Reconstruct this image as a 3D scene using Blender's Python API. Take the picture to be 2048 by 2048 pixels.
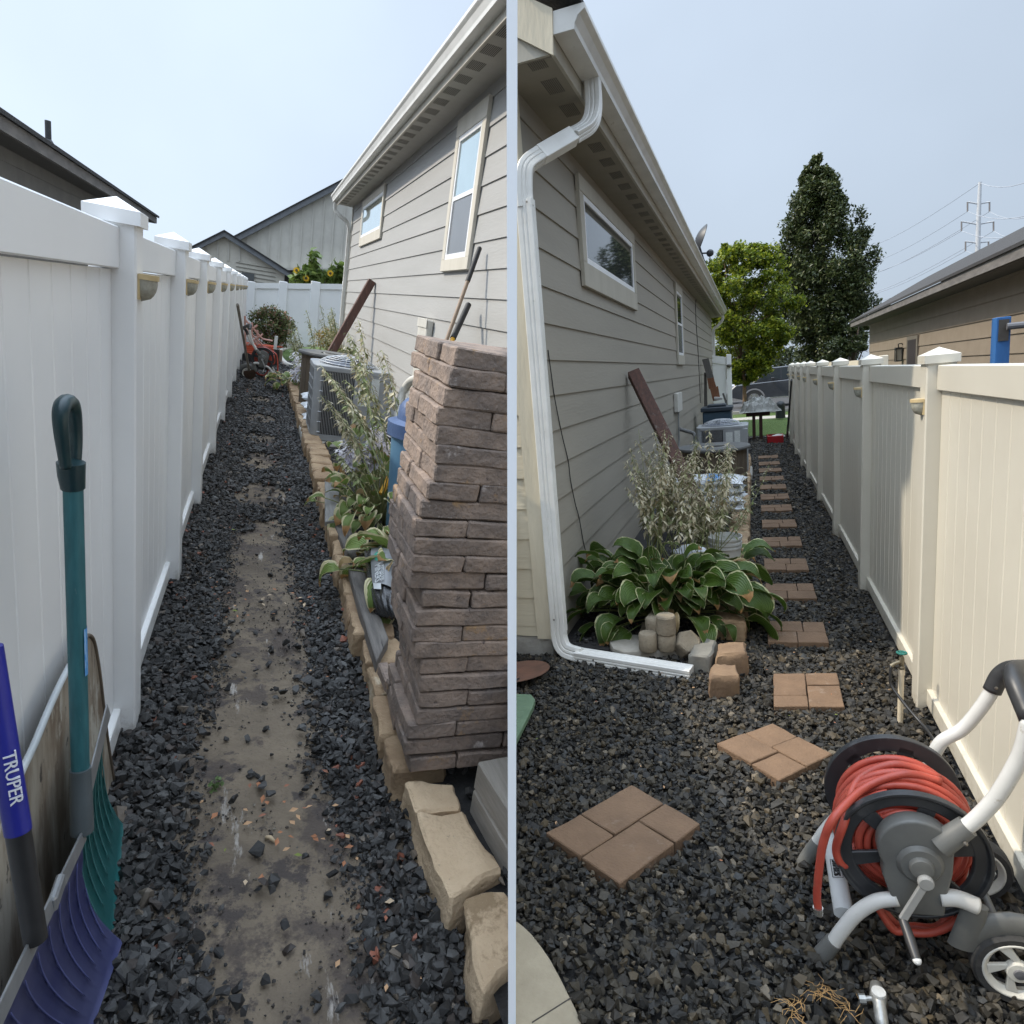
import bpy, bmesh, math, random
import numpy as np
from mathutils import Vector, Matrix, noise as mnoise

for o in list(bpy.data.objects): bpy.data.objects.remove(o)
S = bpy.context.scene
COL = S.collection
rnd = random.Random(7)
R = math.radians
PI = math.pi

# ---------------------------------------------------------------- camera, places
F = 1300.0            # focal length in pixels of a 2048 px wide picture
PITCH = math.atan2(0.229, 0.973)
CAMZ = 1.75
cam = bpy.data.cameras.new('camera'); camo = bpy.data.objects.new('camera', cam); COL.objects.link(camo)
cam.sensor_width = 36.0; cam.lens = 36.0 * F / 2048.0
cam.clip_start = 0.05; cam.clip_end = 2000
camo.location = (0, 0, CAMZ); camo.rotation_euler = (PI / 2 - PITCH, 0, 0)
S.camera = camo
S.render.resolution_x = 1024; S.render.resolution_y = 1024

def unit(v): return v / np.linalg.norm(v)
# camera axes (right, image-down, forward) written in world axes
cp, sp = math.cos(PITCH), math.sin(PITCH)
CW = np.array([[1, 0, 0], [0, -sp, cp], [0, -cp, -sp]])
def yard(v1, v2x):
    "axes of a yard (across, along, up) from where its long lines and its uprights meet"
    a = np.array(v1) - 1024.0; bx = v2x - 1024.0; by = (-F * F - a[0] * bx) / a[1]
    fwd = unit(np.array([a[0], a[1], F])); down = unit(np.array([bx, by, F]))
    return CW @ np.stack([np.cross(down, fwd), fwd, -down], 1)
RT = {'A': yard((526, 575), 258), 'B': yard((1507, 734), 1640)}
HT = {'A': 1.68, 'B': 1.90}
MP = {}
for k in RT:
    m = Matrix(RT[k].tolist()).to_4x4()
    m.translation = Vector((0, 0, CAMZ)) - m.to_3x3() @ Vector((0, 0, HT[k]))
    MP[k] = m
# measuring helpers: the yard point seen at a picture point, on a plane of the yard
def _ray(P, px, py): return RT[P].T @ (CW @ np.array([px - 1024.0, py - 1024.0, F]))
def gz(P, px, py, z=0.0):
    d = _ray(P, px, py); p = d * ((z - HT[P]) / d[2]); return Vector((p[0], p[1], z))
def gx(P, px, py, x):
    d = _ray(P, px, py); p = d * (x / d[0]); return Vector((x, p[1], p[2] + HT[P]))
def gy(P, px, py, y):
    d = _ray(P, px, py); p = d * (y / d[1]); return Vector((p[0], y, p[2] + HT[P]))

# ---------------------------------------------------------------- light
saz, sel = R(78.7), R(50)
sd = RT['B'] @ np.array([math.sin(saz) * math.cos(sel), math.cos(saz) * math.cos(sel), -math.sin(sel)])
SD = Vector(sd.tolist()).normalized()          # the way sunlight travels
sl = bpy.data.lights.new('sun', 'SUN'); so = bpy.data.objects.new('sun', sl); COL.objects.link(so)
sl.energy = 3.2; sl.angle = R(1.5); sl.color = (1.0, 0.91, 0.77)
so.rotation_euler = SD.to_track_quat('-Z', 'Y').to_euler(); so.location = (-8, -4, 12)
w = bpy.data.worlds.new('World'); S.world = w; w.use_nodes = True
nt = w.node_tree; bg = nt.nodes['Background']
sky = nt.nodes.new('ShaderNodeTexSky'); sky.sky_type = 'NISHITA'; sky.sun_disc = False
sky.sun_elevation = math.asin(-SD.z); sky.sun_rotation = math.atan2(-SD.x, -SD.y)
sky.air_density = 1.0; sky.dust_density = 3.0; sky.ozone_density = 2.0; sky.altitude = 0
mixw = nt.nodes.new('ShaderNodeMix'); mixw.data_type = 'RGBA'; mixw.inputs[0].default_value = 0.84
mixw.inputs[7].default_value = (6.2, 7.25, 8.6, 1)      # pale smoke haze over the whole sky
nt.links.new(sky.outputs[0], mixw.inputs[6])
# hazy skies are brightest overhead: scaled up there, out of view, as added fill
tcw = nt.nodes.new('ShaderNodeTexCoord'); sxw = nt.nodes.new('ShaderNodeSeparateXYZ'); nt.links.new(tcw.outputs['Generated'], sxw.inputs[0])
mrw = nt.nodes.new('ShaderNodeMapRange'); mrw.inputs[1].default_value = 0.42; mrw.inputs[2].default_value = 1.0; mrw.inputs[3].default_value = 1.0; mrw.inputs[4].default_value = 3.6
nt.links.new(sxw.outputs[2], mrw.inputs[0])
scw = nt.nodes.new('ShaderNodeVectorMath'); scw.operation = 'SCALE'; nt.links.new(mixw.outputs[2], scw.inputs[0]); nt.links.new(mrw.outputs[0], scw.inputs['Scale'])
nzw = nt.nodes.new('ShaderNodeTexNoise'); nzw.inputs['Scale'].default_value = 2.2; nzw.inputs['Detail'].default_value = 4; nt.links.new(tcw.outputs['Generated'], nzw.inputs['Vector'])
mr2 = nt.nodes.new('ShaderNodeMapRange'); mr2.inputs[1].default_value = .3; mr2.inputs[2].default_value = .7; mr2.inputs[3].default_value = .94; mr2.inputs[4].default_value = 1.07; nt.links.new(nzw.outputs[0], mr2.inputs[0])
sc2 = nt.nodes.new('ShaderNodeVectorMath'); sc2.operation = 'SCALE'; nt.links.new(scw.outputs[0], sc2.inputs[0]); nt.links.new(mr2.outputs[0], sc2.inputs['Scale'])
# and brighter towards the veiled sun than away from it
dtw = nt.nodes.new('ShaderNodeVectorMath'); dtw.operation = 'DOT_PRODUCT'; nt.links.new(tcw.outputs['Generated'], dtw.inputs[0]); dtw.inputs[1].default_value = tuple(-SD)
mr3 = nt.nodes.new('ShaderNodeMapRange'); mr3.inputs[1].default_value = -.55; mr3.inputs[2].default_value = .75; mr3.inputs[3].default_value = .55; mr3.inputs[4].default_value = 1.02; nt.links.new(dtw.outputs['Value'], mr3.inputs[0])
sc3 = nt.nodes.new('ShaderNodeVectorMath'); sc3.operation = 'SCALE'; nt.links.new(sc2.outputs[0], sc3.inputs[0]); nt.links.new(mr3.outputs[0], sc3.inputs['Scale'])
nt.links.new(sc3.outputs[0], bg.inputs[0])
bg.inputs[1].default_value = 0.12
S.view_settings.view_transform = 'Standard'; S.view_settings.look = 'None'
S.view_settings.exposure = 0.2; S.view_settings.gamma = 1.0
S.render.engine = 'CYCLES'

# ---------------------------------------------------------------- materials
MATS = {}
def mat(name, c1, c2=None, rough=0.7, scale=6.0, detail=6.0, bump=0.0, bscale=None, metal=0.0, spec=0.5,
        stretch=(1, 1, 1), lo=0.35, hi=0.65, island=None, spots=None, sheen=None, coat=0.0, trans=0.0, splash=None):
    if name in MATS: return MATS[name]
    m = bpy.data.materials.new(name); m.use_nodes = True; n = m.node_tree; b = n.nodes['Principled BSDF']
    L = n.links.new
    b.inputs['Roughness'].default_value = rough; b.inputs['Metallic'].default_value = metal
    b.inputs['Specular IOR Level'].default_value = spec; b.inputs['Coat Weight'].default_value = coat
    tc = n.nodes.new('ShaderNodeTexCoord'); mp = n.nodes.new('ShaderNodeMapping'); mp.inputs['Scale'].default_value = stretch
    L(tc.outputs['Object'], mp.inputs[0])
    oi = n.nodes.new('ShaderNodeObjectInfo'); om_ = n.nodes.new('ShaderNodeMath'); om_.operation = 'MULTIPLY'; om_.inputs[1].default_value = 31.7
    L(oi.outputs['Random'], om_.inputs[0]); L(om_.outputs[0], mp.inputs['Location'])
    c1 = (*c1, 1); c2 = (*(c2 or [x * 0.85 for x in c1[:3]]), 1)
    no = n.nodes.new('ShaderNodeTexNoise'); no.inputs['Scale'].default_value = scale; no.inputs['Detail'].default_value = detail
    no.inputs['Roughness'].default_value = 0.62
    L(mp.outputs[0], no.inputs['Vector'])
    rp = n.nodes.new('ShaderNodeMapRange'); rp.inputs[1].default_value = lo; rp.inputs[2].default_value = hi
    L(no.outputs[0], rp.inputs[0])
    mx = n.nodes.new('ShaderNodeMix'); mx.data_type = 'RGBA'; mx.inputs[6].default_value = c1; mx.inputs[7].default_value = c2
    L(rp.outputs[0], mx.inputs[0]); out = mx.outputs[2]
    if island:                                   # piece-to-piece colour differences
        g = n.nodes.new('ShaderNodeNewGeometry'); cr = n.nodes.new('ShaderNodeValToRGB')
        cr.color_ramp.interpolation = 'CONSTANT' if len(island) > 4 else 'LINEAR'
        el = cr.color_ramp.elements
        while len(el) < len(island): el.new(0.5)
        for e, (p, c) in zip(el, island): e.position = p; e.color = (*c, 1)
        L(g.outputs['Random Per Island'], cr.inputs[0])
        mi = n.nodes.new('ShaderNodeMix'); mi.data_type = 'RGBA'; mi.blend_type = 'MULTIPLY'; mi.inputs[0].default_value = 1
        L(out, mi.inputs[6]); L(cr.outputs[0], mi.inputs[7]); out = mi.outputs[2]
    if spots:                                    # (scale, threshold, colour): dirt with a shape of its own
        for (sc, th, cc, *st) in spots:
            mp2 = n.nodes.new('ShaderNodeMapping'); mp2.inputs['Scale'].default_value = st[0] if st else (1, 1, 1)
            L(tc.outputs['Object'], mp2.inputs[0]); L(om_.outputs[0], mp2.inputs['Location'])
            n2 = n.nodes.new('ShaderNodeTexNoise'); n2.inputs['Scale'].default_value = sc; n2.inputs['Detail'].default_value = 8
            n2.inputs['Roughness'].default_value = 0.7
            L(mp2.outputs[0], n2.inputs['Vector'])
            r2 = n.nodes.new('ShaderNodeMapRange'); r2.inputs[1].default_value = th; r2.inputs[2].default_value = th + 0.06
            L(n2.outputs[0], r2.inputs[0])
            m2 = n.nodes.new('ShaderNodeMix'); m2.data_type = 'RGBA'; m2.inputs[7].default_value = (*cc, 1)
            L(r2.outputs[0], m2.inputs[0]); L(out, m2.inputs[6]); out = m2.outputs[2]
    if splash:                                   # mud thrown up along the foot of a fence or wall
        sz = n.nodes.new('ShaderNodeSeparateXYZ'); L(tc.outputs['Object'], sz.inputs[0])
        n5 = n.nodes.new('ShaderNodeTexNoise'); n5.inputs['Scale'].default_value = 16; n5.inputs['Detail'].default_value = 9; n5.inputs['Roughness'].default_value = .75
        L(tc.outputs['Object'], n5.inputs['Vector'])
        m5 = n.nodes.new('ShaderNodeMath'); m5.operation = 'MULTIPLY_ADD'; m5.inputs[1].default_value = -.55 / splash[0]; L(sz.outputs[2], m5.inputs[0]); L(n5.outputs[0], m5.inputs[2])
        r5 = n.nodes.new('ShaderNodeMapRange'); r5.inputs[1].default_value = .30; r5.inputs[2].default_value = .62; r5.inputs[4].default_value = .75; L(m5.outputs[0], r5.inputs[0])
        x5 = n.nodes.new('ShaderNodeMix'); x5.data_type = 'RGBA'; x5.inputs[7].default_value = (*splash[1], 1); L(r5.outputs[0], x5.inputs[0]); L(out, x5.inputs[6]); out = x5.outputs[2]
    L(out, b.inputs['Base Color'])
    if bump:
        nb = n.nodes.new('ShaderNodeTexNoise'); nb.inputs['Scale'].default_value = bscale or scale * 3; nb.inputs['Detail'].default_value = 6
        L(mp.outputs[0], nb.inputs['Vector'])
        bp = n.nodes.new('ShaderNodeBump'); bp.inputs['Strength'].default_value = 1.0; bp.inputs['Distance'].default_value = bump
        L(nb.outputs[0], bp.inputs['Height']); L(bp.outputs[0], b.inputs['Normal'])
    if trans:
        t = n.nodes.new('ShaderNodeBsdfTranslucent'); L(out, t.inputs[0]); ms = n.nodes.new('ShaderNodeMixShader')
        ms.inputs[0].default_value = trans; L(b.outputs[0], ms.inputs[1]); L(t.outputs[0], ms.inputs[2])
        L(ms.outputs[0], n.nodes['Material Output'].inputs[0])
    MATS[name] = m
    return m

def leafmat(name, green, green2, edge, ew=0.82, wither=None, trans=0.25):
    "leaf whose blade carries a pale margin and ribs (laid out on the leaf's own UV)"
    if name in MATS: return MATS[name]
    m = bpy.data.materials.new(name); m.use_nodes = True; n = m.node_tree; b = n.nodes['Principled BSDF']; L = n.links.new
    b.inputs['Roughness'].default_value = 0.42
    uv = n.nodes.new('ShaderNodeUVMap'); sx = n.nodes.new('ShaderNodeSeparateXYZ'); L(uv.outputs[0], sx.inputs[0])
    tc = n.nodes.new('ShaderNodeTexCoord')
    no = n.nodes.new('ShaderNodeTexNoise'); no.inputs['Scale'].default_value = 22; no.inputs['Detail'].default_value = 4; L(tc.outputs['Object'], no.inputs['Vector'])
    ad = n.nodes.new('ShaderNodeMath'); ad.operation = 'MULTIPLY_ADD'; ad.inputs[1].default_value = 0.30; ad.inputs[2].default_value = -0.15
    L(no.outputs[0], ad.inputs[0])
    s2 = n.nodes.new('ShaderNodeMath'); s2.operation = 'ADD'; L(sx.outputs[0], s2.inputs[0]); L(ad.outputs[0], s2.inputs[1])
    r = n.nodes.new('ShaderNodeMapRange'); r.inputs[1].default_value = ew; r.inputs[2].default_value = ew + 0.05; L(s2.outputs[0], r.inputs[0])
    n2 = n.nodes.new('ShaderNodeTexNoise'); n2.inputs['Scale'].default_value = 5; L(tc.outputs['Object'], n2.inputs['Vector'])
    g = n.nodes.new('ShaderNodeMix'); g.data_type = 'RGBA'; g.inputs[6].default_value = (*green, 1); g.inputs[7].default_value = (*green2, 1); L(n2.outputs[0], g.inputs[0])
    e = n.nodes.new('ShaderNodeMix'); e.data_type = 'RGBA'; e.inputs[7].default_value = (*edge, 1); L(g.outputs[2], e.inputs[6]); L(r.outputs[0], e.inputs[0])
    out = e.outputs[2]
    if wither:                                    # dry tips on some leaves
        gi = n.nodes.new('ShaderNodeNewGeometry'); a = n.nodes.new('ShaderNodeMath'); a.operation = 'MULTIPLY_ADD'
        a.inputs[1].default_value = 0.75; L(gi.outputs['Random Per Island'], a.inputs[0]); L(sx.outputs[1], a.inputs[2])
        a2 = n.nodes.new('ShaderNodeMath'); a2.operation = 'ADD'; L(a.outputs[0], a2.inputs[0]); L(ad.outputs[0], a2.inputs[1])
        r3 = n.nodes.new('ShaderNodeMapRange'); r3.inputs[1].default_value = wither; r3.inputs[2].default_value = wither + 0.05; L(a2.outputs[0], r3.inputs[0])
        e3 = n.nodes.new('ShaderNodeMix'); e3.data_type = 'RGBA'; e3.inputs[7].default_value = (0.42, 0.23, 0.09, 1); L(out, e3.inputs[6]); L(r3.outputs[0], e3.inputs[0])
        out = e3.outputs[2]
    L(out, b.inputs['Base Color'])
    wv = n.nodes.new('ShaderNodeMath'); wv.operation = 'SINE'; mu = n.nodes.new('ShaderNodeMath'); mu.operation = 'MULTIPLY'; mu.inputs[1].default_value = 40
    L(sx.outputs[0], mu.inputs[0]); L(mu.outputs[0], wv.inputs[0])
    bp = n.nodes.new('ShaderNodeBump'); bp.inputs['Distance'].default_value = 0.0015; L(wv.outputs[0], bp.inputs['Height']); L(bp.outputs[0], b.inputs['Normal'])
    t = n.nodes.new('ShaderNodeBsdfTranslucent'); L(out, t.inputs[0]); ms = n.nodes.new('ShaderNodeMixShader'); ms.inputs[0].default_value = trans
    L(b.outputs[0], ms.inputs[1]); L(t.outputs[0], ms.inputs[2]); L(ms.outputs[0], n.nodes['Material Output'].inputs[0])
    MATS[name] = m
    return m

# ---------------------------------------------------------------- mesh builder
class MB:
    def __init__(s): s.v = []; s.f = []; s.uv = []; s.mi = []; s.cur = 0
    def add(s, vs, fs, uvs=None):
        k = len(s.v); s.v += [tuple(p) for p in vs]
        for i, f in enumerate(fs):
            s.f.append(tuple(k + j for j in f)); s.mi.append(s.cur)
            s.uv.append([uvs[j] for j in f] if uvs else [(0, 0)] * len(f))
        return s
    def box(s, a, b, rot=None, piv=None):
        x0, y0, z0 = [min(a[i], b[i]) for i in range(3)]; x1, y1, z1 = [max(a[i], b[i]) for i in range(3)]
        vs = [Vector(p) for p in ((x0, y0, z0), (x1, y0, z0), (x1, y1, z0), (x0, y1, z0), (x0, y0, z1), (x1, y0, z1), (x1, y1, z1), (x0, y1, z1))]
        if rot is not None:
            pv = Vector(piv) if piv is not None else Vector(((x0 + x1) / 2, (y0 + y1) / 2, (z0 + z1) / 2))
            vs = [pv + rot @ (p - pv) for p in vs]
        return s.hexa(vs)
    def hexa(s, vs):
        return s.add(vs, [(0, 3, 2, 1), (4, 5, 6, 7), (0, 1, 5, 4), (1, 2, 6, 5), (2, 3, 7, 6), (3, 0, 4, 7)])
    def beam(s, p, q, w, h, up=(0, 0, 1), w2=None, h2=None):
        "square timber from p to q, w wide and h deep"
        p = Vector(p); q = Vector(q); d = (q - p).normalized(); u = Vector(up); x = d.cross(u)
        if x.length < 1e-4: x = d.cross(Vector((0, 1, 0)))
        x.normalize(); u = x.cross(d); w2 = w if w2 is None else w2; h2 = h if h2 is None else h2
        c = lambda o, a, b: [o - x * a / 2 - u * b / 2, o + x * a / 2 - u * b / 2, o + x * a / 2 + u * b / 2, o - x * a / 2 + u * b / 2]
        A, B = c(p, w, h), c(q, w2, h2)
        return s.add(A + B, [(0, 1, 2, 3), (7, 6, 5, 4), (0, 4, 5, 1), (1, 5, 6, 2), (2, 6, 7, 3), (3, 7, 4, 0)])
    def prism(s, poly, off):
        "closed polygon of 3D points pushed along off"
        off = Vector(off); n = len(poly); A = [Vector(p) for p in poly]; B = [p + off for p in A]
        return s.add(A + B, [tuple(range(n))[::-1], tuple(range(n, 2 * n))] + [(i, (i + 1) % n, n + (i + 1) % n, n + i) for i in range(n)])
    def tube(s, path, r, n=8, cap=True, sec=None, up=(0, 0, 1)):
        "r: number, list, or sec: list of (a,b) section points scaled by r"
        P = [Vector(p) for p in path]; m = len(P); rs = r if isinstance(r, (list, tuple)) else [r] * m
        if sec is None: sec = [(math.cos(2 * PI * i / n), math.sin(2 * PI * i / n)) for i in range(n)]
        n = len(sec); vs = []; prev = None
        for i, p in enumerate(P):
            t = (P[min(i + 1, m - 1)] - P[max(i - 1, 0)]).normalized()
            if prev is None:
                u = Vector(up); x = t.cross(u)
                if x.length < 1e-3: x = t.cross(Vector((0, 1, 0)))
                x.normalize()
            else:
                x = prev - t * prev.dot(t)
                x = x.normalized() if x.length > 1e-5 else prev
            prev = x; u = x.cross(t)
            for a, b in sec: vs.append(p + (x * a + u * b) * rs[i])
        fs = []
        for i in range(m - 1):
            for j in range(n): fs.append((i * n + j, i * n + (j + 1) % n, (i + 1) * n + (j + 1) % n, (i + 1) * n + j))
        if cap: fs += [tuple(range(n))[::-1], tuple(range((m - 1) * n, m * n))]
        return s.add(vs, fs)
    def lathe(s, prof, c, n=24, ax=(0, 0, 1), a0=0, a1=2 * PI, closed=False):
        c = Vector(c); ax = Vector(ax).normalized(); x = ax.cross(Vector((0, 0, 1)))
        if x.length < 1e-3: x = Vector((1, 0, 0))
        x.normalize(); y = ax.cross(x); full = abs(a1 - a0 - 2 * PI) < 1e-6; k = n if full else n + 1; vs = []
        for r, h in prof:
            for j in range(k):
                a = a0 + (a1 - a0) * j / n; vs.append(c + ax * h + (x * math.cos(a) + y * math.sin(a)) * r)
        fs = []; m = len(prof)
        for i in range(m if closed else m - 1):
            i2 = (i + 1) % m
            for j in range(n):
                j2 = (j + 1) % k; fs.append((i * k + j, i * k + j2, i2 * k + j2, i2 * k + j))
        if not closed:
            if prof[0][0] > 1e-5 and full: fs.append(tuple(range(k))[::-1])
            if prof[-1][0] > 1e-5 and full: fs.append(tuple(range((m - 1) * k, m * k)))
        return s.add(vs, fs)
    def blob(s, c, r, seed=0, amp=0.2, freq=1.2, sub=2, rot=None, flat=None):
        bm = bmesh.new(); bmesh.ops.create_icosphere(bm, subdivisions=sub, radius=1)
        vs = []; c = Vector(c)
        for v in bm.verts:
            p = v.co.copy(); k = 1 + amp * mnoise.noise(p * freq + Vector((seed * 7.3, seed * 3.1, 0)))
            p = Vector((p.x * r[0], p.y * r[1], p.z * r[2])) * k
            if flat is not None: p.z = max(p.z, flat)
            if rot is not None: p = rot @ p
            vs.append(c + p)
        s.add(vs, [[v.index for v in f.verts] for f in bm.faces]); bm.free(); return s
    def rock(s, c, r, seed=0, n=26, rot=None, boxy=0.7):
        "angular block: hull of points on a rounded box"
        rr = random.Random(seed); bm = bmesh.new()
        for _ in range(n):
            d = Vector((rr.uniform(-1, 1), rr.uniform(-1, 1), rr.uniform(-1, 1)))
            m = max(abs(x) for x in d); q = d / m; q = q * boxy + d.normalized() * (1 - boxy)
            bm.verts.new((q.x * r[0], q.y * r[1], q.z * r[2]))
        bmesh.ops.convex_hull(bm, input=bm.verts); bm.verts.index_update()
        bad = [v for v in bm.verts if not v.link_faces]; bmesh.ops.delete(bm, geom=bad, context='VERTS')
        bm.verts.index_update(); c = Vector(c)
        vs = [c + (rot @ v.co if rot is not None else v.co) for v in bm.verts]
        s.add(vs, [[v.index for v in f.verts] for f in bm.faces]); bm.free(); return s
    def build(s, name, mt, parent=None, P='A', base=(0, 0, 0), rz=0.0, smooth=False, bevel=0.0, seg=1, rough_edge=0.0, sub=0):
        me = bpy.data.meshes.new(name)
        loc = LOC[parent] if parent is not None else (P, Matrix.Translation(Vector(base)) @ Matrix.Rotation(rz, 4, 'Z'))
        inv = loc[1].inverted()
        me.from_pydata([inv @ Vector(p) for p in s.v], [], s.f)
        if any(any(u != (0, 0) for u in q) for q in s.uv):
            ul = me.uv_layers.new(name='UVMap'); k = 0
            for q in s.uv:
                for u in q: ul.data[k].uv = u; k += 1
        for m_ in (mt if isinstance(mt, (list, tuple)) else [mt]): me.materials.append(m_)
        me.polygons.foreach_set('material_index', s.mi)
        if bevel or sub:
            bm = bmesh.new(); bm.from_mesh(me)
            if bevel:
                bmesh.ops.remove_doubles(bm, verts=bm.verts, dist=1e-5)
                es = [e for e in bm.edges if len(e.link_faces) == 2 and e.calc_face_angle(0) > 0.5]
                bmesh.ops.bevel(bm, geom=es, offset=bevel, segments=seg, profile=0.5, affect='EDGES', clamp_overlap=True)
            if sub:
                bmesh.ops.subdivide_edges(bm, edges=bm.edges[:], cuts=sub, use_grid_fill=True)
            if rough_edge:
                sd_ = rnd.random() * 50
                for v in bm.verts:
                    q = v.co * 9 + Vector((sd_, 0, 0)); v.co += Vector((mnoise.noise(q), mnoise.noise(q + Vector((9, 3, 1))), mnoise.noise(q + Vector((1, 8, 4))))) * rough_edge + Vector((mnoise.noise(q * 4), mnoise.noise(q * 4 + Vector((9, 3, 1))), mnoise.noise(q * 4 + Vector((1, 8, 4))))) * (rough_edge * .45)
            bmesh.ops.recalc_face_normals(bm, faces=bm.faces[:]); bm.to_mesh(me); bm.free()
        me.update()
        if smooth:
            me.polygons.foreach_set('use_smooth', [True] * len(me.polygons))
            if smooth != 'all': me.set_sharp_from_angle(angle=R(38))
        o = bpy.data.objects.new(name, me); COL.objects.link(o)
        if parent is not None: o.parent = parent; LOC[o] = loc
        else: o.matrix_world = MP[P] @ loc[1]; LOC[o] = loc
        return o

LOC = {}
def tag(o, label=None, cat=None, group=None, kind=None):
    if label: o['label'] = label
    if cat: o['category'] = cat
    if group: o['group'] = group
    if kind: o['kind'] = kind
    return o
def thing(name, label, cat, P, base=(0, 0, 0), rz=0.0, group=None):
    o = bpy.data.objects.new(name, None); COL.objects.link(o); o.empty_display_size = 0.1
    loc = (P, Matrix.Translation(Vector(base)) @ Matrix.Rotation(rz, 4, 'Z'))
    o.matrix_world = MP[P] @ loc[1]; LOC[o] = loc
    return tag(o, label, cat, group)
def dup(root, P, base, rz=0.0, label=None, scale=1.0, extra=None):
    loc = (P, Matrix.Translation(Vector(base)) @ Matrix.Rotation(rz, 4, 'Z') @ (extra if extra is not None else Matrix.Identity(4)) @ Matrix.Scale(scale, 4))
    def rec(o, par):
        c = o.copy(); COL.objects.link(c); LOC[c] = loc
        if par is not None: c.parent = par
        for ch in [q for q in list(LOC) if q.parent == o]: rec(ch, c)
        return c
    r = rec(root, None); r.matrix_world = MP[P] @ loc[1]
    if label: r['label'] = label
    return r
def text_mb(txt, size, origin, right, up, depth=0.002):
    "raised lettering"
    cu = bpy.data.curves.new('t', 'FONT'); cu.body = txt; cu.size = size; cu.extrude = depth / 2 / 1.0; cu.resolution_u = 2
    to = bpy.data.objects.new('t', cu); COL.objects.link(to)
    dg = bpy.context.evaluated_depsgraph_get(); me = to.evaluated_get(dg).to_mesh()
    r = Vector(right).normalized(); u = Vector(up).normalized(); nn = r.cross(u); o = Vector(origin)
    mb = MB().add([o + r * v.co.x + u * v.co.y + nn * v.co.z for v in me.vertices], [tuple(p.vertices) for p in me.polygons])
    to.to_mesh_clear() if hasattr(to, 'to_mesh_clear') else None
    bpy.data.objects.remove(to); bpy.data.curves.remove(cu)
    return mb
def lerp(a, b, t): return a + (b - a) * t
def smoothpath(pts, k=6):
    "Catmull-Rom through the points"
    P = [Vector(p) for p in pts]; P = [P[0] * 2 - P[1]] + P + [P[-1] * 2 - P[-2]]; out = []
    for i in range(1, len(P) - 2):
        for j in range(k):
            t = j / k; a, b, c, d = P[i - 1], P[i], P[i + 1], P[i + 2]
            out.append(0.5 * ((2 * b) + (c - a) * t + (2 * a - 5 * b + 4 * c - d) * t * t + (3 * b - a - 3 * c + d) * t ** 3))
    out.append(P[-2]); return out

# ---------------------------------------------------------------- palette
vinyl = mat('white_vinyl', (0.88, 0.88, 0.865), (0.83, 0.83, 0.82), rough=0.32, scale=1.5, spots=[(38, 0.735, (0.30, 0.27, 0.22)), (7, 0.70, (0.66, 0.65, 0.61), (1, 1, 0.15))], splash=(.30, (.30, .26, .20)))
siding = mat('painted_siding', (0.375, 0.37, 0.355), (0.33, 0.325, 0.31), rough=0.62, scale=2.2, bump=0.0022, bscale=55, stretch=(1, 0.12, 1))
sidingf = mat('front_siding', (0.58, 0.515, 0.385), (0.51, 0.45, 0.335), rough=0.65, scale=2.5, bump=0.003, bscale=55, stretch=(0.12, 1, 1))
vinylB = mat('dimlit_white_vinyl', (0.64, 0.60, 0.505), (0.60, 0.56, 0.47), rough=0.34, scale=1.5, spots=[(38, 0.735, (0.30, 0.27, 0.22)), (8, 0.68, (.52, .48, .38), (1, 1, .12))], splash=(.30, (.26, .21, .14)))  # white fence vinyl, darkened and warmed to carry yard B's dimmer light
sidingB = mat('dimlit_siding', (0.30, 0.272, 0.222), (0.262, 0.238, 0.194), rough=0.62, scale=2.2, bump=0.0022, bscale=55, stretch=(1, 0.12, 1))  # darker copy of the house siding, yard B's shade put into the colour
trimB = mat('dimlit_trim_board', (0.43, 0.40, 0.33), (0.38, 0.35, 0.285), rough=0.65, scale=5, bump=0.003, bscale=45, stretch=(1, 1, 0.2))  # trim board colour lowered to carry the shade of yard B
soffitB = mat('dimlit_soffit', (0.27, 0.245, 0.195), (0.24, 0.22, 0.17), rough=0.7, scale=3)  # soffit colour lowered the same way for the shaded yard
trimm = mat('trim_board', (0.58, 0.545, 0.47), (0.50, 0.465, 0.39), rough=0.65, scale=5, bump=0.003, bscale=45, stretch=(1, 1, 0.2))
soffitm = mat('soffit', (0.44, 0.415, 0.37), (0.40, 0.375, 0.33), rough=0.7, scale=3)
soffv = mat('soffit_vent_slots', (0.15, 0.14, 0.12), rough=0.9)
gutm = mat('gutter_metal', (0.70, 0.685, 0.64), (0.60, 0.585, 0.54), rough=0.35, scale=4, spots=[(16, 0.66, (0.40, 0.36, 0.29), (1, .25, 1))])
winv = mat('window_vinyl', (0.80, 0.80, 0.80), (0.74, 0.74, 0.74), rough=0.35, scale=3)
shingle = mat('shingle_roof', (0.055, 0.052, 0.05), (0.028, 0.027, 0.027), rough=0.95, scale=30, bump=0.006, bscale=60)
concrete = mat('concrete', (0.42, 0.40, 0.36), (0.30, 0.285, 0.25), rough=0.9, scale=9, bump=0.003, bscale=90, spots=[(30, 0.68, (0.2, 0.185, 0.16))])
black_pl = mat('black_plastic', (0.018, 0.018, 0.019), (0.03, 0.03, 0.031), rough=0.42, scale=9)
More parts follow.
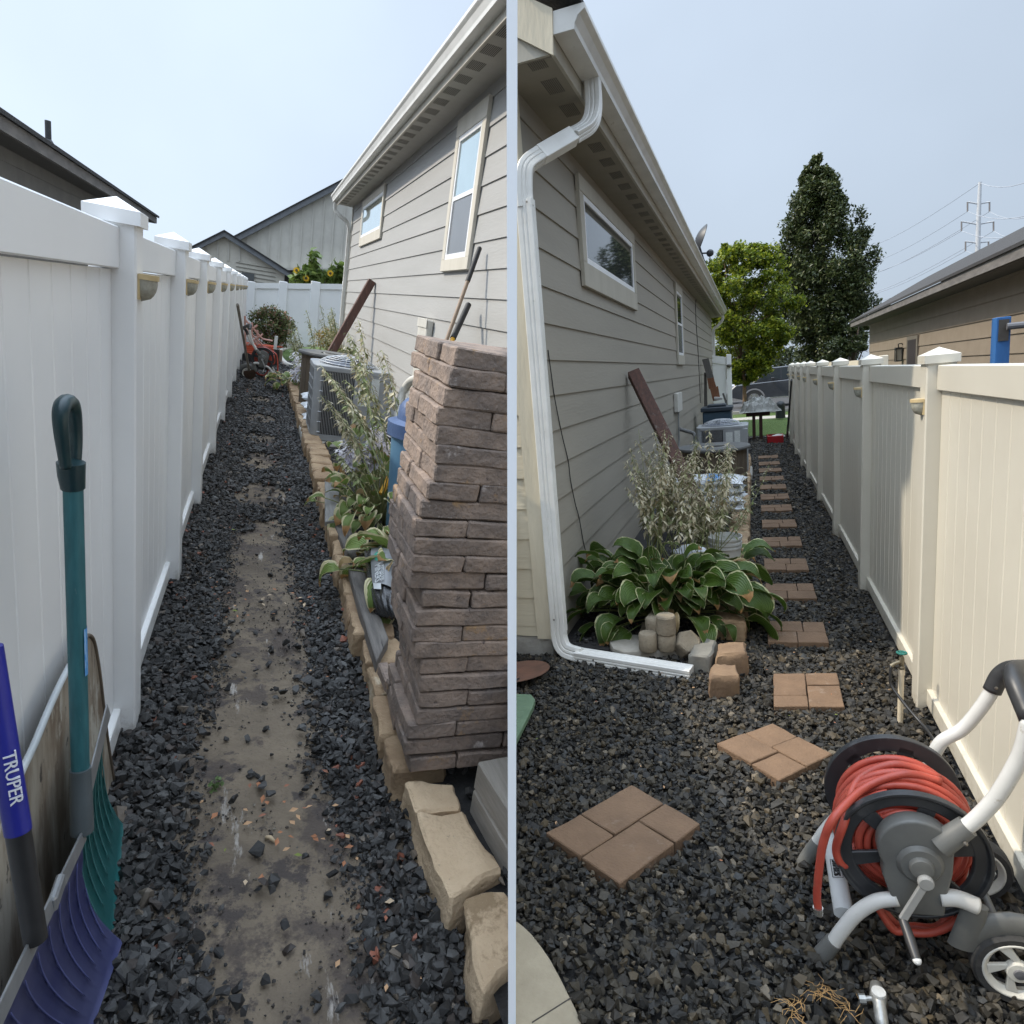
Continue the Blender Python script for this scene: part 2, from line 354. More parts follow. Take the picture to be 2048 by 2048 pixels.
# ================================================================= SETTING: ground sheets
dirtm = mat('bare_dirt', (0.188, 0.148, 0.104), (0.105, 0.082, 0.060), rough=0.95, scale=3.0, bump=0.012, bscale=38,
            spots=[(3.2, 0.52, (0.082, 0.064, 0.052)), (9, 0.55, (0.062, 0.050, 0.044)), (45, 0.64, (0.04, 0.034, 0.03)), (5, 0.62, (0.34, 0.31, 0.275), (2.2, .5, 1)), (90, .66, (.24, .2, .16))])
bedm = mat('dark_soil', (0.030, 0.028, 0.026), (0.018, 0.017, 0.017), rough=0.95, scale=20, bump=0.01, bscale=50)
grassm = mat('lawn', (0.085, 0.135, 0.022), (0.055, 0.10, 0.015), rough=0.9, scale=9, bump=0.02, bscale=120)
asphalt = mat('asphalt', (0.07, 0.07, 0.072), (0.05, 0.05, 0.052), rough=0.95, scale=40, bump=0.004, bscale=200)

def sheet(name, P, x0, x1, y0, y1, z, m, nx=1, ny=1, fz=None):
    mb = MB(); vs = []; fs = []
    for j in range(ny + 1):
        for i in range(nx + 1):
            x = lerp(x0, x1, i / nx); y = lerp(y0, y1, j / ny); vs.append((x, y, z + (fz(x, y) if fz else 0)))
    for j in range(ny):
        for i in range(nx):
            a = j * (nx + 1) + i; fs.append((a, a + 1, a + nx + 2, a + nx + 1))
    mb.add(vs, fs)
    return tag(mb.build(name, m, P=P, smooth='all' if fz else False), kind='structure')

sheet('ground', 'A', -90, 90, -12, 160, -0.012, bedm)
sheet('ground', 'B', -90, 90, -12, 160, -0.012, bedm)

def pathx(y):
    "left and right edge of the trodden dirt path"
    l = np.interp(y, [1.2, 1.6, 2.2, 2.6, 3.3, 4.2, 5.0], [-0.06, -0.15, -0.185, -0.165, -0.15, -0.15, -0.12])
    r = np.interp(y, [1.2, 1.6, 2.0, 2.6, 3.3, 4.2, 5.0], [0.40, 0.38, 0.33, 0.31, 0.315, 0.30, 0.27])
    return l, r
def dirtz(x, y):
    q = Vector((x * 3.2, y * 3.2, 0.3)); return 0.010 * mnoise.noise(q) + 0.006 * mnoise.noise(q * 3.1) + 0.003 * mnoise.noise(q * 9)
sheet('dirt_path', 'A', -0.36, 0.56, 0.7, 12.0, 0.010, dirtm, 60, 300, dirtz)

# ================================================================= HOUSES
def lapwall(P, x, s, y0, y1, z0, z1, zref, sp, name, m, parent, lip=0.013, back=0.12, axis='x'):
    "lap siding along y (axis x) or along x (axis y); s: which way it faces"
    prof = []; k = math.floor((z1 - zref) / sp); z = zref + k * sp; top = z1
    cur = top
    while cur > z0 + 1e-4:
        nx_ = max(z if z < cur - 1e-4 else z - sp, z0)
        if z >= cur - 1e-4: z -= sp; nx_ = max(z, z0)
        h = (cur - nx_) / sp
        prof.append((0.002 + lip * (0 if h > 0.95 else 1 - h), cur)); prof.append((0.002 + lip, nx_)); cur = nx_; z -= sp
    prof.append((-back, z0)); prof.append((-back, z1))
    mb = MB()
    if axis == 'x': mb.prism([(x + s * p, y0, q) for p, q in prof], (0, y1 - y0, 0))
    else: mb.prism([(y0, x + s * p, q) for p, q in prof], (y1 - y0, 0, 0))
    return mb.build(name, m, parent)

def glassm(name, tint, metal, rough=0.03):
    return mat(name, tint, [t * 0.9 for t in tint], rough=rough, metal=metal, scale=2, spec=1.0)
g_dark = glassm('dark_glass', (0.05, 0.055, 0.055), 0.0)
g_sky = glassm('sky_glass', (0.62, 0.74, 0.74), 0.85)
g_mid = glassm('screened_glass', (0.16, 0.165, 0.17), 0.1, 0.25)

def window(P, parent, x, s, y0, y1, z0, z1, tr, lights, sill=0.0, head=None):
    trimm = trimB if P == 'B' else MATS['trim_board']
    "trim board, white vinyl frame, panes on a wall facing +-x"
    mb = MB(); o1 = x + s * 0.036; head = head or tr
    mb.box((x, y0, z0), (o1, y1, z0 + tr + sill)).box((x, y0, z1 - head), (o1 + s * .002, y1, z1)).box((x, y0, z0 + tr + sill), (o1 - s * .001, y0 + tr, z1 - head)).box((x, y1 - tr, z0 + tr + sill), (o1 - s * .001, y1, z1 - head))
    wdw = mb.build('window', trimm, parent, bevel=0.003)
    a, b, c, d = y0 + tr, y1 - tr, z0 + tr + sill, z1 - head; f = 0.05
    fb = MB(); xx = x + s * 0.030
    fb.box((x, a, c), (xx, b, c + f)).box((x, a, d - f), (xx, b, d)).box((x, a, c + f), (xx - s * .001, a + f, d - f)).box((x, b - f, c + f), (xx - s * .001, b, d - f))
    for (u0, v0, u1, v1, _) in lights[1:]:
        if v0 > 0.02: zz = lerp(c, d, v0); fb.box((x, a + f, zz - .022), (xx - s * .003, b - f, zz + .022))
        if u0 > 0.02: yy = lerp(a, b, u0); fb.box((x, yy - .022, c + f), (xx - s * .003, yy + .022, d - f))
    fb.build('sash', winv, wdw, bevel=0.002)
    for (u0, v0, u1, v1, g) in lights:
        MB().box((x + s * .012, lerp(a, b, u0) + .02, lerp(c, d, v0) + .02), (x + s * .0185, lerp(a, b, u1) - .02, lerp(c, d, v1) - .02)).build('pane', g, wdw)
    return wdw

def gutter_profile(s, xo, xi, zt, zb):
    "K style: (x,z) outline, outer lip xo, back xi"
    w_ = xi - xo
    return [(xi, zb), (lerp(xo, xi, .36), zb), (lerp(xo, xi, .33), lerp(zb, zt, .25)), (lerp(xo, xi, .22), lerp(zb, zt, .55)), (lerp(xo, xi, .05), lerp(zb, zt, .72)),
            (xo, lerp(zb, zt, .78)), (xo, zt), (lerp(xo, xi, .08), zt), (lerp(xo, xi, .08), lerp(zb, zt, .8)), (lerp(xo, xi, .42), zb + .006), (xi - .004 * (1 if w_ > 0 else -1), zb + .006), (xi - .004 * (1 if w_ > 0 else -1), zt - .01), (xi, zt - .01)]
def gutter(P, parent, s, xo, xi, zt, zb, y0, y1, cap0=True, cap1=True):
    pr = gutter_profile(s, xo, xi, zt, zb); mb = MB().prism([(a, y0, b) for a, b in pr], (0, y1 - y0, 0))
    full = [q for q in pr[:7]] + [(xi, zt)]
    if cap0: mb.prism([(a, y0 - .002, b) for a, b in full], (0, -0.003, 0))
    if cap1: mb.prism([(a, y1 + .002, b) for a, b in full], (0, 0.003, 0))
    return mb.build('gutter', gutm, parent)

# corrugated rectangular downspout section
def rsec(w_, h_, ribs=True):
    if not ribs: return [(-w_, -h_), (w_, -h_), (w_, h_), (-w_, h_)]
    pts = []
    for (ax, ay, bx, by) in ((-w_, -h_, w_, -h_), (w_, -h_, w_, h_), (w_, h_, -w_, h_), (-w_, h_, -w_, -h_)):
        dx, dy = bx - ax, by - ay; nx, ny = dy, -dx; ln = math.hypot(nx, ny); nx /= ln; ny /= ln
        for t, e in ((0.06, 0), (.30, 0), (.34, -.004), (.40, -.004), (.44, 0), (.56, 0), (.60, -.004), (.66, -.004), (.70, 0), (.94, 0)):
            pts.append((ax + dx * t + nx * e, ay + dy * t + ny * e))
    return pts

# ---------------- house on the right of the dirt path (yard A)
hA = thing('house', 'grey lap-sided house with white gutter and two windows beside the bare dirt path', 'house', 'A', (1.79, 16, 0))
WX = 1.79
lapwall('A', WX, -1, 2.5, 16.05, 0.05, 3.74, 1.65, 0.241, 'siding_wall', siding, hA)
MB().box((WX - .03, 16.05, .05), (WX + .10, 16.13, 3.74)).build('corner_trim', trimm, hA)
MB().box((WX + .10, 16.06, .05), (WX + 3.5, 16.12, 3.74)).build('end_wall', siding, hA)
MB().box((1.44, 2.5, 3.695), (WX + .05, 16.2, 3.73)).build('soffit', soffitm, hA)
sv = [q for q in hA.children if q.name.startswith('soffit')]
soffA = [o for o in LOC if o.parent == hA and o.name.startswith('soffit')][0]
def vent(P, parent, x0, x1, y, ln, z, along=True):
    mb = MB(); n = 9
    for i in range(n):
        a = lerp(x0, x1, (i + .30) / n); b = lerp(x0, x1, (i + .68) / n)
        mb.box((a, y, z - .0035), (b, y + ln, z - .0005))
    return mb.build('vent', soffv, parent)
yv = 2.75
while yv < 16: vent('A', soffA, 1.475, 1.60, yv, 0.21, 3.695); yv += 0.392
MB().box((1.425, 2.5, 3.66), (1.439, 16.25, 3.86)).build('fascia', trimm, hA)
gutter('A', hA, -1, 1.30, 1.424, 3.87, 3.735, 2.5, 16.35)
MB().prism([(1.33, 2.5, 3.845), (5.5, 2.5, 5.2), (5.5, 2.5, 5.26), (1.33, 2.5, 3.875)], (0, 13.9, 0)).build('roof', shingle, hA)
window('A', hA, WX - .012, -1, 6.20, 7.22, 2.14, 3.59, .115, [(0, 0, 1, .5, g_mid), (0, .5, 1, 1, g_sky)], head=.17)
window('A', hA, WX - .012, -1, 11.68, 14.33, 2.76, 3.60, .11, [(0, 0, 1, 1, g_sky)], sill=.05)
dp = smoothpath([(1.40, 16.2, 3.76), (1.40, 16.2, 3.58), (1.50, 16.17, 3.47), (1.66, 16.14, 3.37), (1.72, 16.12, 3.24)], 5) + [Vector((1.72, 16.12, .15))]
MB().tube(dp, 1, sec=rsec(.035, .03), up=(0, 1, 0)).build('downspout', gutm, hA)

# ---------------- house on the left of the stepping stones (yard B)
hB = thing('house', 'house with beige front corner, shaded lap-sided wall and big downspout left of the stepping stones', 'house', 'B', (-1.364, 4.18, 0))
WB = -1.364
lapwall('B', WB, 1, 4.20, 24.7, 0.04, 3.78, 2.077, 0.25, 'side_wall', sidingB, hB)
lapwall('B', 4.185, -1, -2.6, WB - .115, 0.14, 3.95, 2.15, 0.215, 'front_wall', sidingf, hB, axis='y', back=.06)
MB().box((WB - .118, 4.152, .13), (WB + .022, 4.20, 3.72)).box((WB + .004, 4.2005, .13), (WB + .0215, 4.26, 3.72)).build('corner_trim', mat('beige_trim', (0.63, 0.56, 0.42), (0.55, 0.485, 0.36), rough=.65, scale=4, bump=.004, bscale=40, stretch=(1, 1, .2)), hB)
MB().box((-2.6, 4.18, -.1), (WB - .02, 4.40, .13)).build('foundation', concrete, hB)
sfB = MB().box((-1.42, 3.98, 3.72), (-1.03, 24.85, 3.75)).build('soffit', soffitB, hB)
yv = 4.185 - .30
for k in range(50):
    y_ = 3.83 + .408 * k
    if y_ > 24.3: break
    vent('B', sfB, -1.085, -1.19, y_ if y_ > 3.985 else 3.985, .21 if y_ > 3.985 else .1, 3.72)
gt = gy('B', 1103, 20, 3.95); go = gy('B', 1169.8, 19, 3.95); gb = gy('B', 1107, 70, 3.95); gbo = gy('B', 1151, 68, 3.95)
gutter('B', hB, 1, go.x, gt.x + .002, gt.z - .01, gb.z, 3.95, 24.9)
fb_ = gy('B', 1105, 109, 3.95)
MB().box((gt.x - .022, 3.955, fb_.z), (gt.x - .002, 24.9, gt.z)).build('fascia', trimB, hB)
# rake board over the front wall, rising to the left, and the boxed return under it
p1, p2, p3, p4 = gy('B', 1104, 16, 3.93), gy('B', 1106, 110, 3.93), gy('B', 1026, 70, 3.93), gy('B', 1026, -20, 3.93)
MB().prism([p1, p2, p2 + (p3 - p2) * 3, p4 + (p4 - p1) * 2.2], (0, .02, 0)).build('rake_board', MATS['beige_trim'], hB)
MB().box((-2.8, 3.975, 3.7205), (-1.423, 4.19, 3.75)).box((-2.8, 3.951, 3.7205), (gt.x - .03, 3.9745, 3.90)).build('soffit_return', trimB, hB)
MB().prism([(go.x - .02, 3.90, gt.z + .005), (-3.4, 3.90, gt.z + 1.15), (-3.4, 3.90, gt.z + 1.21), (go.x - .02, 3.90, gt.z + .035)], (0, 21.0, 0)).build('roof', shingle, hB)
MB().box((WB - 2, 24.705, .04), (WB - .003, 24.75, 3.72)).build('end_wall', sidingB, hB)
window('B', hB, WB + .012, 1, 5.65, 8.36, 2.70, 3.59, .13, [(0, 0, 1, 1, g_dark)], sill=.07, head=.13)
window('B', hB, WB + .012, 1, 12.9, 14.1, 2.07, 3.56, .13, [(0, 0, 1, .5, g_mid), (0, .5, 1, 1, g_dark)], sill=.05)
ds = thing('downspout', 'white corrugated downspout at the beige house corner, its lower end laid across the black gravel', 'downspout', 'B', (-1.30, 4.1, 0))
zt_ = gb.z + .01
top = smoothpath([(-.945, 4.62, zt_), (-.945, 4.60, zt_ - .18), (-.97, 4.53, zt_ - .30), (-1.05, 4.42, zt_ - .38)], 5)
mid = [Vector((-1.05, 4.42, zt_ - .38)), Vector((-1.22, 4.235, zt_ - .51))]
low = smoothpath([(-1.22, 4.235, zt_ - .51), (-1.295, 4.165, zt_ - .58), (-1.312, 4.145, zt_ - .70), (-1.312, 4.14, zt_ - .82)], 5)
MB().tube(top, 1, sec=rsec(.050, .037), up=(0, 1, 0)).build('upper_elbow', gutm, ds)
MB().tube(mid, 1.04, sec=rsec(.050, .037, False), up=(0, 1, 0)).build('offset_pipe', gutm, ds, bevel=.006, seg=2)
MB().tube(low, 1, sec=rsec(.050, .037), up=(0, 1, 0)).build('lower_elbow', gutm, ds)
MB().tube([(-1.312, 4.14, zt_ - .78), (-1.312, 4.14, .20)], 1.03, sec=rsec(.050, .037), up=(0, 1, 0)).build('pipe', gutm, ds)
bot = smoothpath([(-1.312, 4.14, .26), (-1.312, 4.135, .15), (-1.27, 4.115, .075), (-1.15, 4.09, .05)], 5)
MB().tube(bot, 1, sec=rsec(.050, .037), up=(0, 1, 0)).build('bottom_elbow', gutm, ds)
MB().tube([(-1.18, 4.095, .05), (-.40, 3.95, .038)], 1.05, sec=rsec(.050, .037), up=(0, 0, 1)).build('extension', gutm, ds)
dpf = smoothpath([(-.98, 24.75, zt_), (-.98, 24.75, zt_ - .2), (-1.12, 24.76, zt_ - .36), (-1.28, 24.78, zt_ - .48), (-1.31, 24.79, zt_ - .62)], 5) + [Vector((-1.31, 24.79, .1))]
MB().tube(dpf, 1, sec=rsec(.045, .035), up=(0, 1, 0)).build('far_downspout', gutm, hB)
scr = mat('screw', (.25, .23, .2), rough=.4, metal=.8)
for (a, b, c) in ((-1.33, 4.10, .30), (-1.29, 4.10, zt_ - .80), (-.60, 3.93, .045), (-1.05, 4.02, .055)):
    MB().lathe([(0, -.006), (.006, -.004), (.006, 0)], (a, b - .002, c), 8, (0, 1, 0)).build('screw', scr, ds)

# ================================================================= FENCES
def vinyl_fence(P, root, x, s, posts, ztop, yend0, zb=.05, brail=.14, boards=.155, dpost=.127, prot=.045, captop=.075):
    vinyl = vinylB if P == 'B' else MATS['white_vinyl']
    "fence along y; x: face of the posts towards the yard; s=+1 when the yard lies at larger x; posts: near edge y of each"
    xp = x - s * prot; xb = x - s * dpost                      # rail face, back
    for y in posts:
        p = MB().box((x, y, -.05), (xb, y + dpost, ztop + .02)).build('post', vinyl, root, bevel=.006)
        c = MB(); x0, x1, y0, y1 = min(x, xb) - .012, max(x, xb) + .012, y - .012, y + dpost + .012; cx, cy = (x0 + x1) / 2, (y0 + y1) / 2
        c.box((x0, y0, ztop - .005), (x1, y1, ztop + .035))
        c.add([(x0, y0, ztop + .035), (x1, y0, ztop + .035), (x1, y1, ztop + .035), (x0, y1, ztop + .035), (cx, cy, ztop + .072)], [(0, 1, 4), (1, 2, 4), (2, 3, 4), (3, 0, 4)])
        c.build('post_cap', vinyl, p)
    ends = [yend0] + [y for y in posts] + [None]
    prev = yend0
    for y in list(posts) + [None]:
        y1 = y if y is not None else posts[-1] + 1.9
        if y1 - prev > .1:
            MB().box((xp, prev, ztop - .135), (xb + s * .02, y1, ztop - .015)).build('top_rail', vinyl, root, bevel=.004)
            MB().box((xp, prev, zb), (xb + s * .02, y1, brail)).build('bottom_rail', vinyl, root, bevel=.004)
            # tongue and groove boards: shallow V grooves
            xx = xp - s * .022; pts = []; yy = prev; n = max(1, round((y1 - prev) / boards)); wb = (y1 - prev) / n
            for i in range(n):
                a = prev + wb * i
                pts += [(xx - s * .006, a), (xx, a + .006), (xx, a + wb - .006)]
            pts += [(xx - s * .006, y1), (xx - s * .02, y1), (xx - s * .02, prev)]
            MB().prism([(a, b, brail - .01) for a, b in pts], (0, 0, ztop - .13 - brail)).build('panel', vinyl, root)
        prev = (y + dpost) if y is not None else None
fA = thing('fence', 'white vinyl privacy fence with capped posts along the left of the dirt path', 'fence', 'A', (-.42, 2.4, 0))
pA = [2.375, 3.80, 5.22, 6.92, 8.72, 10.62, 12.45, 14.3, 16.1, 17.9]
vinyl_fence('A', fA, -.36, 1, pA, 1.80, 0.35)
fB = thing('fence', 'white vinyl privacy fence, sunlit at its near end, right of the stepping stones', 'fence', 'B', (.85, 3.7, 0))
pB = [3.74, 5.76, 7.70, 9.62, 11.6, 13.1, 14.9, 16.9]
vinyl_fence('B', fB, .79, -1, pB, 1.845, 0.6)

# ---------------- little solar lamps on the posts
lampb = mat('lamp_brass', (0.62, 0.48, 0.26), (0.50, 0.38, 0.20), rough=.45, scale=20)
lampl = mat('lamp_lens', (0.42, 0.41, 0.34), (0.30, 0.29, 0.24), rough=.25, scale=60, bump=.002, bscale=90)
def solar_lamp(P, face, y, z, s, label, scale=1.0):
    "half-bowl lamp on a post side, opening upwards, facing -y (towards the camera)"
    r_, h_ = .066 * scale, .105 * scale
    t = thing('solar_lamp', label, 'lamp', P, (face, y, z), group='solar lamps on the fence posts')
    cx = face
    MB().box((cx - .062 * scale, y - .006, z - .05 * scale), (cx + .062 * scale, y, z + .022 * scale)).build('back_plate', lampb, t)
    mb = MB(); vs = []; fs = []; n, m = 12, 6
    for j in range(m + 1):
        t_ = j / m; zz = z - h_ * t_; rr = r_ * math.sqrt(max(0, 1 - t_ ** 2.2))
        for i in range(n + 1):
            a = PI * i / n; vs.append((cx + math.cos(a) * rr, y - math.sin(a) * rr * 1.05, zz))
    for j in range(m):
        for i in range(n): q = j * (n + 1) + i; fs.append((q, q + 1, q + n + 2, q + n + 1))
    mb.add(vs, fs).build('lens', lampl, t, smooth=True)
    c = MB(); sec = [(cx + math.cos(PI * i / n) * r_ * 1.06, y - math.sin(PI * i / n) * r_ * 1.12, z) for i in range(n + 1)]
    c.prism(sec, (0, 0, .022 * scale)).build('top_shade', lampb, t)
    return t
ordn = ['nearest', 'second nearest', 'third', 'fourth', 'fifth', 'sixth', 'seventh', 'eighth', 'ninth', 'tenth']
for k, y in enumerate(pA[1:9] if False else pA[:9]):
    # lamps sit on the yard side of each post
    lbl = ordn[k] + ' solar lamp from the camera on the fence left of the dirt path'
    x0 = -.36; r_ = .047
    t = thing('solar_lamp', lbl, 'lamp', 'A', (x0, y + .06, 1.62), group='solar lamps on the left fence')
    yc, zc = y + .063, 1.645
    MB().box((x0, yc - .046, zc - .062), (x0 + .006, yc + .046, zc + .014)).build('back_plate', lampb, t)
    vs, fs, n, m = [], [], 12, 6
    for j in range(m + 1):
        u = j / m; rr = r_ * math.sqrt(max(0, 1 - u ** 2.2))
        for i in range(n + 1): a = PI * i / n; vs.append((x0 + .004 + math.sin(a) * rr, yc + math.cos(a) * rr * .92, zc - .068 * u))
    for j in range(m):
        for i in range(n): q = j * (n + 1) + i; fs.append((q, q + 1, q + n + 2, q + n + 1))
    MB().add(vs, fs).build('lens', lampl, t, smooth=True)
    MB().prism([(x0 + .003 + math.sin(PI * i / n) * r_ * 1.1, yc + math.cos(PI * i / n) * r_, zc) for i in range(n + 1)], (0, 0, .016)).build('top_shade', lampb, t)
for k, y in enumerate(pB[:8]):
    lbl = ordn[k] + ' solar lamp from the camera on the fence right of the stepping stones'
    x0 = .79; r_ = .048; yc, zc = y + .063, 1.655
    t = thing('solar_lamp', lbl, 'lamp', 'B', (x0, yc, zc), group='solar lamps on the right fence')
    MB().box((x0, yc - .047, zc - .062), (x0 - .006, yc + .047, zc + .014)).build('back_plate', lampb, t)
    vs, fs, n, m = [], [], 12, 6
    for j in range(m + 1):
        u = j / m; rr = r_ * math.sqrt(max(0, 1 - u ** 2.2))
        for i in range(n + 1): a = PI * i / n; vs.append((x0 - .004 - math.sin(a) * rr, yc + math.cos(a) * rr * .92, zc - .068 * u))
    for j in range(m):
        for i in range(n): q = j * (n + 1) + i; fs.append((q, q + 1, q + n + 2, q + n + 1))
    MB().add(vs, fs).build('lens', lampl, t, smooth=True)
    MB().prism([(x0 - .003 - math.sin(PI * i / n) * r_ * 1.1, yc + math.cos(PI * i / n) * r_, zc) for i in range(n + 1)], (0, 0, .016)).build('top_shade', lampb, t)

# ---------------- fence across the far end of yard A (the ground rises behind the curb)
Y = 20.5
def fz(px, py): return gy('A', px, py, Y)
ff = thing('fence', 'white vinyl fence across the far end of the dirt path, below the sunflowers', 'fence', 'A', tuple(fz(560, 690)))
a, b, c, d = fz(470, 565), fz(716, 568.5), fz(716, 690), fz(470, 700)
MB().prism([a, b, c, d], (0, .05, 0)).build('panel', vinyl, ff)
a2, b2 = fz(470, 576), fz(716, 579.5)
MB().prism([a, b, b2, a2], (0, -.03, 0)).build('top_rail', vinyl, ff)
for px in (500, 563, 627, 690):
    p0, p1 = fz(px - 4.5, 561.5), fz(px + 4.5, 692)
    MB().box((p0.x, Y - .06, p1.z), (p1.x, Y + .08, p0.z)).build('post', vinyl, ff, bevel=.01)
# ---------------- short return fence at the far end of yard B
Y = 24.6
def fz(px, py): return gy('B', px, py, Y)
fr = thing('fence', 'short white fence with one lamp standing off the far house corner beyond the black gravel', 'fence', 'B', tuple(fz(1440, 815)))
p0, p1 = fz(1406, 704), fz(1418, 820); MB().box((p0.x, Y - .08, 0), (p1.x, Y + .08, p0.z)).build('post', vinyl, fr, bevel=.01)
p0, p1 = fz(1452.5, 709), fz(1465, 820); MB().box((p0.x, Y - .1, 0), (p1.x, Y + .08, p0.z)).build('post', vinyl, fr, bevel=.01)
MB().prism([fz(1417, 710), fz(1453, 714), fz(1453, 820), fz(1417, 815)], (0, .04, 0)).build('panel', vinyl, fr)
MB().prism([fz(1417, 710), fz(1453, 714), fz(1453, 730), fz(1417, 724)], (0, -.03, 0)).build('top_rail', vinyl, fr)
q = fz(1458.5, 731)
t = thing('solar_lamp', 'small dark solar lamp on the short white fence off the far house corner', 'lamp', 'B', (q.x, Y - .1, q.z))
MB().lathe([(.001, -.08), (.07, -.05), (.09, 0), (.08, .03), (.001, .05)], (q.x, Y - .12, q.z), 12).build('shade', mat('lamp_dark', (.12, .11, .09), rough=.4), t, smooth=True)

# ================================================================= NEIGHBOURS
dkwood = mat('dark_fascia', (0.20, 0.185, 0.17), (0.13, 0.12, 0.112), rough=.8, scale=8, stretch=(1, .3, 1), spots=[(9, .68, (.36, .35, .34), (1, .4, 1))])
tanwall = mat('tan_siding', (0.27, 0.22, 0.165), (0.235, 0.19, 0.14), rough=.7, scale=3)
gwall = mat('grey_brown_siding', (0.15, 0.14, 0.12), (0.12, 0.11, 0.098), rough=.7, scale=3)
# yard A, left: dark roofed house behind the fence
e0, e1 = gz('A', 9, 268, 3.0), gz('A', 318, 448, 3.0)
ex = (e0.x + e1.x) / 2; ye = e1.y
ft = .165
nA = thing('neighbour_house', 'dark grey-brown house with black shingle roof behind the fence left of the dirt path', 'house', 'A', (ex - 1, ye, 0))
MB().box((ex - .03, 2, 3.0), (ex, ye, 3.0 + ft)).build('fascia', dkwood, nA)
MB().box((ex - .5, 2, 2.99), (ex - .031, ye - .02, 3.02)).build('soffit', mat('dark_soffit', (.10, .095, .085), rough=.8), nA)
lapwall('A', ex - .45, 1, 2, ye - .45, 0, 2.99, 2.8, .22, 'wall', gwall, nA)
MB().box((ex - 8, ye - .49, 0), (ex - .46, ye - .45, 3.4)).build('end_wall', tanwall, nA)
MB().prism([(ex + .05, 2, 3.0 + ft), (ex - 4.5, 2, 4.3), (ex - 9, 2, 3.0), (ex - 9, 2, 3.08), (ex - 4.5, 2, 4.42), (ex + .05, 2, 3.06 + ft)], (0, ye - 2 + .12, 0)).build('roof', shingle, nA)
MB().prism([(ex - .03, ye, 3.0), (ex, ye, 3.0 + ft), (ex - 4.5, ye, 4.3), (ex - 9, ye, 3.0)], (0, .03, 0)).build('rake_board', dkwood, nA)
vp = gx('A', 97, 288, ex - .35); vt = gx('A', 97, 245, ex - .35)
v_ = MB().lathe([(.16, -.12), (.055, .06), (.045, .07), (.045, vt.z - vp.z + .02)], (vp.x, vp.y, vp.z), 16); v_.build('vent_pipe', mat('dark_vent', (.05, .052, .055), rough=.5), nA, smooth=True)

# yard A, far: two gabled buildings beyond the end fence
def gab(Yd, name, label, ridge, el, er, base, wallm, fm, bat=None, depth=8):
    g = lambda p: gy('A', p[0], p[1], Yd)
    t = thing(name, label, 'house', 'A', tuple(g(base)))
    Rr, L_, E_ = g(ridge), g(el), g(er); zb = min(g(base).z, 0) - .5
    MB().prism([(L_.x, Yd, zb), (E_.x, Yd, zb), (E_.x, Yd, E_.z - .05), (Rr.x, Yd, Rr.z - .05), (L_.x, Yd, L_.z - .05)], (0, .1, 0)).build('wall', wallm, t)
    th = fm
    for A_, B_ in ((L_, Rr), (Rr, E_)):
        d = (B_ - A_).normalized()
        a_ = A_ - d * (.35 if A_ is L_ else 0); b_ = B_ + d * (.35 if B_ is E_ else 0)
        MB().prism([a_, b_, b_ - Vector((0, 0, th)), a_ - Vector((0, 0, th))], (0, -.25, 0)).build('rake_board', mat('slate_trim', (.19, .20, .215), (.15, .16, .17), rough=.7), t)
        MB().prism([a_ + Vector((0, -.3, .002)), b_ + Vector((0, -.3, .002)), b_ + Vector((0, -.3, .06)), a_ + Vector((0, -.3, .06))], (0, depth, 0)).build('roof', shingle, t)
    return t, g
greyw = mat('board_and_batten', (0.60, 0.575, 0.51), (0.53, 0.505, 0.45), rough=.7, scale=2)
t1, g = gab(36, 'board_and_batten_house', 'pale grey board-and-batten gable end rising behind the far white fence', (716, 345), (462, 478), (900, 440), (600, 560), greyw, .28)
t1c = MB()
for px in range(474, 712, 22):
    top_ = 478 - (px - 462) * 0.508 + 12
    p, q = g((px, top_)), g((px, 536))
    t1c.box((p.x - .03, 35.95, q.z), (p.x + .03, 35.998, p.z))
t1c.build('battens', greyw, t1)
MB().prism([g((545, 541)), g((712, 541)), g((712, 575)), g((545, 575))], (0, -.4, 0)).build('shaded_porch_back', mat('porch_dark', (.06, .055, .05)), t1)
MB().prism([g((545, 537)), g((712, 537)), g((712, 541)), g((545, 541))], (0, -.8, 0)).build('belly_band', greyw, t1)
t2, g = gab(32, 'small_gable_house', 'small light grey gable with slate trim in front of the board-and-batten house', (449, 463.5), (372, 502), (570, 540), (450, 570), mat('light_lap', (.62, .59, .51), (.56, .53, .46), rough=.7), .2, depth=3.5)
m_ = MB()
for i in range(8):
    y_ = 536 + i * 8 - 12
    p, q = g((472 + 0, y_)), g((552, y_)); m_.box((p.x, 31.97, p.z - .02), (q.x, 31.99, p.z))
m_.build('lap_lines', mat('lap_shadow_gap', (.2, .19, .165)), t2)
m_ = MB()
for px in range(392, 500, 22):
    p = g((px, max(502 - (px - 372) * .5, 463 + abs(px - 449) * .5) + 9)); q = g((px, 522)); 
    if p.z > q.z: m_.box((p.x - .025, 31.95, q.z), (p.x + .025, 31.998, p.z))
m_.build('battens', greyw, t2)
p, q = g((484, 544)), g((508, 562)); MB().box((p.x, 31.9, q.z), (q.x, 32, p.z)).build('window', g_dark, t2)

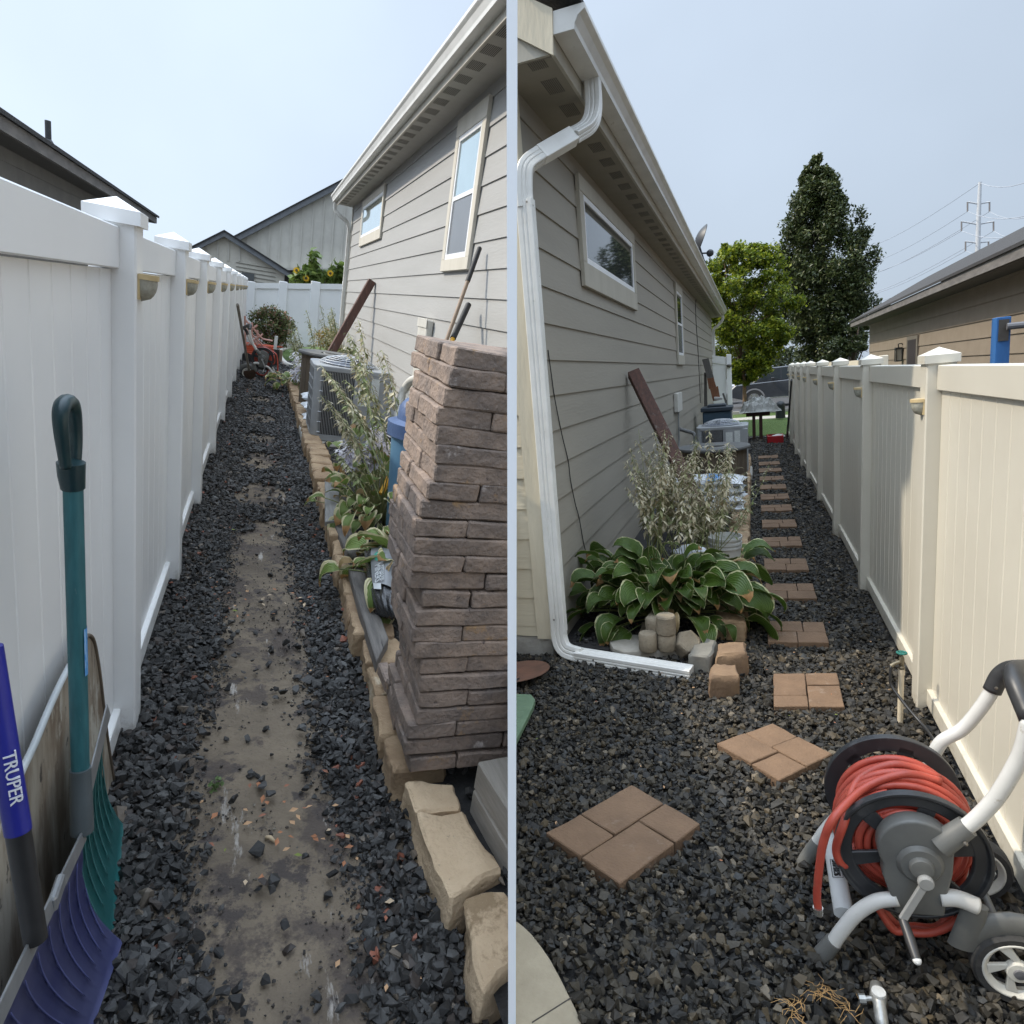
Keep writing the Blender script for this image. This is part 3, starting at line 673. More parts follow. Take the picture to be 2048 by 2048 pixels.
# yard B, right: tan house behind the fence
e0, e1 = gz('B', 2038, 520, 3.0), gz('B', 1697, 655, 3.0); ex = (e0.x + e1.x) / 2; ye = e1.y
r0 = gz('B', 2038, 462, 4.4); ft = .15
nB = thing('neighbour_house', 'tan lap-sided house with dark shingle roof behind the sunlit fence', 'house', 'B', (ex + 1, ye, 0))
MB().box((ex, 3, 3.0), (ex + .03, ye, 3.0 + ft)).build('fascia', dkwood, nB)
MB().box((ex + .031, 3, 2.99), (ex + .6, ye - .02, 3.02)).build('soffit', MATS['dark_soffit'], nB)
xw = ex + .55
lapwall('B', xw, -1, 3, ye - .5, -.5, 2.99, 2.05, .30, 'wall', tanwall, nB, lip=.02)
MB().box((xw + .13, ye - .56, 0), (xw + 5, ye - .5, 3.6)).build('end_wall', tanwall, nB)
MB().prism([(ex - .03, 3, 3.0 + ft), (r0.x, 3, 4.36), (r0.x + 3, 3, 3.3), (r0.x + 3, 3, 3.36), (r0.x, 3, 4.44), (ex - .03, 3, 3.05 + ft)], (0, ye - 3 + .15, 0)).build('roof', shingle, nB)
w0, w1 = gx('B', 1815, 674, xw - .03), gx('B', 1835, 732, xw - .03)
dr = MB().box((xw - .05, w1.y, w1.z - .5), (xw, w0.y, w0.z)).build('door', mat('door_trim', (.17, .15, .12), rough=.6), nB)
MB().box((xw - .055, lerp(w1.y, w0.y, .12), w1.z - .5), (xw - .051, lerp(w1.y, w0.y, .88), w0.z - .09)).build('pane', mat('door_brown', (.035, .02, .013), rough=.3), dr)
wl = gx('B', 1797, 700, xw - .12)
tl = thing('wall_lantern', 'black wall lantern beside the door of the tan house', 'lamp', 'B', tuple(wl))
MB().box((wl.x - .06, wl.y - .08, wl.z - .28), (wl.x + .06, wl.y + .08, wl.z + .02)).build('glass', mat('lantern_glass', (.35, .33, .28), rough=.2), tl)
mm = MB().box((wl.x - .08, wl.y - .10, wl.z + .02), (wl.x + .08, wl.y + .10, wl.z + .07)).box((wl.x - .08, wl.y - .1, wl.z - .31), (wl.x + .08, wl.y + .1, wl.z - .28))
for a in (-.07, .07):
    for b in (-.09, .09): mm.box((wl.x + a - .01, wl.y + b - .01, wl.z - .29), (wl.x + a + .01, wl.y + b + .01, wl.z + .03))
mm.tube(smoothpath([(wl.x, wl.y, wl.z + .07), (wl.x, wl.y, wl.z + .16), (wl.x + .1, wl.y, wl.z + .14), (wl.x + .12, wl.y, wl.z - .05)]), .015, 6)
mm.build('frame', mat('black_iron', (.02, .02, .02), rough=.5), tl)
# blue post with a horizontal bar behind the fence
pb = gx('B', 2000, 640, 1.9)
tp = thing('exercise_post', 'blue wooden post carrying a grey bar behind the sunlit fence', 'post', 'B', (1.9, pb.y, 0))
blu = mat('blue_stain', (.025, .13, .36), (.018, .09, .25), rough=.6, scale=14, stretch=(1, 1, .1), bump=.002)
MB().box((1.86, pb.y - .06, 0), (1.86 + .10, pb.y + .06, pb.z + .02)).build('post', blu, tp, bevel=.004)
br_ = mat('steel_bracket', (.10, .09, .08), rough=.5, metal=.6)
MB().box((1.875, pb.y - .068, pb.z - .17), (1.945, pb.y - .0605, pb.z - .0)).build('bracket', br_, tp)
MB().tube([(1.92, pb.y - .10, pb.z - .06), (4.2, pb.y - .3, pb.z - .06)], .028, 10).build('bar', mat('bar_grey', (.13, .13, .14), rough=.5), tp)
# cream posts of the neighbour's own fence
cf = gx('B', 1772, 735, 1.5)
tcf = thing('fence', 'cream fence seen in slivers between the white fence and the tan house', 'fence', 'B', (1.5, cf.y, 0))
crm = mat('cream_vinyl', (.72, .66, .52), (.68, .62, .5), rough=.4)
p0 = gx('B', 1764, 711, 1.5); p1_ = gx('B', 1777, 711, 1.5)
MB().box((1.42, p1_.y, 0), (1.5, p1_.y + .18, p0.z)).build('post', crm, tcf, bevel=.006)
q0 = gx('B', 1692, 722, 1.5)
MB().box((1.44, p1_.y + .18, 0), (1.47, q0.y + 3, q0.z)).build('panel', crm, tcf)
# ================================================================= YARD A: things
stonem = mat('tan_block', (0.37, 0.265, 0.16), (0.235, 0.155, 0.09), rough=.92, scale=5, bump=.010, bscale=42, spots=[(4, .60, (.46, .38, .27)), (9, .66, (.17, .12, .08))])
stonel = mat('pale_block', (0.56, 0.42, 0.275), (0.46, 0.335, 0.21), rough=.92, scale=5, bump=.008, bscale=60, spots=[(4, .57, (.27, .19, .11)), (45, .64, (.28, .22, .15)), (90, .66, (.62, .55, .43))])
greyw2 = mat('weathered_timber', (0.155, 0.14, 0.125), (0.085, 0.077, 0.07), rough=.9, scale=9, bump=.004, bscale=30, stretch=(6, .5, 2), spots=[(6, .62, (.03, .027, .025), (9, .4, 3))])
greyw3 = mat('grey_board', (0.24, 0.235, 0.22), (0.17, 0.165, 0.155), rough=.9, scale=9, bump=.003, bscale=30, stretch=(6, .5, 2), spots=[(6, .66, (.05, .045, .04), (8, .5, 3))])

# retaining wall of concrete blocks
rw = thing('retaining_wall', 'low wall of rough tan concrete blocks edging the plant bed right of the dirt path', 'wall', 'A', (.6, 1.5, 0))
def blk(root, pts_top, h, m, seed, be=.009):
    "block from four top corners"
    c = sum(pts_top, Vector()) / 4
    lo = [c + (p - c) * 1.03 - Vector((0, 0, h)) for p in pts_top]
    vs = lo + list(pts_top)
    return MB().hexa(vs).build('block', m, root, bevel=be, sub=5, rough_edge=.017, smooth=True)
T = lambda px, py, z=.15: gz('A', px, py, z)
blk(rw, [T(826, 1626), T(1003, 1745, .15), T(925, 1617), T(925, 1617)][:0] or [T(905, 1795), T(1006, 1738), T(928, 1622), T(826, 1627)], .17, stonel, 1)
blk(rw, [T(832, 1622), T(920, 1620), T(908, 1569), T(812, 1562)], .16, stonel, 2)
blk(rw, [T(960, 1985), T(1060, 1900), T(1010, 1780), T(935, 1800)], .18, stonel, 3)
y = 1.86; k = 0
while y < 13.2:
    ln = rnd.uniform(.22, .34); h = .15 + rnd.uniform(-.012, .015) + (.04 if y > 4 else 0); x0 = .50 + rnd.uniform(-.014, .014)
    blk(rw, [Vector((x0, y, h)), Vector((x0 + .19, y, h)), Vector((x0 + .19, y + ln - .012, h)), Vector((x0 + .01, y + ln - .012, h))], h + .02, stonem, k)
    y += ln; k += 1
cu_ = MB()
cu_.prism([gz('A', 775, 1560, .02), gz('A', 1020, 1985, .02), gz('A', 1060, 1960, .02), gz('A', 812, 1540, .02)], (0, 0, -.05)).build('footing', concrete, rw, bevel=.008)

# planter bed soil behind the wall
sheet('planting_bed', 'A', .62, 1.80, 1.0, 16.0, .10, bedm, 8, 60, lambda x, y: .015 * mnoise.noise(Vector((x * 4, y * 4, 1))))

def board(name, label, P, px4, z, th, m, cat='board', be=.004):
    pts = [gz(P, *q, z) for q in px4]
    o = MB().prism(pts, (0, 0, -th)).build(name, m, P=P, base=tuple(pts[0]), bevel=be, sub=3, rough_edge=.004)
    return tag(o, label, cat)
board('timber', 'long cracked grey timber lying on the retaining wall beside the black soil bag', 'A', [(697, 1135), (724, 1128), (777, 1276), (753, 1323)], .215, .06, greyw2, 'timber')
board('timber', 'dark weathered timber on the wall top behind the withered hosta leaves', 'A', [(668, 1046), (700, 1040), (728, 1108), (700, 1118)], .205, .05, greyw2, 'timber')
board('board', 'pale grey split board laid flat at the top of the block wall', 'A', [(650, 1043), (681, 1040), (677, 957), (650, 960)], .235, .035, greyw3)
board('board', 'narrow splintered grey strip between the split board and the hosta', 'A', [(684, 1038), (698, 1036), (690, 962), (679, 962)], .225, .035, greyw2)
tms = mat('new_grey_timber', (0.33, 0.30, 0.26), (0.25, 0.225, 0.19), rough=.85, scale=7, bump=.002, bscale=30, stretch=(7, .5, 7))
a, b = gz('A', 955, 1522, .30), gz('A', 1014, 1616, .30)
for nm, z1, z0, lb in (('timber', .30, .195, 'upper of two squared grey timbers at the foot of the paver stack'), ('timber', .19, .085, 'lower of two squared grey timbers at the foot of the paver stack')):
    d = (b - a).normalized(); n_ = Vector((-d.y, d.x, 0)); n_ = n_ if n_.x > 0 else -n_
    p0 = Vector((a.x, a.y, 0)); p1_ = Vector((b.x, b.y, 0)) + d * .5
    tag(MB().prism([p0 + Vector((0, 0, z0)), p1_ + Vector((0, 0, z0)), p1_ + Vector((0, 0, z1)), p0 + Vector((0, 0, z1))], n_ * .14).build('timber', tms, P='A', base=(a.x, a.y, z0), bevel=.006), lb, 'timber')

# ---------------- stack of tumbled pavers
pav = mat('brown_paver', (0.275, 0.205, 0.160), (0.155, 0.122, 0.103), rough=.92, scale=9, bump=.009, bscale=60, lo=.36, hi=.62,
          spots=[(6, .60, (.30, .19, .10)), (9, .635, (.38, .33, .30)), (22, .62, (.07, .052, .048)), (40, .68, (.36, .32, .30))])
xs_ = [911, 904, 888, 879, 879, 876, 871, 856, 841, 832, 826, 824, 819, 843, 832, 827, 830, 838, 843, 842, 836, 818, 812, 822]
ys_ = [693, 733, 774, 813, 852, 890, 928, 963, 1000, 1037, 1074, 1109, 1146, 1183, 1220, 1253, 1285, 1319, 1353, 1387, 1421, 1451, 1485, 1520]
xl_ = [826, 818, 820, 813, 809, 805, 801, 796, 785, 782, 781, 781, 780, 779, 778, 777, 778, 779, 781, 783, 785, 788, 792, 797]
YF = 1.79
for k, (px, py) in enumerate(zip(xs_, ys_)):
    c = gy('A', px, py, YF); z1 = c.z; z0 = z1 - .0585
    deep = min(.62, max(.40, gx('A', xl_[k], py - 8, c.x).y - YF))
    w1 = (.165 if k % 2 else .35) if k not in (5, 12) else .25
    cells = []
    rows = [(0, .18), (.18, .36), (.36, deep)] if k % 2 == 0 else [(0, .27), (.27, deep)]
    xsp = [0, w1, w1 + .33]
    for (ya, yb) in rows:
        for xa, xb in zip(xsp[:-1], xsp[1:]): cells.append((xa, xb, ya, yb))
    dx = rnd.uniform(-.004, .004)
    for (xa, xb, ya, yb) in cells:
        if xa > 0 and ya > 0 and k not in (0, 1, 8, 9): continue
        jx, jy = rnd.uniform(-.006, .006), rnd.uniform(-.005, .005)
        mb = MB().box((c.x + xa + .0015 + (jx if xa == 0 else 0), YF + ya + (jy if ya == 0 else .0015), z0 + .0022), (c.x + xb - .0018, YF + yb - .0018, z1 - .0012))
        o = mb.build('paver', pav, P='A', base=(c.x + xa, YF + ya, z0), bevel=.005, seg=1, sub=4, rough_edge=.0055, smooth=True)
        where = ('front left corner' if ya == 0 else ('left side, middle' if yb < deep - .01 else 'left side, back')) if xa == 0 else (('front face, right of the corner' if xb < w1 + .1 or xa == w1 else 'front face') if ya == 0 else ('inside, middle' if yb < deep - .01 else 'inside, back'))
        nth = ['top', 'second', 'third', 'fourth', 'fifth', 'sixth', 'seventh', 'eighth', 'ninth', 'tenth', 'eleventh', 'twelfth', 'thirteenth', 'fourteenth', 'fifteenth', 'sixteenth', 'seventeenth', 'eighteenth', 'nineteenth', 'twentieth', 'twenty-first', 'twenty-second', 'twenty-third', 'bottom'][k]
        tag(o, f'brown paver in the {nth} layer of the tall stack, {where}', 'paver', group='pavers in the tall stack')
# a few loose pavers lying at the stack's foot on the wall
for (q, z, lb) in (([(757, 1325), (776, 1323), (793, 1363), (772, 1363)], .23, 'small brown paver lying at the end of the long grey timber'),
                   ([(775, 1366), (795, 1364), (806, 1420), (790, 1440)], .21, 'brown paver on the wall beside the foot of the stack')):
    pts = [gz('A', *p, z) for p in q]
    tag(MB().prism(pts, (0, 0, -.055)).build('paver', pav, P='A', base=tuple(pts[0]), bevel=.006, sub=2, rough_edge=.003), lb, 'paver')

# ---------------- bags
def pillow(P, c, w_, d_, h, rz, m, seed=0, name='bag', parent=None, tilt=None, base=None, n=22):
    mb = MB(); vs = []; fs = []; c = Vector(c)
    rot = Matrix.Rotation(rz, 3, 'Z') @ (tilt if tilt is not None else Matrix.Identity(3))
    for side in (1, -1):
        k0 = len(vs)
        for j in range(n + 1):
            for i in range(n + 1):
                u = i / n * 2 - 1; v = j / n * 2 - 1
                e = max(0, (1 - abs(u) ** 3.5)) ** .5 * max(0, (1 - abs(v) ** 3.0)) ** .45
                pinch = 1 - .07 * (1 - abs(v) ** 2)
                wr = mnoise.noise(Vector((u * 4 + seed, v * 5, seed))) * .14 + mnoise.noise(Vector((u * 11 + seed, v * 4, 3))) * .07
                z = side * h / 2 * e * (1 + wr) + .006 * mnoise.noise(Vector((u * 14, v * 14, seed)))
                vs.append(c + rot @ Vector((u * w_ / 2 * pinch, v * d_ / 2 * (1 - .05 * (1 - u * u)), z)))
        for j in range(n):
            for i in range(n):
                q = k0 + j * (n + 1) + i; f = (q, q + 1, q + n + 2, q + n + 1); fs.append(f if side > 0 else f[::-1])
    mb.add(vs, fs)
    o = mb.build(name, m, parent, P=P, base=base or tuple(c), smooth='all'); return o
bagw = mat('white_bag', (.62, .64, .66), (.52, .54, .56), rough=.35, scale=6, bump=.004, bscale=16)
bagk = mat('black_bag', (.018, .019, .021), (.03, .031, .033), rough=.22, scale=6, bump=.008, bscale=22, stretch=(3, 1, 1))
bagp = mat('bag_print', (.17, .175, .18), (.13, .135, .14), rough=.35, bump=.002, bscale=30)
bagt = mat('bag_text', (.55, .57, .57), rough=.4); bagg = mat('bag_green', (.02, .28, .19), (.015, .22, .15), rough=.4)
sb = thing('soil_bag', 'black and grey soil bag with a green round mark, wedged beside the paver stack', 'bag', 'A', tuple(gz('A', 770, 1170, .25)))
c4 = [gz('A', 729, 1102, .33), gz('A', 806, 1104, .40), gz('A', 800, 1236, .30), gz('A', 750, 1232, .20)]
cc = sum(c4, Vector()) / 4; ex_ = ((c4[1] - c4[0]) + (c4[2] - c4[3])) / 2; ey_ = ((c4[0] - c4[3]) + (c4[1] - c4[2])) / 2
def bagpt(u, v, h): 
    p = (c4[3] * (1 - u) + c4[2] * u) * (1 - v) + (c4[0] * (1 - u) + c4[1] * u) * v
    nrm = ex_.cross(ey_).normalized(); return p + nrm * h
def bulge(u, v):
    a, b = u * 2 - 1, v * 2 - 1
    return .075 * (1 - abs(a) ** 3) ** .6 * (1 - abs(b) ** 4) ** .5 if abs(a) < 1 and abs(b) < 1 else 0
mb = MB(); n = 26
for sgn in (1, -1):
    vs = [bagpt(i / n, j / n, sgn * bulge(i / n, j / n) * (1 + .25 * mnoise.noise(Vector((i * .35, j * .12, sgn)))) + (.008 * math.sin(i * 1.3) * (abs(j / n - .5) * 2) ** 3 if 0 < i < n else 0)) for j in range(n + 1) for i in range(n + 1)]
    mb.add(vs, [((j * (n + 1) + i), (j * (n + 1) + i + 1), ((j + 1) * (n + 1) + i + 1), ((j + 1) * (n + 1) + i)) for j in range(n) for i in range(n)])
mb.build('bag_film', bagk, sb, smooth='all')
def patch(u0, v0, u1, v1, off, m, name, root, k=10):
    vs = [bagpt(lerp(u0, u1, i / k), lerp(v0, v1, j / k), bulge(lerp(u0, u1, i / k), lerp(v0, v1, j / k)) * 1.13 + off) for j in range(k + 1) for i in range(k + 1)]
    return MB().add(vs, [(j * (k + 1) + i, j * (k + 1) + i + 1, (j + 1) * (k + 1) + i + 1, (j + 1) * (k + 1) + i) for j in range(k) for i in range(k)]).build(name, m, root, smooth='all')
patch(.36, .30, .95, .97, .006, bagp, 'print', sb)
cg = MB(); vs = [bagpt(.60, .72, bulge(.6, .72) * 1.13 + .009)] + [bagpt(.60 + .13 * math.cos(a * PI / 12), .72 + .085 * math.sin(a * PI / 12), bulge(.60 + .13 * math.cos(a * PI / 12), .72 + .085 * math.sin(a * PI / 12)) * 1.13 + .009) for a in range(24)]
cg.add(vs, [(0, 1 + i, 1 + (i + 1) % 24) for i in range(24)]).build('mark', bagg, sb)
d_ = (bagpt(.6, .1, 0) - bagpt(.6, .9, 0)).normalized(); r__ = ex_.normalized(); r__ = (r__ - d_ * r__.dot(d_)).normalized()
def bagtext(t, u, v, sz, off, m=bagt):
    text_mb(t, sz, bagpt(u, v, bulge(u, v) * 1.13 + off), d_, r__).build('lettering', m, sb)
bagtext('reco', .50, .97, .048, .012); bagtext('MINERS', .50, .56, .050, .012); bagtext('POTTING SOIL', .68, .56, .022, .012); bagtext('R', .555, .755, .045, .014)
patch(.40, .22, .66, .30, .008, bagt, 'label', sb, 4)

# ---------------- garden tools behind the stack
wood = mat('tool_wood', (.30, .22, .155), (.22, .155, .105), rough=.6, scale=12, stretch=(4, 4, .6))
rub = mat('black_rubber', (.015, .015, .016), (.025, .025, .026), rough=.6, scale=30, bump=.001, bscale=200)
yel = mat('yellow_plastic', (.72, .38, .02), (.62, .32, .02), rough=.4)
def pole(P, a, b, radii, cuts, mats_, root, names, n=12):
    "consecutive segments along a-b"
    a = Vector(a); b = Vector(b)
    for (t0, t1), r_, m, nm in zip(cuts, radii, mats_, names):
        p0 = a.lerp(b, t0); p1_ = a.lerp(b, t1); k = 6
        pts = [p0.lerp(p1_, i / k) for i in range(k + 1)]; rr = [r_] * (k + 1)
        if m is rub: rr[0] = r_ * .6; pts = [p0, p0.lerp(p1_, .03)] + pts[1:]; rr = [r_ * .55, r_] + [r_] * k
        MB().tube(pts, rr, n).build(nm, m, root, smooth=True)
a, b = gx('A', 960, 494, 1.72), gx('A', 892, 683, 1.45); e = a + (b - a) * 2.55
t = thing('long_handled_tool', 'tall wooden tool handle with black grip leaning on the house wall behind the paver stack', 'garden tool', 'A', tuple(e))
pole('A', a, e, [.021, .0165], [(0, .145), (.145, 1)], [rub, wood], t, ['grip', 'shaft'])
a, b = gx('A', 938, 607, 1.68), gx('A', 903, 683, 1.50); e = a + (b - a) * 4.4
t = thing('long_handled_tool', 'shorter tool with black foam grip and yellow collar behind the paver stack', 'garden tool', 'A', tuple(e))
pole('A', a, e, [.026, .020], [(0, .21), (.21, 1)], [rub, yel], t, ['grip', 'shaft'])

# ---------------- blue lidded bin behind the stack
blued = mat('bin_blue', (.13, .27, .42), (.10, .22, .36), rough=.45, scale=4); bluel = mat('bin_lid', (.055, .095, .20), (.045, .08, .17), rough=.4, scale=30, bump=.002, bscale=60)
cz = gy('A', 776, 846, 4.0); cx0 = cz.x + .29
bn = thing('rubbish_bin', 'round blue rubbish bin with domed dark blue lid between the air conditioner and paver stack', 'bin', 'A', (cx0, 4.1, .1))
MB().lathe([(.19, .08), (.20, .1), (.24, cz.z - .05), (.245, cz.z - .04)], (cx0, 4.1, 0), 32).build('body', blued, bn, smooth=True)
MB().lathe([(.24, cz.z - .09), (.268, cz.z - .085), (.27, cz.z), (.225, cz.z + .015), (.215, cz.z + .02), (.205, cz.z + .10), (.17, cz.z + .145), (.08, cz.z + .175), (.001, cz.z + .18)], (cx0, 4.1, 0), 36).build('lid', bluel, bn, smooth=True)

# ---------------- air conditioner (built once, seen from both ends of the house)
acg = mat('ac_grey', (.30, .31, .315), (.26, .27, .275), rough=.45, scale=6, bump=.001, bscale=60); acd = mat('ac_coil', (.012, .012, .013), (.02, .02, .022), rough=.6, scale=30, stretch=(1, 1, 12))
acw = mat('ac_wire', (.42, .43, .44), rough=.35, metal=.5); lab = mat('sticker', (.62, .64, .62), (.5, .52, .5), rough=.5, scale=40, stretch=(1, 1, 3), lo=.45, hi=.5)
def aircon(P, x0, y0, label, w_=.84, d_=.80, z0=.13, z1=.97):
    t = thing('air_conditioner', label, 'air conditioner', P, (x0, y0, z0))
    def rrect(x0, y0, x1, y1, r, k=5):
        pts = []
        for cx, cy, a in ((x1 - r, y0 + r, -PI / 2), (x1 - r, y1 - r, 0), (x0 + r, y1 - r, PI / 2), (x0 + r, y0 + r, PI)):
            for i in range(k + 1): pts.append((cx + r * math.cos(a + PI / 2 * i / k), cy + r * math.sin(a + PI / 2 * i / k)))
        return pts
    x1, y1 = x0 + w_, y0 + d_
    P2 = lambda q, z: [(a, b, z) for a, b in q]
    MB().prism(P2(rrect(x0 + .02, y0 + .02, x1 - .02, y1 - .02, .10), z0 + .06), (0, 0, z1 - z0 - .12)).build('coil', acd, t)
    MB().prism(P2(rrect(x0, y0, x1, y1, .11), z0), (0, 0, .07)).build('base_pan', acg, t, bevel=.006)
    MB().prism(P2(rrect(x0 - .008, y0 - .008, x1 + .008, y1 + .008, .115), z1 - .06), (0, 0, .06)).build('lid', acg, t, bevel=.012, seg=2)
    for (cx, cy) in ((x0 + .055, y0 + .055), (x0 + .055, y1 - .055)):
        MB().lathe([(.056, z0 + .06), (.056, z1 - .05)], (cx, cy, 0), 20, a0=PI / 2 if False else 0, a1=2 * PI).build('corner_post', acg, t, smooth=True)
    MB().box((x0 + w_ * .52, y0 - .006, z0 + .05), (x1, y0 + .12, z1 - .05)).box((x1 - .14, y0 + .121, z0 + .05), (x1 + .002, y1 * .5 + y0 * .5, z1 - .05)).build('service_panel', acg, t, bevel=.01)
    MB().box((x0 + w_ * .52 + .05, y0 - .009, z1 - .40), (x0 + w_ * .52 + .16, y0 - .0065, z1 - .10)).box((x0 + w_ * .52 + .19, y0 - .009, z1 - .30), (x0 + w_ * .52 + .28, y0 - .0065, z1 - .08)).build('sticker', lab, t)
    wz = MB()
    zz = z0 + .10
    while zz < z1 - .06:
        pts = P2(rrect(x0 - .006, y0 - .006, x1 - .02, y1 + .006, .11, 4), zz)
        pts = [p for p in pts if not (p[0] > x0 + w_ * .52 and p[1] < y0 + .3)]
        wz.tube(pts, .0035, 4); zz += .115
    n = 19
    for i in range(n):
        xx = x0 + .10 + (w_ * .52 - .10) * i / n; wz.box((xx - .0026, y0 - .006, z0 + .07), (xx + .0026, y0 + .001, z1 - .06))
    for i in range(30):
        yy = y0 + .1 + (d_ - .2) * i / 30; wz.box((x0 - .005, yy - .002, z0 + .07), (x0 + .001, yy + .002, z1 - .06))
    wz.build('wire_guard', acw, t)
    fg = MB(); cx, cy = x0 + w_ * .48, y0 + d_ * .5
    for rr, hh in ((.05, .105), (.10, .10), (.15, .092), (.20, .08), (.25, .065), (.29, .045), (.32, .02)):
        fg.tube([(cx + rr * math.cos(a * PI / 18), cy + rr * math.sin(a * PI / 18), z1 + hh) for a in range(37)], .004, 4, cap=False)
    for a in range(28):
        an = a * PI / 14; fg.tube([(cx + rr * math.cos(an), cy + rr * math.sin(an), z1 + hh) for rr, hh in ((.04, .105), (.15, .092), (.25, .065), (.32, .02), (.335, .0))], .0028, 4)
    fg.build('fan_grille', acw, t)
    MB().lathe([(.001, .05), (.09, .05), (.09, .02), (.30, .008), (.001, .004)], (cx, cy, z1), 20).build('fan', mat('fan_blue_grey', (.10, .12, .16), rough=.5), t)
    return t
aircon('A', .57, 7.55, 'grey air conditioner with wire guard on a concrete pad beyond the hosta stalks')
tag(MB().box((.50, 7.40, -.02), (1.55, 8.5, .125)).build('equipment_pad', concrete, P='A', base=(.5, 7.4, 0), bevel=.03, seg=3), 'thick concrete pad under the grey air conditioner at the wall', 'pad')
# conduit cover and pipes on the wall
whp = mat('cream_pvc', (.58, .56, .50), (.50, .48, .43), rough=.45)
cd = thing('conduit_box', 'cream conduit cover on the grey wall above the air conditioner pipes', 'conduit', 'A', (1.76, 7.65, 1.6))
p0, p1_ = gx('A', 841, 637, 1.72), gx('A', 859, 637, 1.72)
MB().box((1.70, p1_.y, .3), (1.775, p0.y, p0.z)).build('cover', whp, cd, bevel=.01)
MB().box((1.69, p1_.y - .01, p0.z - .09), (1.7, p0.y + .01, p0.z + .01)).build('cap', whp, cd, bevel=.003)
pi = thing('insulated_pipe', 'thick tan insulated pipe curving from the wall towards the air conditioner', 'pipe', 'A', (1.6, 6.2, .4))
a = gx('A', 830, 760, 1.70)
MB().tube(smoothpath([gx('A', 850, 754, 1.74), gx('A', 822, 762, 1.66), gx('A', 806, 785, 1.60), gx('A', 798, 815, 1.55), gx('A', 795, 850, 1.52)], 6), .048, 12).build('pipe', whp, pi, smooth='all')
wr = MB(); 
for k in range(3): wr.tube(smoothpath([gx('A', 822 + k * 5, 775, 1.7), gx('A', 812 + k * 4, 790, 1.62), gx('A', 818 + k * 3, 800, 1.64), gx('A', 806 + k * 2, 822, 1.6)], 5), .006, 5)
wr.build('wire', whp, pi)

# ---------------- leaning reddish beam
beamm = mat('red_brown_beam', (.12, .055, .038), (.065, .034, .026), rough=.75, scale=7, bump=.002, bscale=26, stretch=(5, 5, .5), spots=[(4, .60, (.17, .15, .13), (3, 3, .6))])
tp_, bt = gx('A', 744, 562, 1.72), gy('A', 640, 745, gx('A', 744, 562, 1.72).y - .2)
bd_ = (tp_ - bt).normalized(); bt2 = bt - bd_ * .35
tag(MB().beam(bt2, tp_, .13, .13, up=(0, 1, 0)).build('leaning_beam', beamm, P='A', base=tuple(bt2), bevel=.006), 'square red-brown wooden beam leaning on the wall above the air conditioner', 'beam')

# ---------------- slatted spool behind the air conditioner, white bags, bucket
spm = mat('spool_wood', (.12, .09, .06), (.065, .05, .036), rough=.9, scale=8, stretch=(1, 1, .2), bump=.003, bscale=30); spt = mat('spool_top', (.12, .12, .115), (.09, .09, .085), rough=.85, scale=8, bump=.002)
def spool(P, cx, cy, r_, h, label):
    t = thing('cable_spool', label, 'spool', P, (cx, cy, .1))
    mb = MB()
    for k in range(30):
        a = 2 * PI * k / 30; p = Vector((cx + (r_ - .06) * math.cos(a), cy + (r_ - .06) * math.sin(a), 0))
        rot = Matrix.Rotation(a, 3, 'Z'); w2 = (r_ - .06) * PI / 30 * .94
        mb.box((p.x - .012, p.y - w2, .10), (p.x + .012, p.y + w2, h - .04), rot=rot)
    mb.build('slats', spm, t)
    MB().lathe([(r_ * .36, h - .04), (r_, h - .04), (r_ + .006, h - .02), (r_, h), (r_ * .36, h)], (cx, cy, 0), 40, closed=True).build('top_disc', spt, t)
    MB().lathe([(r_ * .30, h - .012), (r_ * .33, h - .012), (r_ * .33, h + .004), (r_ * .30, h + .004)], (cx + .02, cy - .04, 0), 32, closed=True).build('ring', mat('pale_ring', (.42, .41, .38), rough=.5), t)
    MB().lathe([(r_ * .5, h * .5), (r_ * .5, h - .042)], (cx, cy, 0), 24).build('core', mat('dark_core', (.02, .02, .02)), t)
    return t
spool('A', .98, 9.9, .47, .93, 'dark slatted wooden spool just behind the air conditioner at the path edge')
for k, (q, z, lb) in enumerate([((608, 790), .40, 'top of the white bags bulging over the block wall'), ((609, 803), .30, 'second white bag from the top of the pile on the block wall'), ((610, 818), .22, 'third white bag from the top of the pile on the block wall'), ((611, 832), .16, 'lowest white bag of the pile on the block wall')]):
    p = gy('A', 600 + 0 * k, q[1], 9.2 - .0 * k)
    tag(pillow('A', (.80, 9.15 - .25 * k, p.z), .52, .34, .12, .1 * (k % 2), bagw, k + 3, name='soil_bag'), lb, 'bag')
bkt = mat('grey_bucket', (.30, .31, .32), (.26, .27, .28), rough=.5)
p = gz('A', 600, 772, .12)
bq = thing('bucket', 'grey bucket of pale flowers beside the far end of the block wall', 'bucket', 'A', tuple(p))
MB().lathe([(.001, 0), (.12, 0), (.155, .36), (.165, .36), (.165, .38), (.145, .38), (.13, .3), (.001, .29)], p + Vector((.05, 0, 0)), 24).build('body', bkt, bq, smooth=True)

# ---------------- lawn patch with a pale curb
lawnpts = [(566, 728), (563, 718), (562, 708), (567, 700), (580, 696), (600, 693), (640, 690), (660, 700), (655, 725), (610, 733), (585, 731)]
pts = [gz('A', *q, .02) for q in lawnpts]
tag(MB().add([p for p in pts], [tuple(range(len(pts)))]).build('lawn', grassm, P='A', base=tuple(pts[0])), kind='structure')
crb = smoothpath([gz('A', *q, .04) for q in [(600, 739), (582, 733), (570, 727), (562, 718), (559.5, 708), (563, 700), (576, 695.5), (600, 692), (640, 688)]], 5)
tag(MB().tube(crb, .07, 8).build('curb', mat('pale_curb', (.55, .53, .48), (.48, .46, .41), rough=.85), P='A', base=tuple(crb[0]), smooth='all'), kind='structure')

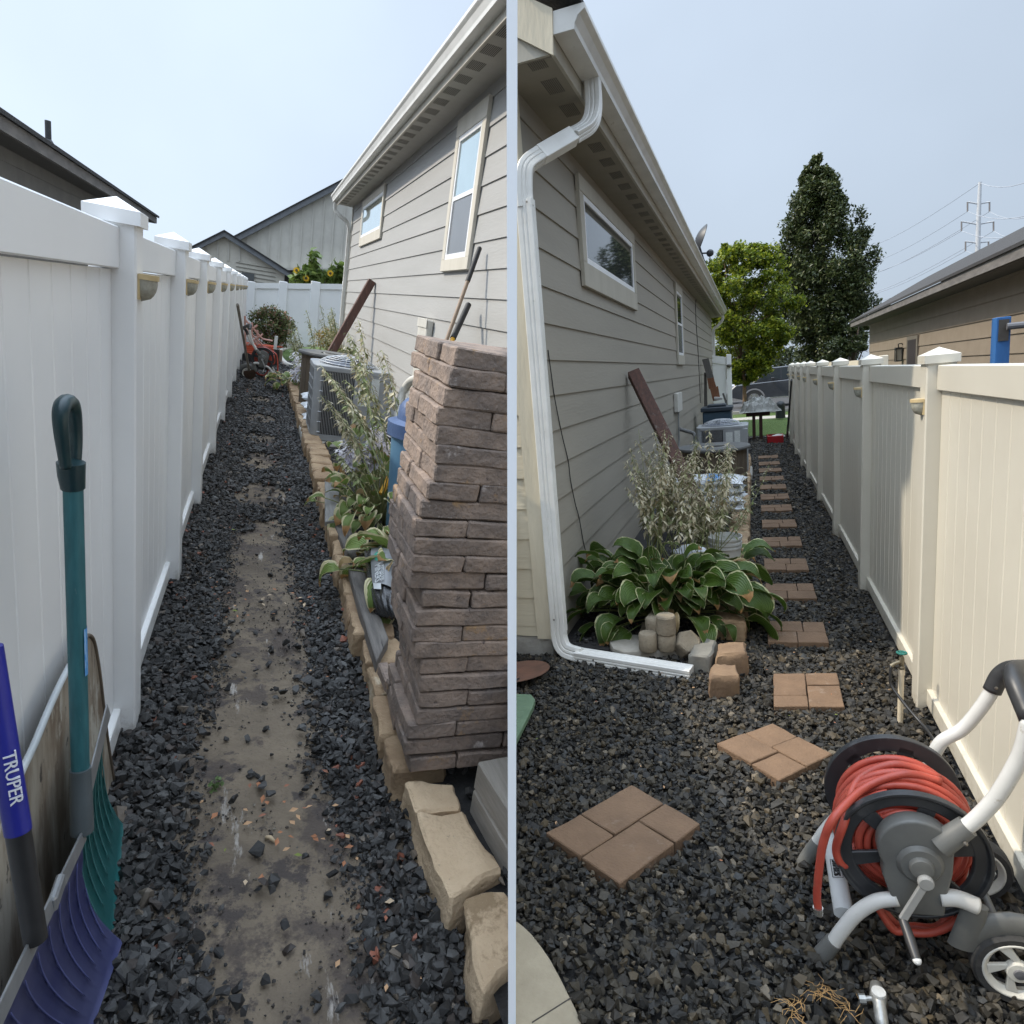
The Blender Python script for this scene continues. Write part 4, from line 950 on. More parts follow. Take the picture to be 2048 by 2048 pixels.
# ---------------- orange slatted cart with a lattice on top, posts beside it
om = mat('orange_plastic', (.62, .11, .045), (.50, .085, .035), rough=.5, scale=5); pk = mat('pink_lattice', (.62, .36, .30), (.52, .28, .23), rough=.6)
YC = 16.2; g = lambda px, py: gy('A', px, py, YC)
ct = thing('slatted_cart', 'orange slatted garden cart with pink lattice behind the far hose reel', 'cart', 'A', tuple(g(520, 730)))
p0, p1_ = g(490, 690), g(546, 727)
for k in range(6):
    z0 = lerp(p1_.z + .12, p0.z + .05, k / 6); z1 = z0 + (p0.z - p1_.z) / 6 * .62
    MB().box((p0.x, YC, z0), (p1_.x, YC + .03, z1)).build('slat', om, ct)
MB().box((p0.x, YC + .04, p1_.z + .1), (p1_.x, YC + .9, p1_.z + .13)).box((p0.x, YC + .05, p1_.z + .13), (p0.x + .03, YC + .9, p0.z)).box((p1_.x - .03, YC + .05, p1_.z + .13), (p1_.x, YC + .9, p0.z)).box((p0.x, YC + .9, p1_.z + .1), (p1_.x, YC + .93, p0.z)).build('tray', om, ct)
for k in range(7):
    q0, q1 = g(498 + k * 7, 690 - 0), g(498 + k * 7, 681)
    MB().box((q0.x - .12, YC + .1 + k * .1, p0.z), (q0.x + .3, YC + .14 + k * .1, p0.z + .02)).build('slat', om, ct)
lm = MB()
for a_, b_ in (((490, 632), (491, 690)), ((491, 640), (527, 680)), ((504, 645), (504, 690)), ((515, 660), (515, 690)), ((490, 655), (525, 690)), ((490, 670), (515, 650)), ((495, 690), (526, 668)), ((500, 690), (508, 680)), ((508, 680), (515, 690)), ((526, 678), (545, 682))):
    lm.tube([g(*a_), g(*b_)], .022, 5)
lm.build('lattice', pk, ct)
for px in (493, 540):
    q = g(px, 730); MB().lathe([(.001, -.03), (.13, -.03), (.14, 0), (.13, .03), (.001, .03)], (q.x, YC - .05, q.z + .14), 18, (0, 1, 0)).build('wheel', black_pl, ct)
g = lambda px, py: gy('A', px, py, 15.9)
wp = thing('wooden_post', 'short stub post, white above and charred black below, beside the orange cart', 'post', 'A', tuple(g(553, 730)))
p0, p1_, p2_ = g(549, 672), g(554, 699), g(554, 731)
MB().box((p0.x, 15.9, p1_.z), (p1_.x, 15.98, p0.z), rot=Matrix.Rotation(.05, 3, 'Y')).build('upper', mat('white_paint', (.7, .7, .66), rough=.6), wp)
q0, q1 = g(549, 699), g(557, 730); MB().box((q0.x, 15.9, q1.z), (q1.x, 15.98, q0.z)).build('lower', mat('charred', (.04, .035, .03), rough=.9), wp)
q0, q1 = g(559, 700), g(564, 724); tag(MB().box((q0.x, 15.95, q1.z), (q1.x, 16.02, q0.z)).build('wooden_post', mat('raw_wood', (.36, .26, .19), (.3, .21, .15), rough=.8), P='A', base=(q0.x, 15.95, q1.z)), 'small raw wooden stake right of the charred stub post', 'post')
# rusty long shovel leaning on the far fence
t = thing('long_shovel', 'rusty long-handled shovel leaning on the fence beside the far hose reel', 'shovel', 'A', (-.3, 11.8, 0))
a, b = gx('A', 475, 609, -.33), gz('A', 503, 768, .04)
MB().tube([a, a.lerp(b, .5), a.lerp(b, .8)], [.021, .020, .020], 10).build('shaft', mat('grey_wood', (.22, .2, .17), (.16, .14, .12), rough=.7, scale=10), t, smooth=True)
mb = MB(); d = (b - a).normalized(); c = a.lerp(b, .8); sx_ = d.cross(Vector((0, -1, .2))).normalized()
vs, fs = [], []
for j in range(7):
    u = j / 6; w2 = .10 * (math.sin(PI * (.25 + .75 * u)) ** .6 if u < 1 else .05)
    for i in range(5): v = i / 4 * 2 - 1; vs.append(c + d * (.30 * u) + sx_ * (w2 * v) + Vector((0, .02 * (v * v), 0)))
for j in range(6):
    for i in range(4): q = j * 5 + i; fs.append((q, q + 1, q + 6, q + 5))
mb.add(vs, fs).add([p + Vector((0, .004, 0)) for p in vs], [f[::-1] for f in fs]).build('blade', mat('rusty_steel', (.10, .065, .05), (.16, .10, .07), rough=.7, scale=20), t, smooth='all')

# ================================================================= snow shovels and tan scoop at the near left
teal = mat('teal_plastic', (.012, .085, .085), (.02, .12, .12), rough=.42, scale=5, bump=.0006, bscale=60, spots=[(60, .72, (.12, .2, .2))])
tealw = mat('teal_shaft', (.02, .10, .115), (.03, .14, .16), rough=.5, scale=30, stretch=(3, 3, .3), spots=[(40, .66, (.08, .16, .17), (3, 3, .4))])
bluep = mat('blue_blade', (.035, .042, .135), (.085, .092, .19), rough=.42, scale=4, spots=[(26, .70, (.008, .01, .06)), (70, .74, (.4, .4, .45))])
blues = mat('blue_sleeve', (.012, .016, .22), (.02, .025, .27), rough=.35)
strip = mat('zinc_strip', (.34, .35, .36), (.26, .27, .28), rough=.35, metal=.5, scale=20)
def blade(root, T0, T1, G0, G1, m, sag=.06, lipw=.05):
    "ribbed scoop between its top edge T0-T1 and ground edge G0-G1"
    n, k = 48, 18; T0, T1, G0, G1 = map(Vector, (T0, T1, G0, G1)); nn = (T1 - T0).cross(G0 - T0).normalized()
    if nn.x > 0: nn = -nn
    vs = []
    for side in (0, 1):
        for j in range(k + 1):
            v = j / k
            for i in range(n + 1):
                u = i / n; p = T0.lerp(T1, u).lerp(G0.lerp(G1, u), v)
                uu = u + .16 * v * v
                rib = .0065 * max(0, math.cos(uu * 2 * PI * 8)) ** 8 * (1 if .06 < v < .86 else 0) * min(1, (v - .02) * 6 if v > .02 else 0)
                vs.append(p + nn * (sag * math.sin(PI * min(1, v * 1.0)) ** .8 - rib + side * .0035))
    fs = []
    for side in (0, 1):
        o = side * (n + 1) * (k + 1)
        for j in range(k):
            for i in range(n): q = o + j * (n + 1) + i; f = (q, q + 1, q + n + 2, q + n + 1); fs.append(f if side else f[::-1])
    o2 = (n + 1) * (k + 1)
    for i in range(n): a_ = k * (n + 1) + i; fs.append((a_, a_ + 1, a_ + 1 + o2, a_ + o2))
    for j in range(k): a_ = j * (n + 1) + n; b_ = j * (n + 1); fs.append((a_, a_ + n + 1, a_ + n + 1 + o2, a_ + o2)); fs.append((b_, b_ + o2, b_ + o2 + n + 1, b_ + n + 1))
    MB().add(vs, fs).build('blade', m, root, smooth='all')
    rb2 = MB()
    for c_ in range(1, 9):
        pth = []
        for q in range(15):
            v = .06 + .76 * q / 14; u = c_ / 8 - .16 * v * v
            if not (.02 < u < .98): continue
            pth.append(T0.lerp(T1, u).lerp(G0.lerp(G1, u), v) + nn * (sag * math.sin(PI * v) ** .8 - .0065))
        if len(pth) > 3: rb2.tube(pth, [.0007] + [.0017] * (len(pth) - 2) + [.0007], 5)
    rb2.build('scuffed_ribs', mat('rib_' + m.name, tuple(min(1, x * 2.2 + .05) for x in m.node_tree.nodes['Mix'].inputs[6].default_value[:3]), rough=.55), root, smooth='all')
    up = ((T0 - G0) + (T1 - G1)).normalized()
    st = MB().prism([T0 - nn * .006, T1 - nn * .006, T1 - nn * .004 + up * lipw * .9, T0 - nn * .004 + up * lipw], nn * .004); st.build('wear_strip', strip, root, bevel=.001)
# teal one
ts = thing('snow_shovel', 'teal snow shovel with D-grip and ribbed blade, leaning on the fence at left', 'snow shovel', 'A', (-.3, 1.6, 0))
T1, T0 = gx('A', 216, 1430, -.31), gx('A', 154, 1690, -.31)
G1, G0 = gz('A', 248, 1650, .04), gz('A', 229, 1880, .035)
blade(ts, T0, T1, G0, G1, teal, .035)
sa, sb_ = gx('A', 146, 970, -.31), gx('A', 161, 1545, -.30)
oval = [(1.0 * math.cos(2 * PI * i / 14), .82 * math.sin(2 * PI * i / 14)) for i in range(14)]
MB().tube([sa, sb_], .0165, sec=oval).build('shaft', tealw, ts, smooth=True)
MB().tube([sb_ - (sb_ - sa).normalized() * .01, sb_ + (sb_ - sa).normalized() * .14], [.019, .022], 14).build('socket', mat('grey_socket', (.10, .12, .13), (.07, .085, .09), rough=.4), ts, smooth=True)
gm = mat('dark_teal_grip', (.008, .03, .037), (.012, .045, .05), rough=.35, scale=20)
MB().tube([gx('A', 142, 925, -.312), gx('A', 143, 950, -.312), gx('A', 146, 976, -.311)], [.0235, .0225, .020], 16).build('collar', gm, ts, smooth=True)
lp = smoothpath([gx('A', q[0], q[1], -.312) for q in [(131, 935), (127, 900), (122, 860), (121, 825), (127, 808), (138, 803), (146, 815), (150, 845), (152, 885), (151, 935)]], 5)
MB().tube(lp, [.0095 + .004 * math.sin(PI * i / (len(lp) - 1)) for i in range(len(lp))], 12, up=(1, 0, 0)).build('grip', gm, ts, smooth='all')
a, b = gx('A', 164, 1240, -.288), gx('A', 166, 1330, -.288); w_ = gx('A', 158, 1240, -.288) - a
stk = mat('blue_label', (.06, .27, .62), (.25, .45, .72), rough=.4, scale=60, stretch=(1, 3, .5), lo=.45, hi=.55)
mb = MB(); ax_ = (sb_ - sa).normalized(); k0 = sa.lerp(sb_, .47); k1 = sa.lerp(sb_, .635); vs = []
for c in (k0, k0.lerp(k1, .5), k1):
    for i in range(7): an = -.9 + 1.5 * i / 6; vs.append(c + Vector((math.cos(an) * .0172, math.sin(an) * -.0172, 0)))
mb.add(vs, [(j * 7 + i, j * 7 + i + 1, j * 7 + i + 8, j * 7 + i + 7) for j in range(2) for i in range(6)]).build('label', stk, ts)
# blue one
bs = thing('snow_shovel', 'blue snow shovel with black lower shaft and scuffed ribbed blade, nearest at left', 'snow shovel', 'A', (-.3, 1.3, 0))
T1, T0 = gx('A', 168, 1678, -.295), gx('A', 6, 2030, -.295)
G1, G0 = gz('A', 246, 1882, .045), gz('A', 176, 2085, .04)
T0 = T0 + (T0 - T1) * .12; G0 = G0 + (G0 - G1) * .05
blade(bs, T0, T1, G0, G1, bluep, .035, .045)
s0, s1, s2 = gx('A', -11, 1371, -.335), gx('A', 36, 1662, -.305), gx('A', 68, 1860, -.29)
MB().tube([s0 + (s0 - s1) * .25, s1], .0178, 18).build('sleeve', blues, bs, smooth=True)
MB().tube([s1 - (s1 - s0).normalized() * .01, s2 + (s2 - s1) * .1], .0168, 16).build('lower_shaft', black_pl, bs, smooth=True)
dd = (s1 - s0).normalized(); rr = Vector((1, -.55, 0)); rr = (rr - dd * rr.dot(dd)).normalized()
nrm_ = dd.cross(-rr).normalized(); nrm_ = nrm_ if nrm_.x - nrm_.y > 0 else -nrm_
camp = Vector((0, 0, 1.68)); o_ = s0.lerp(s1, .42); vdir = (camp - o_); vdir = (vdir - dd * vdir.dot(dd)).normalized(); side_ = dd.cross(vdir)
side_ = vdir.cross(dd)
text_mb('TRUPER', .024, o_ + vdir * .0172 - side_ * .004, dd, side_, .004).build('lettering', mat('letter_white', (.75, .76, .8), rough=.5), bs)
MB().box(tuple(T0.lerp(T1, .60) + Vector((-.004, -.03, .004))), tuple(T0.lerp(T1, .60) + Vector((.010, .03, .036)))).build('bracket', strip, bs, bevel=.004)

# tan scoop/sheet behind them
tanm = mat('dirty_tan_sheet', (.40, .36, .29), (.17, .125, .085), rough=.7, scale=6, stretch=(1, 1, .25), lo=.42, hi=.58, bump=.001, bscale=60,
           spots=[(5, .55, (.44, .42, .36), (1, 1, .35)), (24, .60, (.07, .058, .048), (1, 1, .5)), (7, .60, (.11, .09, .07), (1, 1, .6))])
pts2 = [(178, 1271), (171, 1275), (163, 1286), (145, 1320), (120, 1368), (95, 1424), (68, 1490), (42, 1545), (20, 1600), (-10, 1700), (-40, 1850), (-60, 2060), (60, 2070), (185, 1900), (222, 1700), (231, 1640), (228, 1565), (216, 1490), (206, 1410), (199, 1350), (192, 1305), (186, 1280)]
P3 = [gx('A', *q, -.385) for q in pts2]
P3 = [Vector((p.x, p.y, max(p.z, -.05))) for p in P3]
cen = sum(P3, Vector()) / len(P3)
tn = thing('curved_sheet', 'dirty tan curved sheet with pale rolled rim standing behind the snow shovels', 'sheet', 'A', (-.35, 1.4, 0))
MB().prism(P3, (-.006, 0, 0)).build('tray', tanm, tn, bevel=.002)
MB().tube(smoothpath(P3[2:9], 4), .0075, 8).build('rim', mat('pale_rim', (.50, .53, .54), (.42, .45, .46), rough=.3), tn, smooth='all')
MB().tube(smoothpath([P3[i] for i in (2, 1, 0, 21, 20, 19, 18, 17, 16, 15)], 4), .006, 8).build('edge', mat('tan_edge', (.16, .125, .09), (.10, .08, .06), rough=.6), tn, smooth='all')
# ================================================================= YARD B: things
# ---------------- stepping stones of four pavers each
stepm = mat('stepping_paver', (0.19, 0.118, 0.070), (0.145, 0.09, 0.054), rough=.9, scale=7, bump=.006, bscale=80, spots=[(60, .66, (.25, .18, .13)), (30, .68, (.07, .052, .04)), (4, .62, (.22, .16, .115))])
def stone(c4, label, splits, h=.045, gap=.006, seed=0):
    "c4: four ground corners in order (near-left, near-right, far-right, far-left)"
    c = sum(c4, Vector()) / 4
    t = thing('stepping_stone', label, 'stepping stone', 'B', (c.x, c.y, 0), group='stepping stones across the black gravel')
    def pt(u, v, z): p = (c4[0] * (1 - u) + c4[1] * u) * (1 - v) + (c4[3] * (1 - u) + c4[2] * u) * v; return Vector((p.x, p.y, z))
    su = gap / ((c4[1] - c4[0]).length); sv_ = gap / ((c4[3] - c4[0]).length)
    for (u0, v0, u1, v1) in splits:
        z1 = h + rnd.uniform(-.003, .003)
        a = [pt(u0 + su / 2, v0 + sv_ / 2, -.02), pt(u1 - su / 2, v0 + sv_ / 2, -.02), pt(u1 - su / 2, v1 - sv_ / 2, -.02), pt(u0 + su / 2, v1 - sv_ / 2, -.02)]
        MB().hexa(a + [Vector((p.x, p.y, z1)) for p in a]).build('paver', stepm, t, bevel=.004, sub=3, rough_edge=.0035, smooth=True)
    return t
SB = lambda q: gz('B', q[0], q[1], .045)
SPL = [(0, 0, .44, .5), (.44, 0, 1, .5), (0, .5, .66, 1), (.66, .5, 1, 1)]
SPL2 = [(0, 0, .5, .32), (0, .32, .5, 1), (.5, 0, 1, .62), (.5, .62, 1, 1)]
foot = []
ll = [SB((1240, 1770)), SB((1403, 1650)), SB((1263, 1570)), SB((1090, 1668))]
stone(ll, 'large brown four-piece stepping stone set diagonally, nearest the camera', [(0, 0, .66, .5), (.66, 0, 1, .5), (0, .5, .38, 1), (.38, .5, 1, 1)], h=.05); foot.append(ll)
ll = [SB((1558, 1560)), SB((1667, 1507)), SB((1545, 1445)), SB((1431, 1486))]
stone(ll, 'second brown stepping stone, set diagonally left of the hose reel', [(0, 0, .5, .42), (0, .42, .5, 1), (.5, 0, 1, .55), (.5, .55, 1, 1)]); foot.append(ll)
ll = [SB((1547, 1412)), SB((1691, 1413)), SB((1675, 1346)), SB((1546, 1346))]
stone(ll, 'square brown stepping stone partly in sunlight left of the standpipe', SPL2); foot.append(ll)
names = ['first', 'second', 'third', 'fourth', 'fifth', 'sixth', 'seventh', 'eighth', 'ninth', 'tenth', 'eleventh']
yy = [4.52, 5.44, 6.24, 7.11, 7.99, 8.93, 9.76, 10.6, 11.45, 12.4, 13.3, 14.3]
for k, y in enumerate(yy):
    ll = [Vector((.058, y, 0)), Vector((.445, y + .02, 0)), Vector((.445, y + .42, 0)), Vector((.06, y + .40, 0))]
    lb = (names[k] if k < 11 else 'last') + ' shaded stepping stone beyond the square sunlit one, counting away from the camera'
    stone(ll, lb, SPL if k % 2 else [(0, 0, .5, .5), (.5, 0, 1, .5), (0, .5, .62, 1), (.62, .5, 1, 1)]); foot.append(ll)

# ---------------- retaining blocks, right side of the bed
rb = thing('retaining_wall', 'low wall of rough brown blocks edging the hosta bed left of the stepping stones', 'wall', 'B', (-.2, 4.2, 0))
brn = mat('brown_block', (0.23, 0.15, 0.088), (0.155, 0.098, 0.06), rough=.92, scale=6, bump=.004, bscale=60, spots=[(5, .64, (.38, .27, .16)), (12, .70, (.12, .08, .05))])
def blk2(P4, h, m, be=.012): 
    c = sum(P4, Vector()) / 4; lo = [c + (p - c) * 1.06 - Vector((0, 0, h)) for p in P4]
    return MB().hexa(lo + P4).build('block', m, rb, bevel=be, sub=5, rough_edge=.016, smooth=True)
TB = lambda px, py, z: gz('B', px, py, z)
blk2([TB(1417, 1357, .15), TB(1479, 1352, .15), TB(1472, 1327, .15), TB(1424, 1329, .15)], .17, brn)
blk2([TB(1430, 1312, .17), TB(1493, 1308, .17), TB(1490, 1284, .17), TB(1436, 1283, .17)], .18, brn)
y = 4.55; k = 0
while y < 14:
    ln = rnd.uniform(.24, .36); x1 = -.085 + rnd.uniform(-.012, .012); h = .17 + rnd.uniform(-.01, .02)
    blk2([Vector((x1 - .2, y, h)), Vector((x1, y, h)), Vector((x1, y + ln - .012, h)), Vector((x1 - .2, y + ln - .012, h))], h + .02, stonem); y += ln
gryb = mat('grey_block', (.20, .19, .16), (.15, .14, .12), rough=.9, scale=6, bump=.003, bscale=60)
def hexblock(P4, h, m, lb, nm='concrete_block', be=.012, cat='block'):
    c = sum(P4, Vector()) / 4; lo = [c + (p - c) * 1.04 - Vector((0, 0, h)) for p in P4]
    return tag(MB().hexa(lo + P4).build(nm, m, P='B', base=tuple(c), bevel=be, sub=4, rough_edge=.010, smooth=True), lb, cat)
hexblock([TB(1374, 1310, .13), TB(1420, 1313, .13), TB(1433, 1280, .13), TB(1395, 1272, .13)], .15, gryb, 'grey-green sloping concrete block between the orange corner block and the short cylinders')
slabm = mat('pale_slab', (.38, .35, .30), (.28, .255, .21), rough=.9, scale=7, bump=.003, bscale=60)
sl_ = [TB(q[0], q[1], .075) for q in [(1219, 1285), (1222, 1277), (1232, 1272), (1262, 1268), (1290, 1270), (1362, 1299), (1245, 1303), (1226, 1296)]]
tag(MB().prism(sl_, (0, 0, -.085)).build('edging_slab', slabm, P='B', base=tuple(sl_[0]), bevel=.008, seg=2, sub=1, rough_edge=.003, smooth=True), 'pale slab with rounded left end lying under the short concrete cylinders', 'slab')
cyl = mat('cylinder_concrete', (.27, .225, .16), (.19, .155, .11), rough=.95, scale=10, bump=.007, bscale=70, spots=[(60, .62, (.12, .10, .07)), (80, .66, (.38, .33, .25))])
def peg(c, r_, h, lb, rot=None):
    c = Vector(c); ax = Vector((0, 0, 1)) if rot is None else rot @ Vector((0, 0, 1))
    return tag(MB().lathe([(r_ * .9, 0), (r_, .008), (r_, h - .010), (r_ * .88, h)], c, 22, ax).build('concrete_cylinder', cyl, P='B', base=tuple(c), smooth=True, rough_edge=.002), lb, 'edging cylinder')
b1, b2 = gz('B', 1297, 1300, .075), gz('B', 1334, 1299, .075)
peg(b1, .062, .125, 'single short concrete cylinder standing on the pale slab, leftmost')
peg(b2, .063, .115, 'lower of two stacked concrete cylinders on the pale slab')
peg(b2 + Vector((0, 0, .117)), .066, .13, 'upper of two stacked concrete cylinders on the pale slab')
p = gz('B', 1372, 1290, .1)
tag(MB().lathe([(.001, -.075), (.085, -.075), (.09, .06), (.08, .075), (.001, .075)], p, 6, (.35, -.5, .55)).build('concrete_cylinder', cyl, P='B', base=tuple(p), bevel=.006), 'tilted six-sided concrete edging piece right of the stacked cylinders', 'edging cylinder')
q = [TB(1290, 1236, .27), TB(1318, 1245, .27), TB(1330, 1225, .27), TB(1305, 1215, .27)]
hexblock(q, .2, cyl, 'rough concrete block behind the stacked cylinders under the hosta leaves')
hexblock([TB(1278, 1262, .14), TB(1290, 1275, .14), TB(1300, 1250, .14), TB(1285, 1240, .14)], .13, cyl, 'narrow leaning concrete piece behind the leftmost cylinder')
sheet('planting_bed', 'B', -1.36, -.16, 4.25, 20.0, .03, bedm, 8, 60, lambda x, y: .02 * mnoise.noise(Vector((x * 4, y * 4, 5))))

# ---------------- rusty shovel blade, green mat, concrete corner
rust = mat('rusty_copper', (.20, .10, .065), (.11, .06, .042), rough=.55, scale=6, stretch=(1, 3, 1), metal=.2, bump=.001, bscale=60)
cc = gz('B', 1055, 1348, .06); mb = MB(); vs = []; fs = []
for j in range(9):
    for i in range(25):
        a = 2 * PI * i / 24; r_ = j / 8; vs.append(cc + Vector((math.cos(a) * .21 * r_ - .06, math.sin(a) * .17 * r_, .045 * r_ ** 2 - .03 + .03 * math.cos(a) * r_)))
for j in range(8):
    for i in range(24): q = j * 25 + i; fs.append((q, q + 1, q + 26, q + 25))
mb.add(vs, fs).add([v - Vector((0, 0, .004)) for v in vs], [f[::-1] for f in fs])
tag(mb.build('shovel_head', rust, P='B', base=tuple(cc), smooth='all'), 'rust-brown oval metal shovel head lying on gravel under the house corner', 'shovel head')
grn = mat('green_plastic_mat', (.13, .20, .12), (.10, .16, .095), rough=.6, scale=12)
gp = [gz('B', q[0], q[1], .10) for q in [(1000, 1386), (1062, 1388), (1070, 1398), (1066, 1412), (1033, 1478), (1000, 1540)]]
gmt = thing('ribbed_mat', 'green ribbed plastic panel at the left edge of the black gravel', 'mat', 'B', tuple(gp[1]))
MB().prism(gp, (0, 0, -.035)).build('panel', grn, gmt, bevel=.006, seg=2)
rb_ = MB(); c0, c1 = gp[0], gp[1]
for i in range(9):
    t_ = (i + .5) / 9; a = gp[0].lerp(gp[5], t_); b = gp[1].lerp(gp[4], t_); rb_.tube([a.lerp(b, .05) + Vector((0, 0, .0)), a.lerp(b, .90)], .003, 4)
rb_.build('ribs', grn, gmt)
cp = [gz('B', q[0], q[1], .03) for q in [(1033, 1838), (1048, 1850), (1064, 1865), (1083, 1889), (1101, 1915), (1120, 1950), (1138, 1986), (1152, 2014), (1166, 2048), (1180, 2090), (900, 2100), (900, 1820)]]
tag(MB().prism(cp, (0, 0, -.08)).build('patio', mat('sand_concrete', (.40, .345, .25), (.31, .265, .19), rough=.9, scale=7, bump=.002, bscale=120, spots=[(8, .66, (.25, .21, .15)), (70, .71, (.18, .15, .11))]), P='B', base=tuple(cp[0]), bevel=.014, seg=2), kind='structure')
a, b = gz('B', 1064, 2045, .0305), gz('B', 1143, 1995, .0305)
tag(MB().beam(a, b, .004, .001).build('patio_joint', mat('joint', (.06, .05, .04)), P='B', base=tuple(a)), kind='structure')

# ---------------- standpipe
pvc = mat('pvc_pipe', (.66, .57, .42), (.58, .49, .36), rough=.5, scale=6); brass = mat('old_brass', (.22, .19, .13), (.14, .12, .085), rough=.45, metal=.6, scale=30)
sp = thing('standpipe', 'white pipe standpipe with brass tap and green handle beside the sunlit fence', 'tap', 'B', (.69, 3.6, 0))
b0 = gz('B', 1800, 1450, 0); g = lambda px, py: gy('B', px, py, b0.y)
tb = g(1800, 1338)
MB().lathe([(.0135, 0), (.0135, tb.z - b0.z)], b0, 18).build('pipe', pvc, sp, smooth=True)
MB().lathe([(.0165, tb.z - .03), (.0165, tb.z), (.012, tb.z)], b0, 18).build('pipe_collar', pvc, sp, smooth=True)
vt_ = g(1800, 1312)
MB().lathe([(.012, tb.z), (.016, tb.z + .004), (.016, tb.z + .014), (.011, tb.z + .018), (.013, tb.z + .035), (.013, vt_.z - .01), (.009, vt_.z), (.005, vt_.z + .002), (.005, vt_.z + .02), (.001, vt_.z + .02)], b0, 14).tube([b0 + Vector((0, 0, vt_.z - .028)), b0 + Vector((-.035, -.01, vt_.z - .04)), b0 + Vector((-.048, -.012, vt_.z - .052))], [.009, .009, .012], 10).build('tap_body', brass, sp, smooth=True)
hz_ = b0 + Vector((0, 0, vt_.z + .018)); hm = mat('green_handle', (.015, .16, .13), (.012, .12, .10), rough=.45)
mb = MB().tube([hz_ + Vector((.021 * math.cos(a * PI / 10), .021 * math.sin(a * PI / 10), 0)) for a in range(21)], .0048, 8, cap=False)
for a in range(4): mb.tube([hz_, hz_ + Vector((.02 * math.cos(a * PI / 2 + .4), .02 * math.sin(a * PI / 2 + .4), 0))], .004, 6)
mb.build('handle', hm, sp, smooth=True)
o0 = b0 + Vector((-.048, -.012, vt_.z - .052))
hs = smoothpath([o0, o0 + Vector((-.006, -.012, -.06)), gy('B', 1785, 1375, b0.y - .04), gy('B', 1815, 1415, b0.y - .12), gz('B', 1845, 1450, .12), gz('B', 1868, 1482, .12), gz('B', 1880, 1520, .10), (.62, 2.75, .10), (.56, 2.45, .25)], 6)
tag(MB().tube(hs, .008, 8).build('supply_hose', mat('black_hose', (.02, .02, .021), rough=.4), P='B', base=tuple(hs[0]), smooth='all'), 'thin black hose running from the brass tap to the hose reel', 'hose')

# ---------------- hose reel (built at its own origin so that it can be placed in both yards)
drum = mat('reel_black', (.022, .023, .025), (.035, .036, .038), rough=.4, scale=8, spots=[(5, .58, (.055, .056, .058))])
rgrey = mat('reel_grey', (.135, .135, .125), (.10, .10, .094), rough=.45, scale=6, spots=[(6, .62, (.17, .17, .155))])
rtube = mat('reel_tube', (.58, .57, .54), (.50, .49, .46), rough=.3, scale=5, spots=[(14, .62, (.34, .31, .26)), (50, .68, (.22, .19, .15))])
hosem = mat('red_hose', (.46, .075, .045), (.36, .055, .035), rough=.42, scale=12, bump=.0006, bscale=80, spots=[(9, .60, (.30, .075, .045)), (40, .66, (.22, .09, .06))])
RX, RY, RZ = .425, 2.03, .40
hr = thing('hose_reel', 'hose reel cart with coiled red hose, grey tube frame and white-spoked wheels by the fence', 'hose reel', 'B', (RX, RY, 0))
V = lambda x, y, z: Vector((RX + x, RY + y, z))
RD = .212
def disc(y, name, face):
    t = MB(); rim = [(RD - .052, 0), (RD - .047, .008 * face), (RD - .017, .008 * face), (RD - .010, .020 * face), (RD, .020 * face), (RD, -.006 * face), (RD - .052, -.006 * face)]
    t.lathe(rim, V(0, y, RZ), 72, (0, 1, 0), closed=True)
    t.lathe([(.055, -.006), (.085, -.006), (.085, .01 * face), (.055, .01 * face)], V(0, y, RZ), 40, (0, 1, 0), closed=True)
    for k in range(6):
        a = 2 * PI * k / 6 + .28; u = Vector((math.cos(a), 0, math.sin(a))); c = V(0, y, RZ)
        t.beam(c + u * .07, c + u * (RD - .03), .036, .012, up=(0, 1, 0), w2=.05)
    return t.build(name, drum, hr, bevel=.0025)
disc(0, 'front_disc', -1); disc(.31, 'back_disc', 1)
MB().lathe([(.08, .005), (.08, .305)], V(0, 0, RZ), 32, (0, 1, 0)).build('spool_core', drum, hr, smooth=True)
# wound hose
def coil(r0, ya, yb, turns, ph=0.0, sway=.004):
    pts = []; n = int(turns * 40)
    for i in range(n + 1):
        a = 2 * PI * i / 40 + ph; t_ = i / n; rr = r0 + sway * math.sin(a * 1.7 + ph)
        pts.append(V(rr * math.cos(a), lerp(ya, yb, t_) + .006 * math.sin(a * .5 + ph), RZ + rr * math.sin(a)))
    return pts
ho = MB()
for (r0, ya, yb, tn_, ph) in ((.092, .02, .29, 10.5, 0), (.114, .29, .02, 10.5, 1.1), (.135, .025, .285, 9.5, 2.3), (.156, .27, .04, 8.0, .6), (.175, .05, .25, 5.5, 1.9), (.192, .17, .08, 2.6, .3)):
    ho.tube(coil(r0, ya, yb, tn_, ph), .0118, 8)
ho.build('coiled_hose', hosem, hr, smooth='all')
h2 = lambda px, py, y: gy('B', px, py, y)
lo1 = smoothpath([V(.10, .12, RZ + .18), V(.0, .10, RZ + .205), V(-.11, .07, RZ + .165), h2(1672, 1630, 1.98), h2(1648, 1680, 1.97), h2(1638, 1740, 1.97), h2(1634, 1790, 1.97), h2(1636, 1815, 1.97)], 7)
lo2 = smoothpath([V(.11, .16, RZ + .165), V(-.02, .15, RZ + .205), V(-.13, .12, RZ + .15), h2(1690, 1640, 2.02), h2(1672, 1700, 2.02), h2(1690, 1730, 2.03), V(-.14, .06, RZ - .02)], 7)
lo3 = smoothpath([V(-.16, .08, RZ - .09), h2(1775, 1845, 2.06), h2(1810, 1862, 2.06), h2(1860, 1865, 2.06), h2(1905, 1848, 2.06), h2(1935, 1815, 2.07), V(.19, .08, RZ - .06)], 7)
lo4 = smoothpath([V(-.16, .12, RZ - .10), h2(1780, 1836, 2.10), h2(1830, 1853, 2.10), h2(1890, 1842, 2.10), V(.18, .12, RZ - .08)], 7)
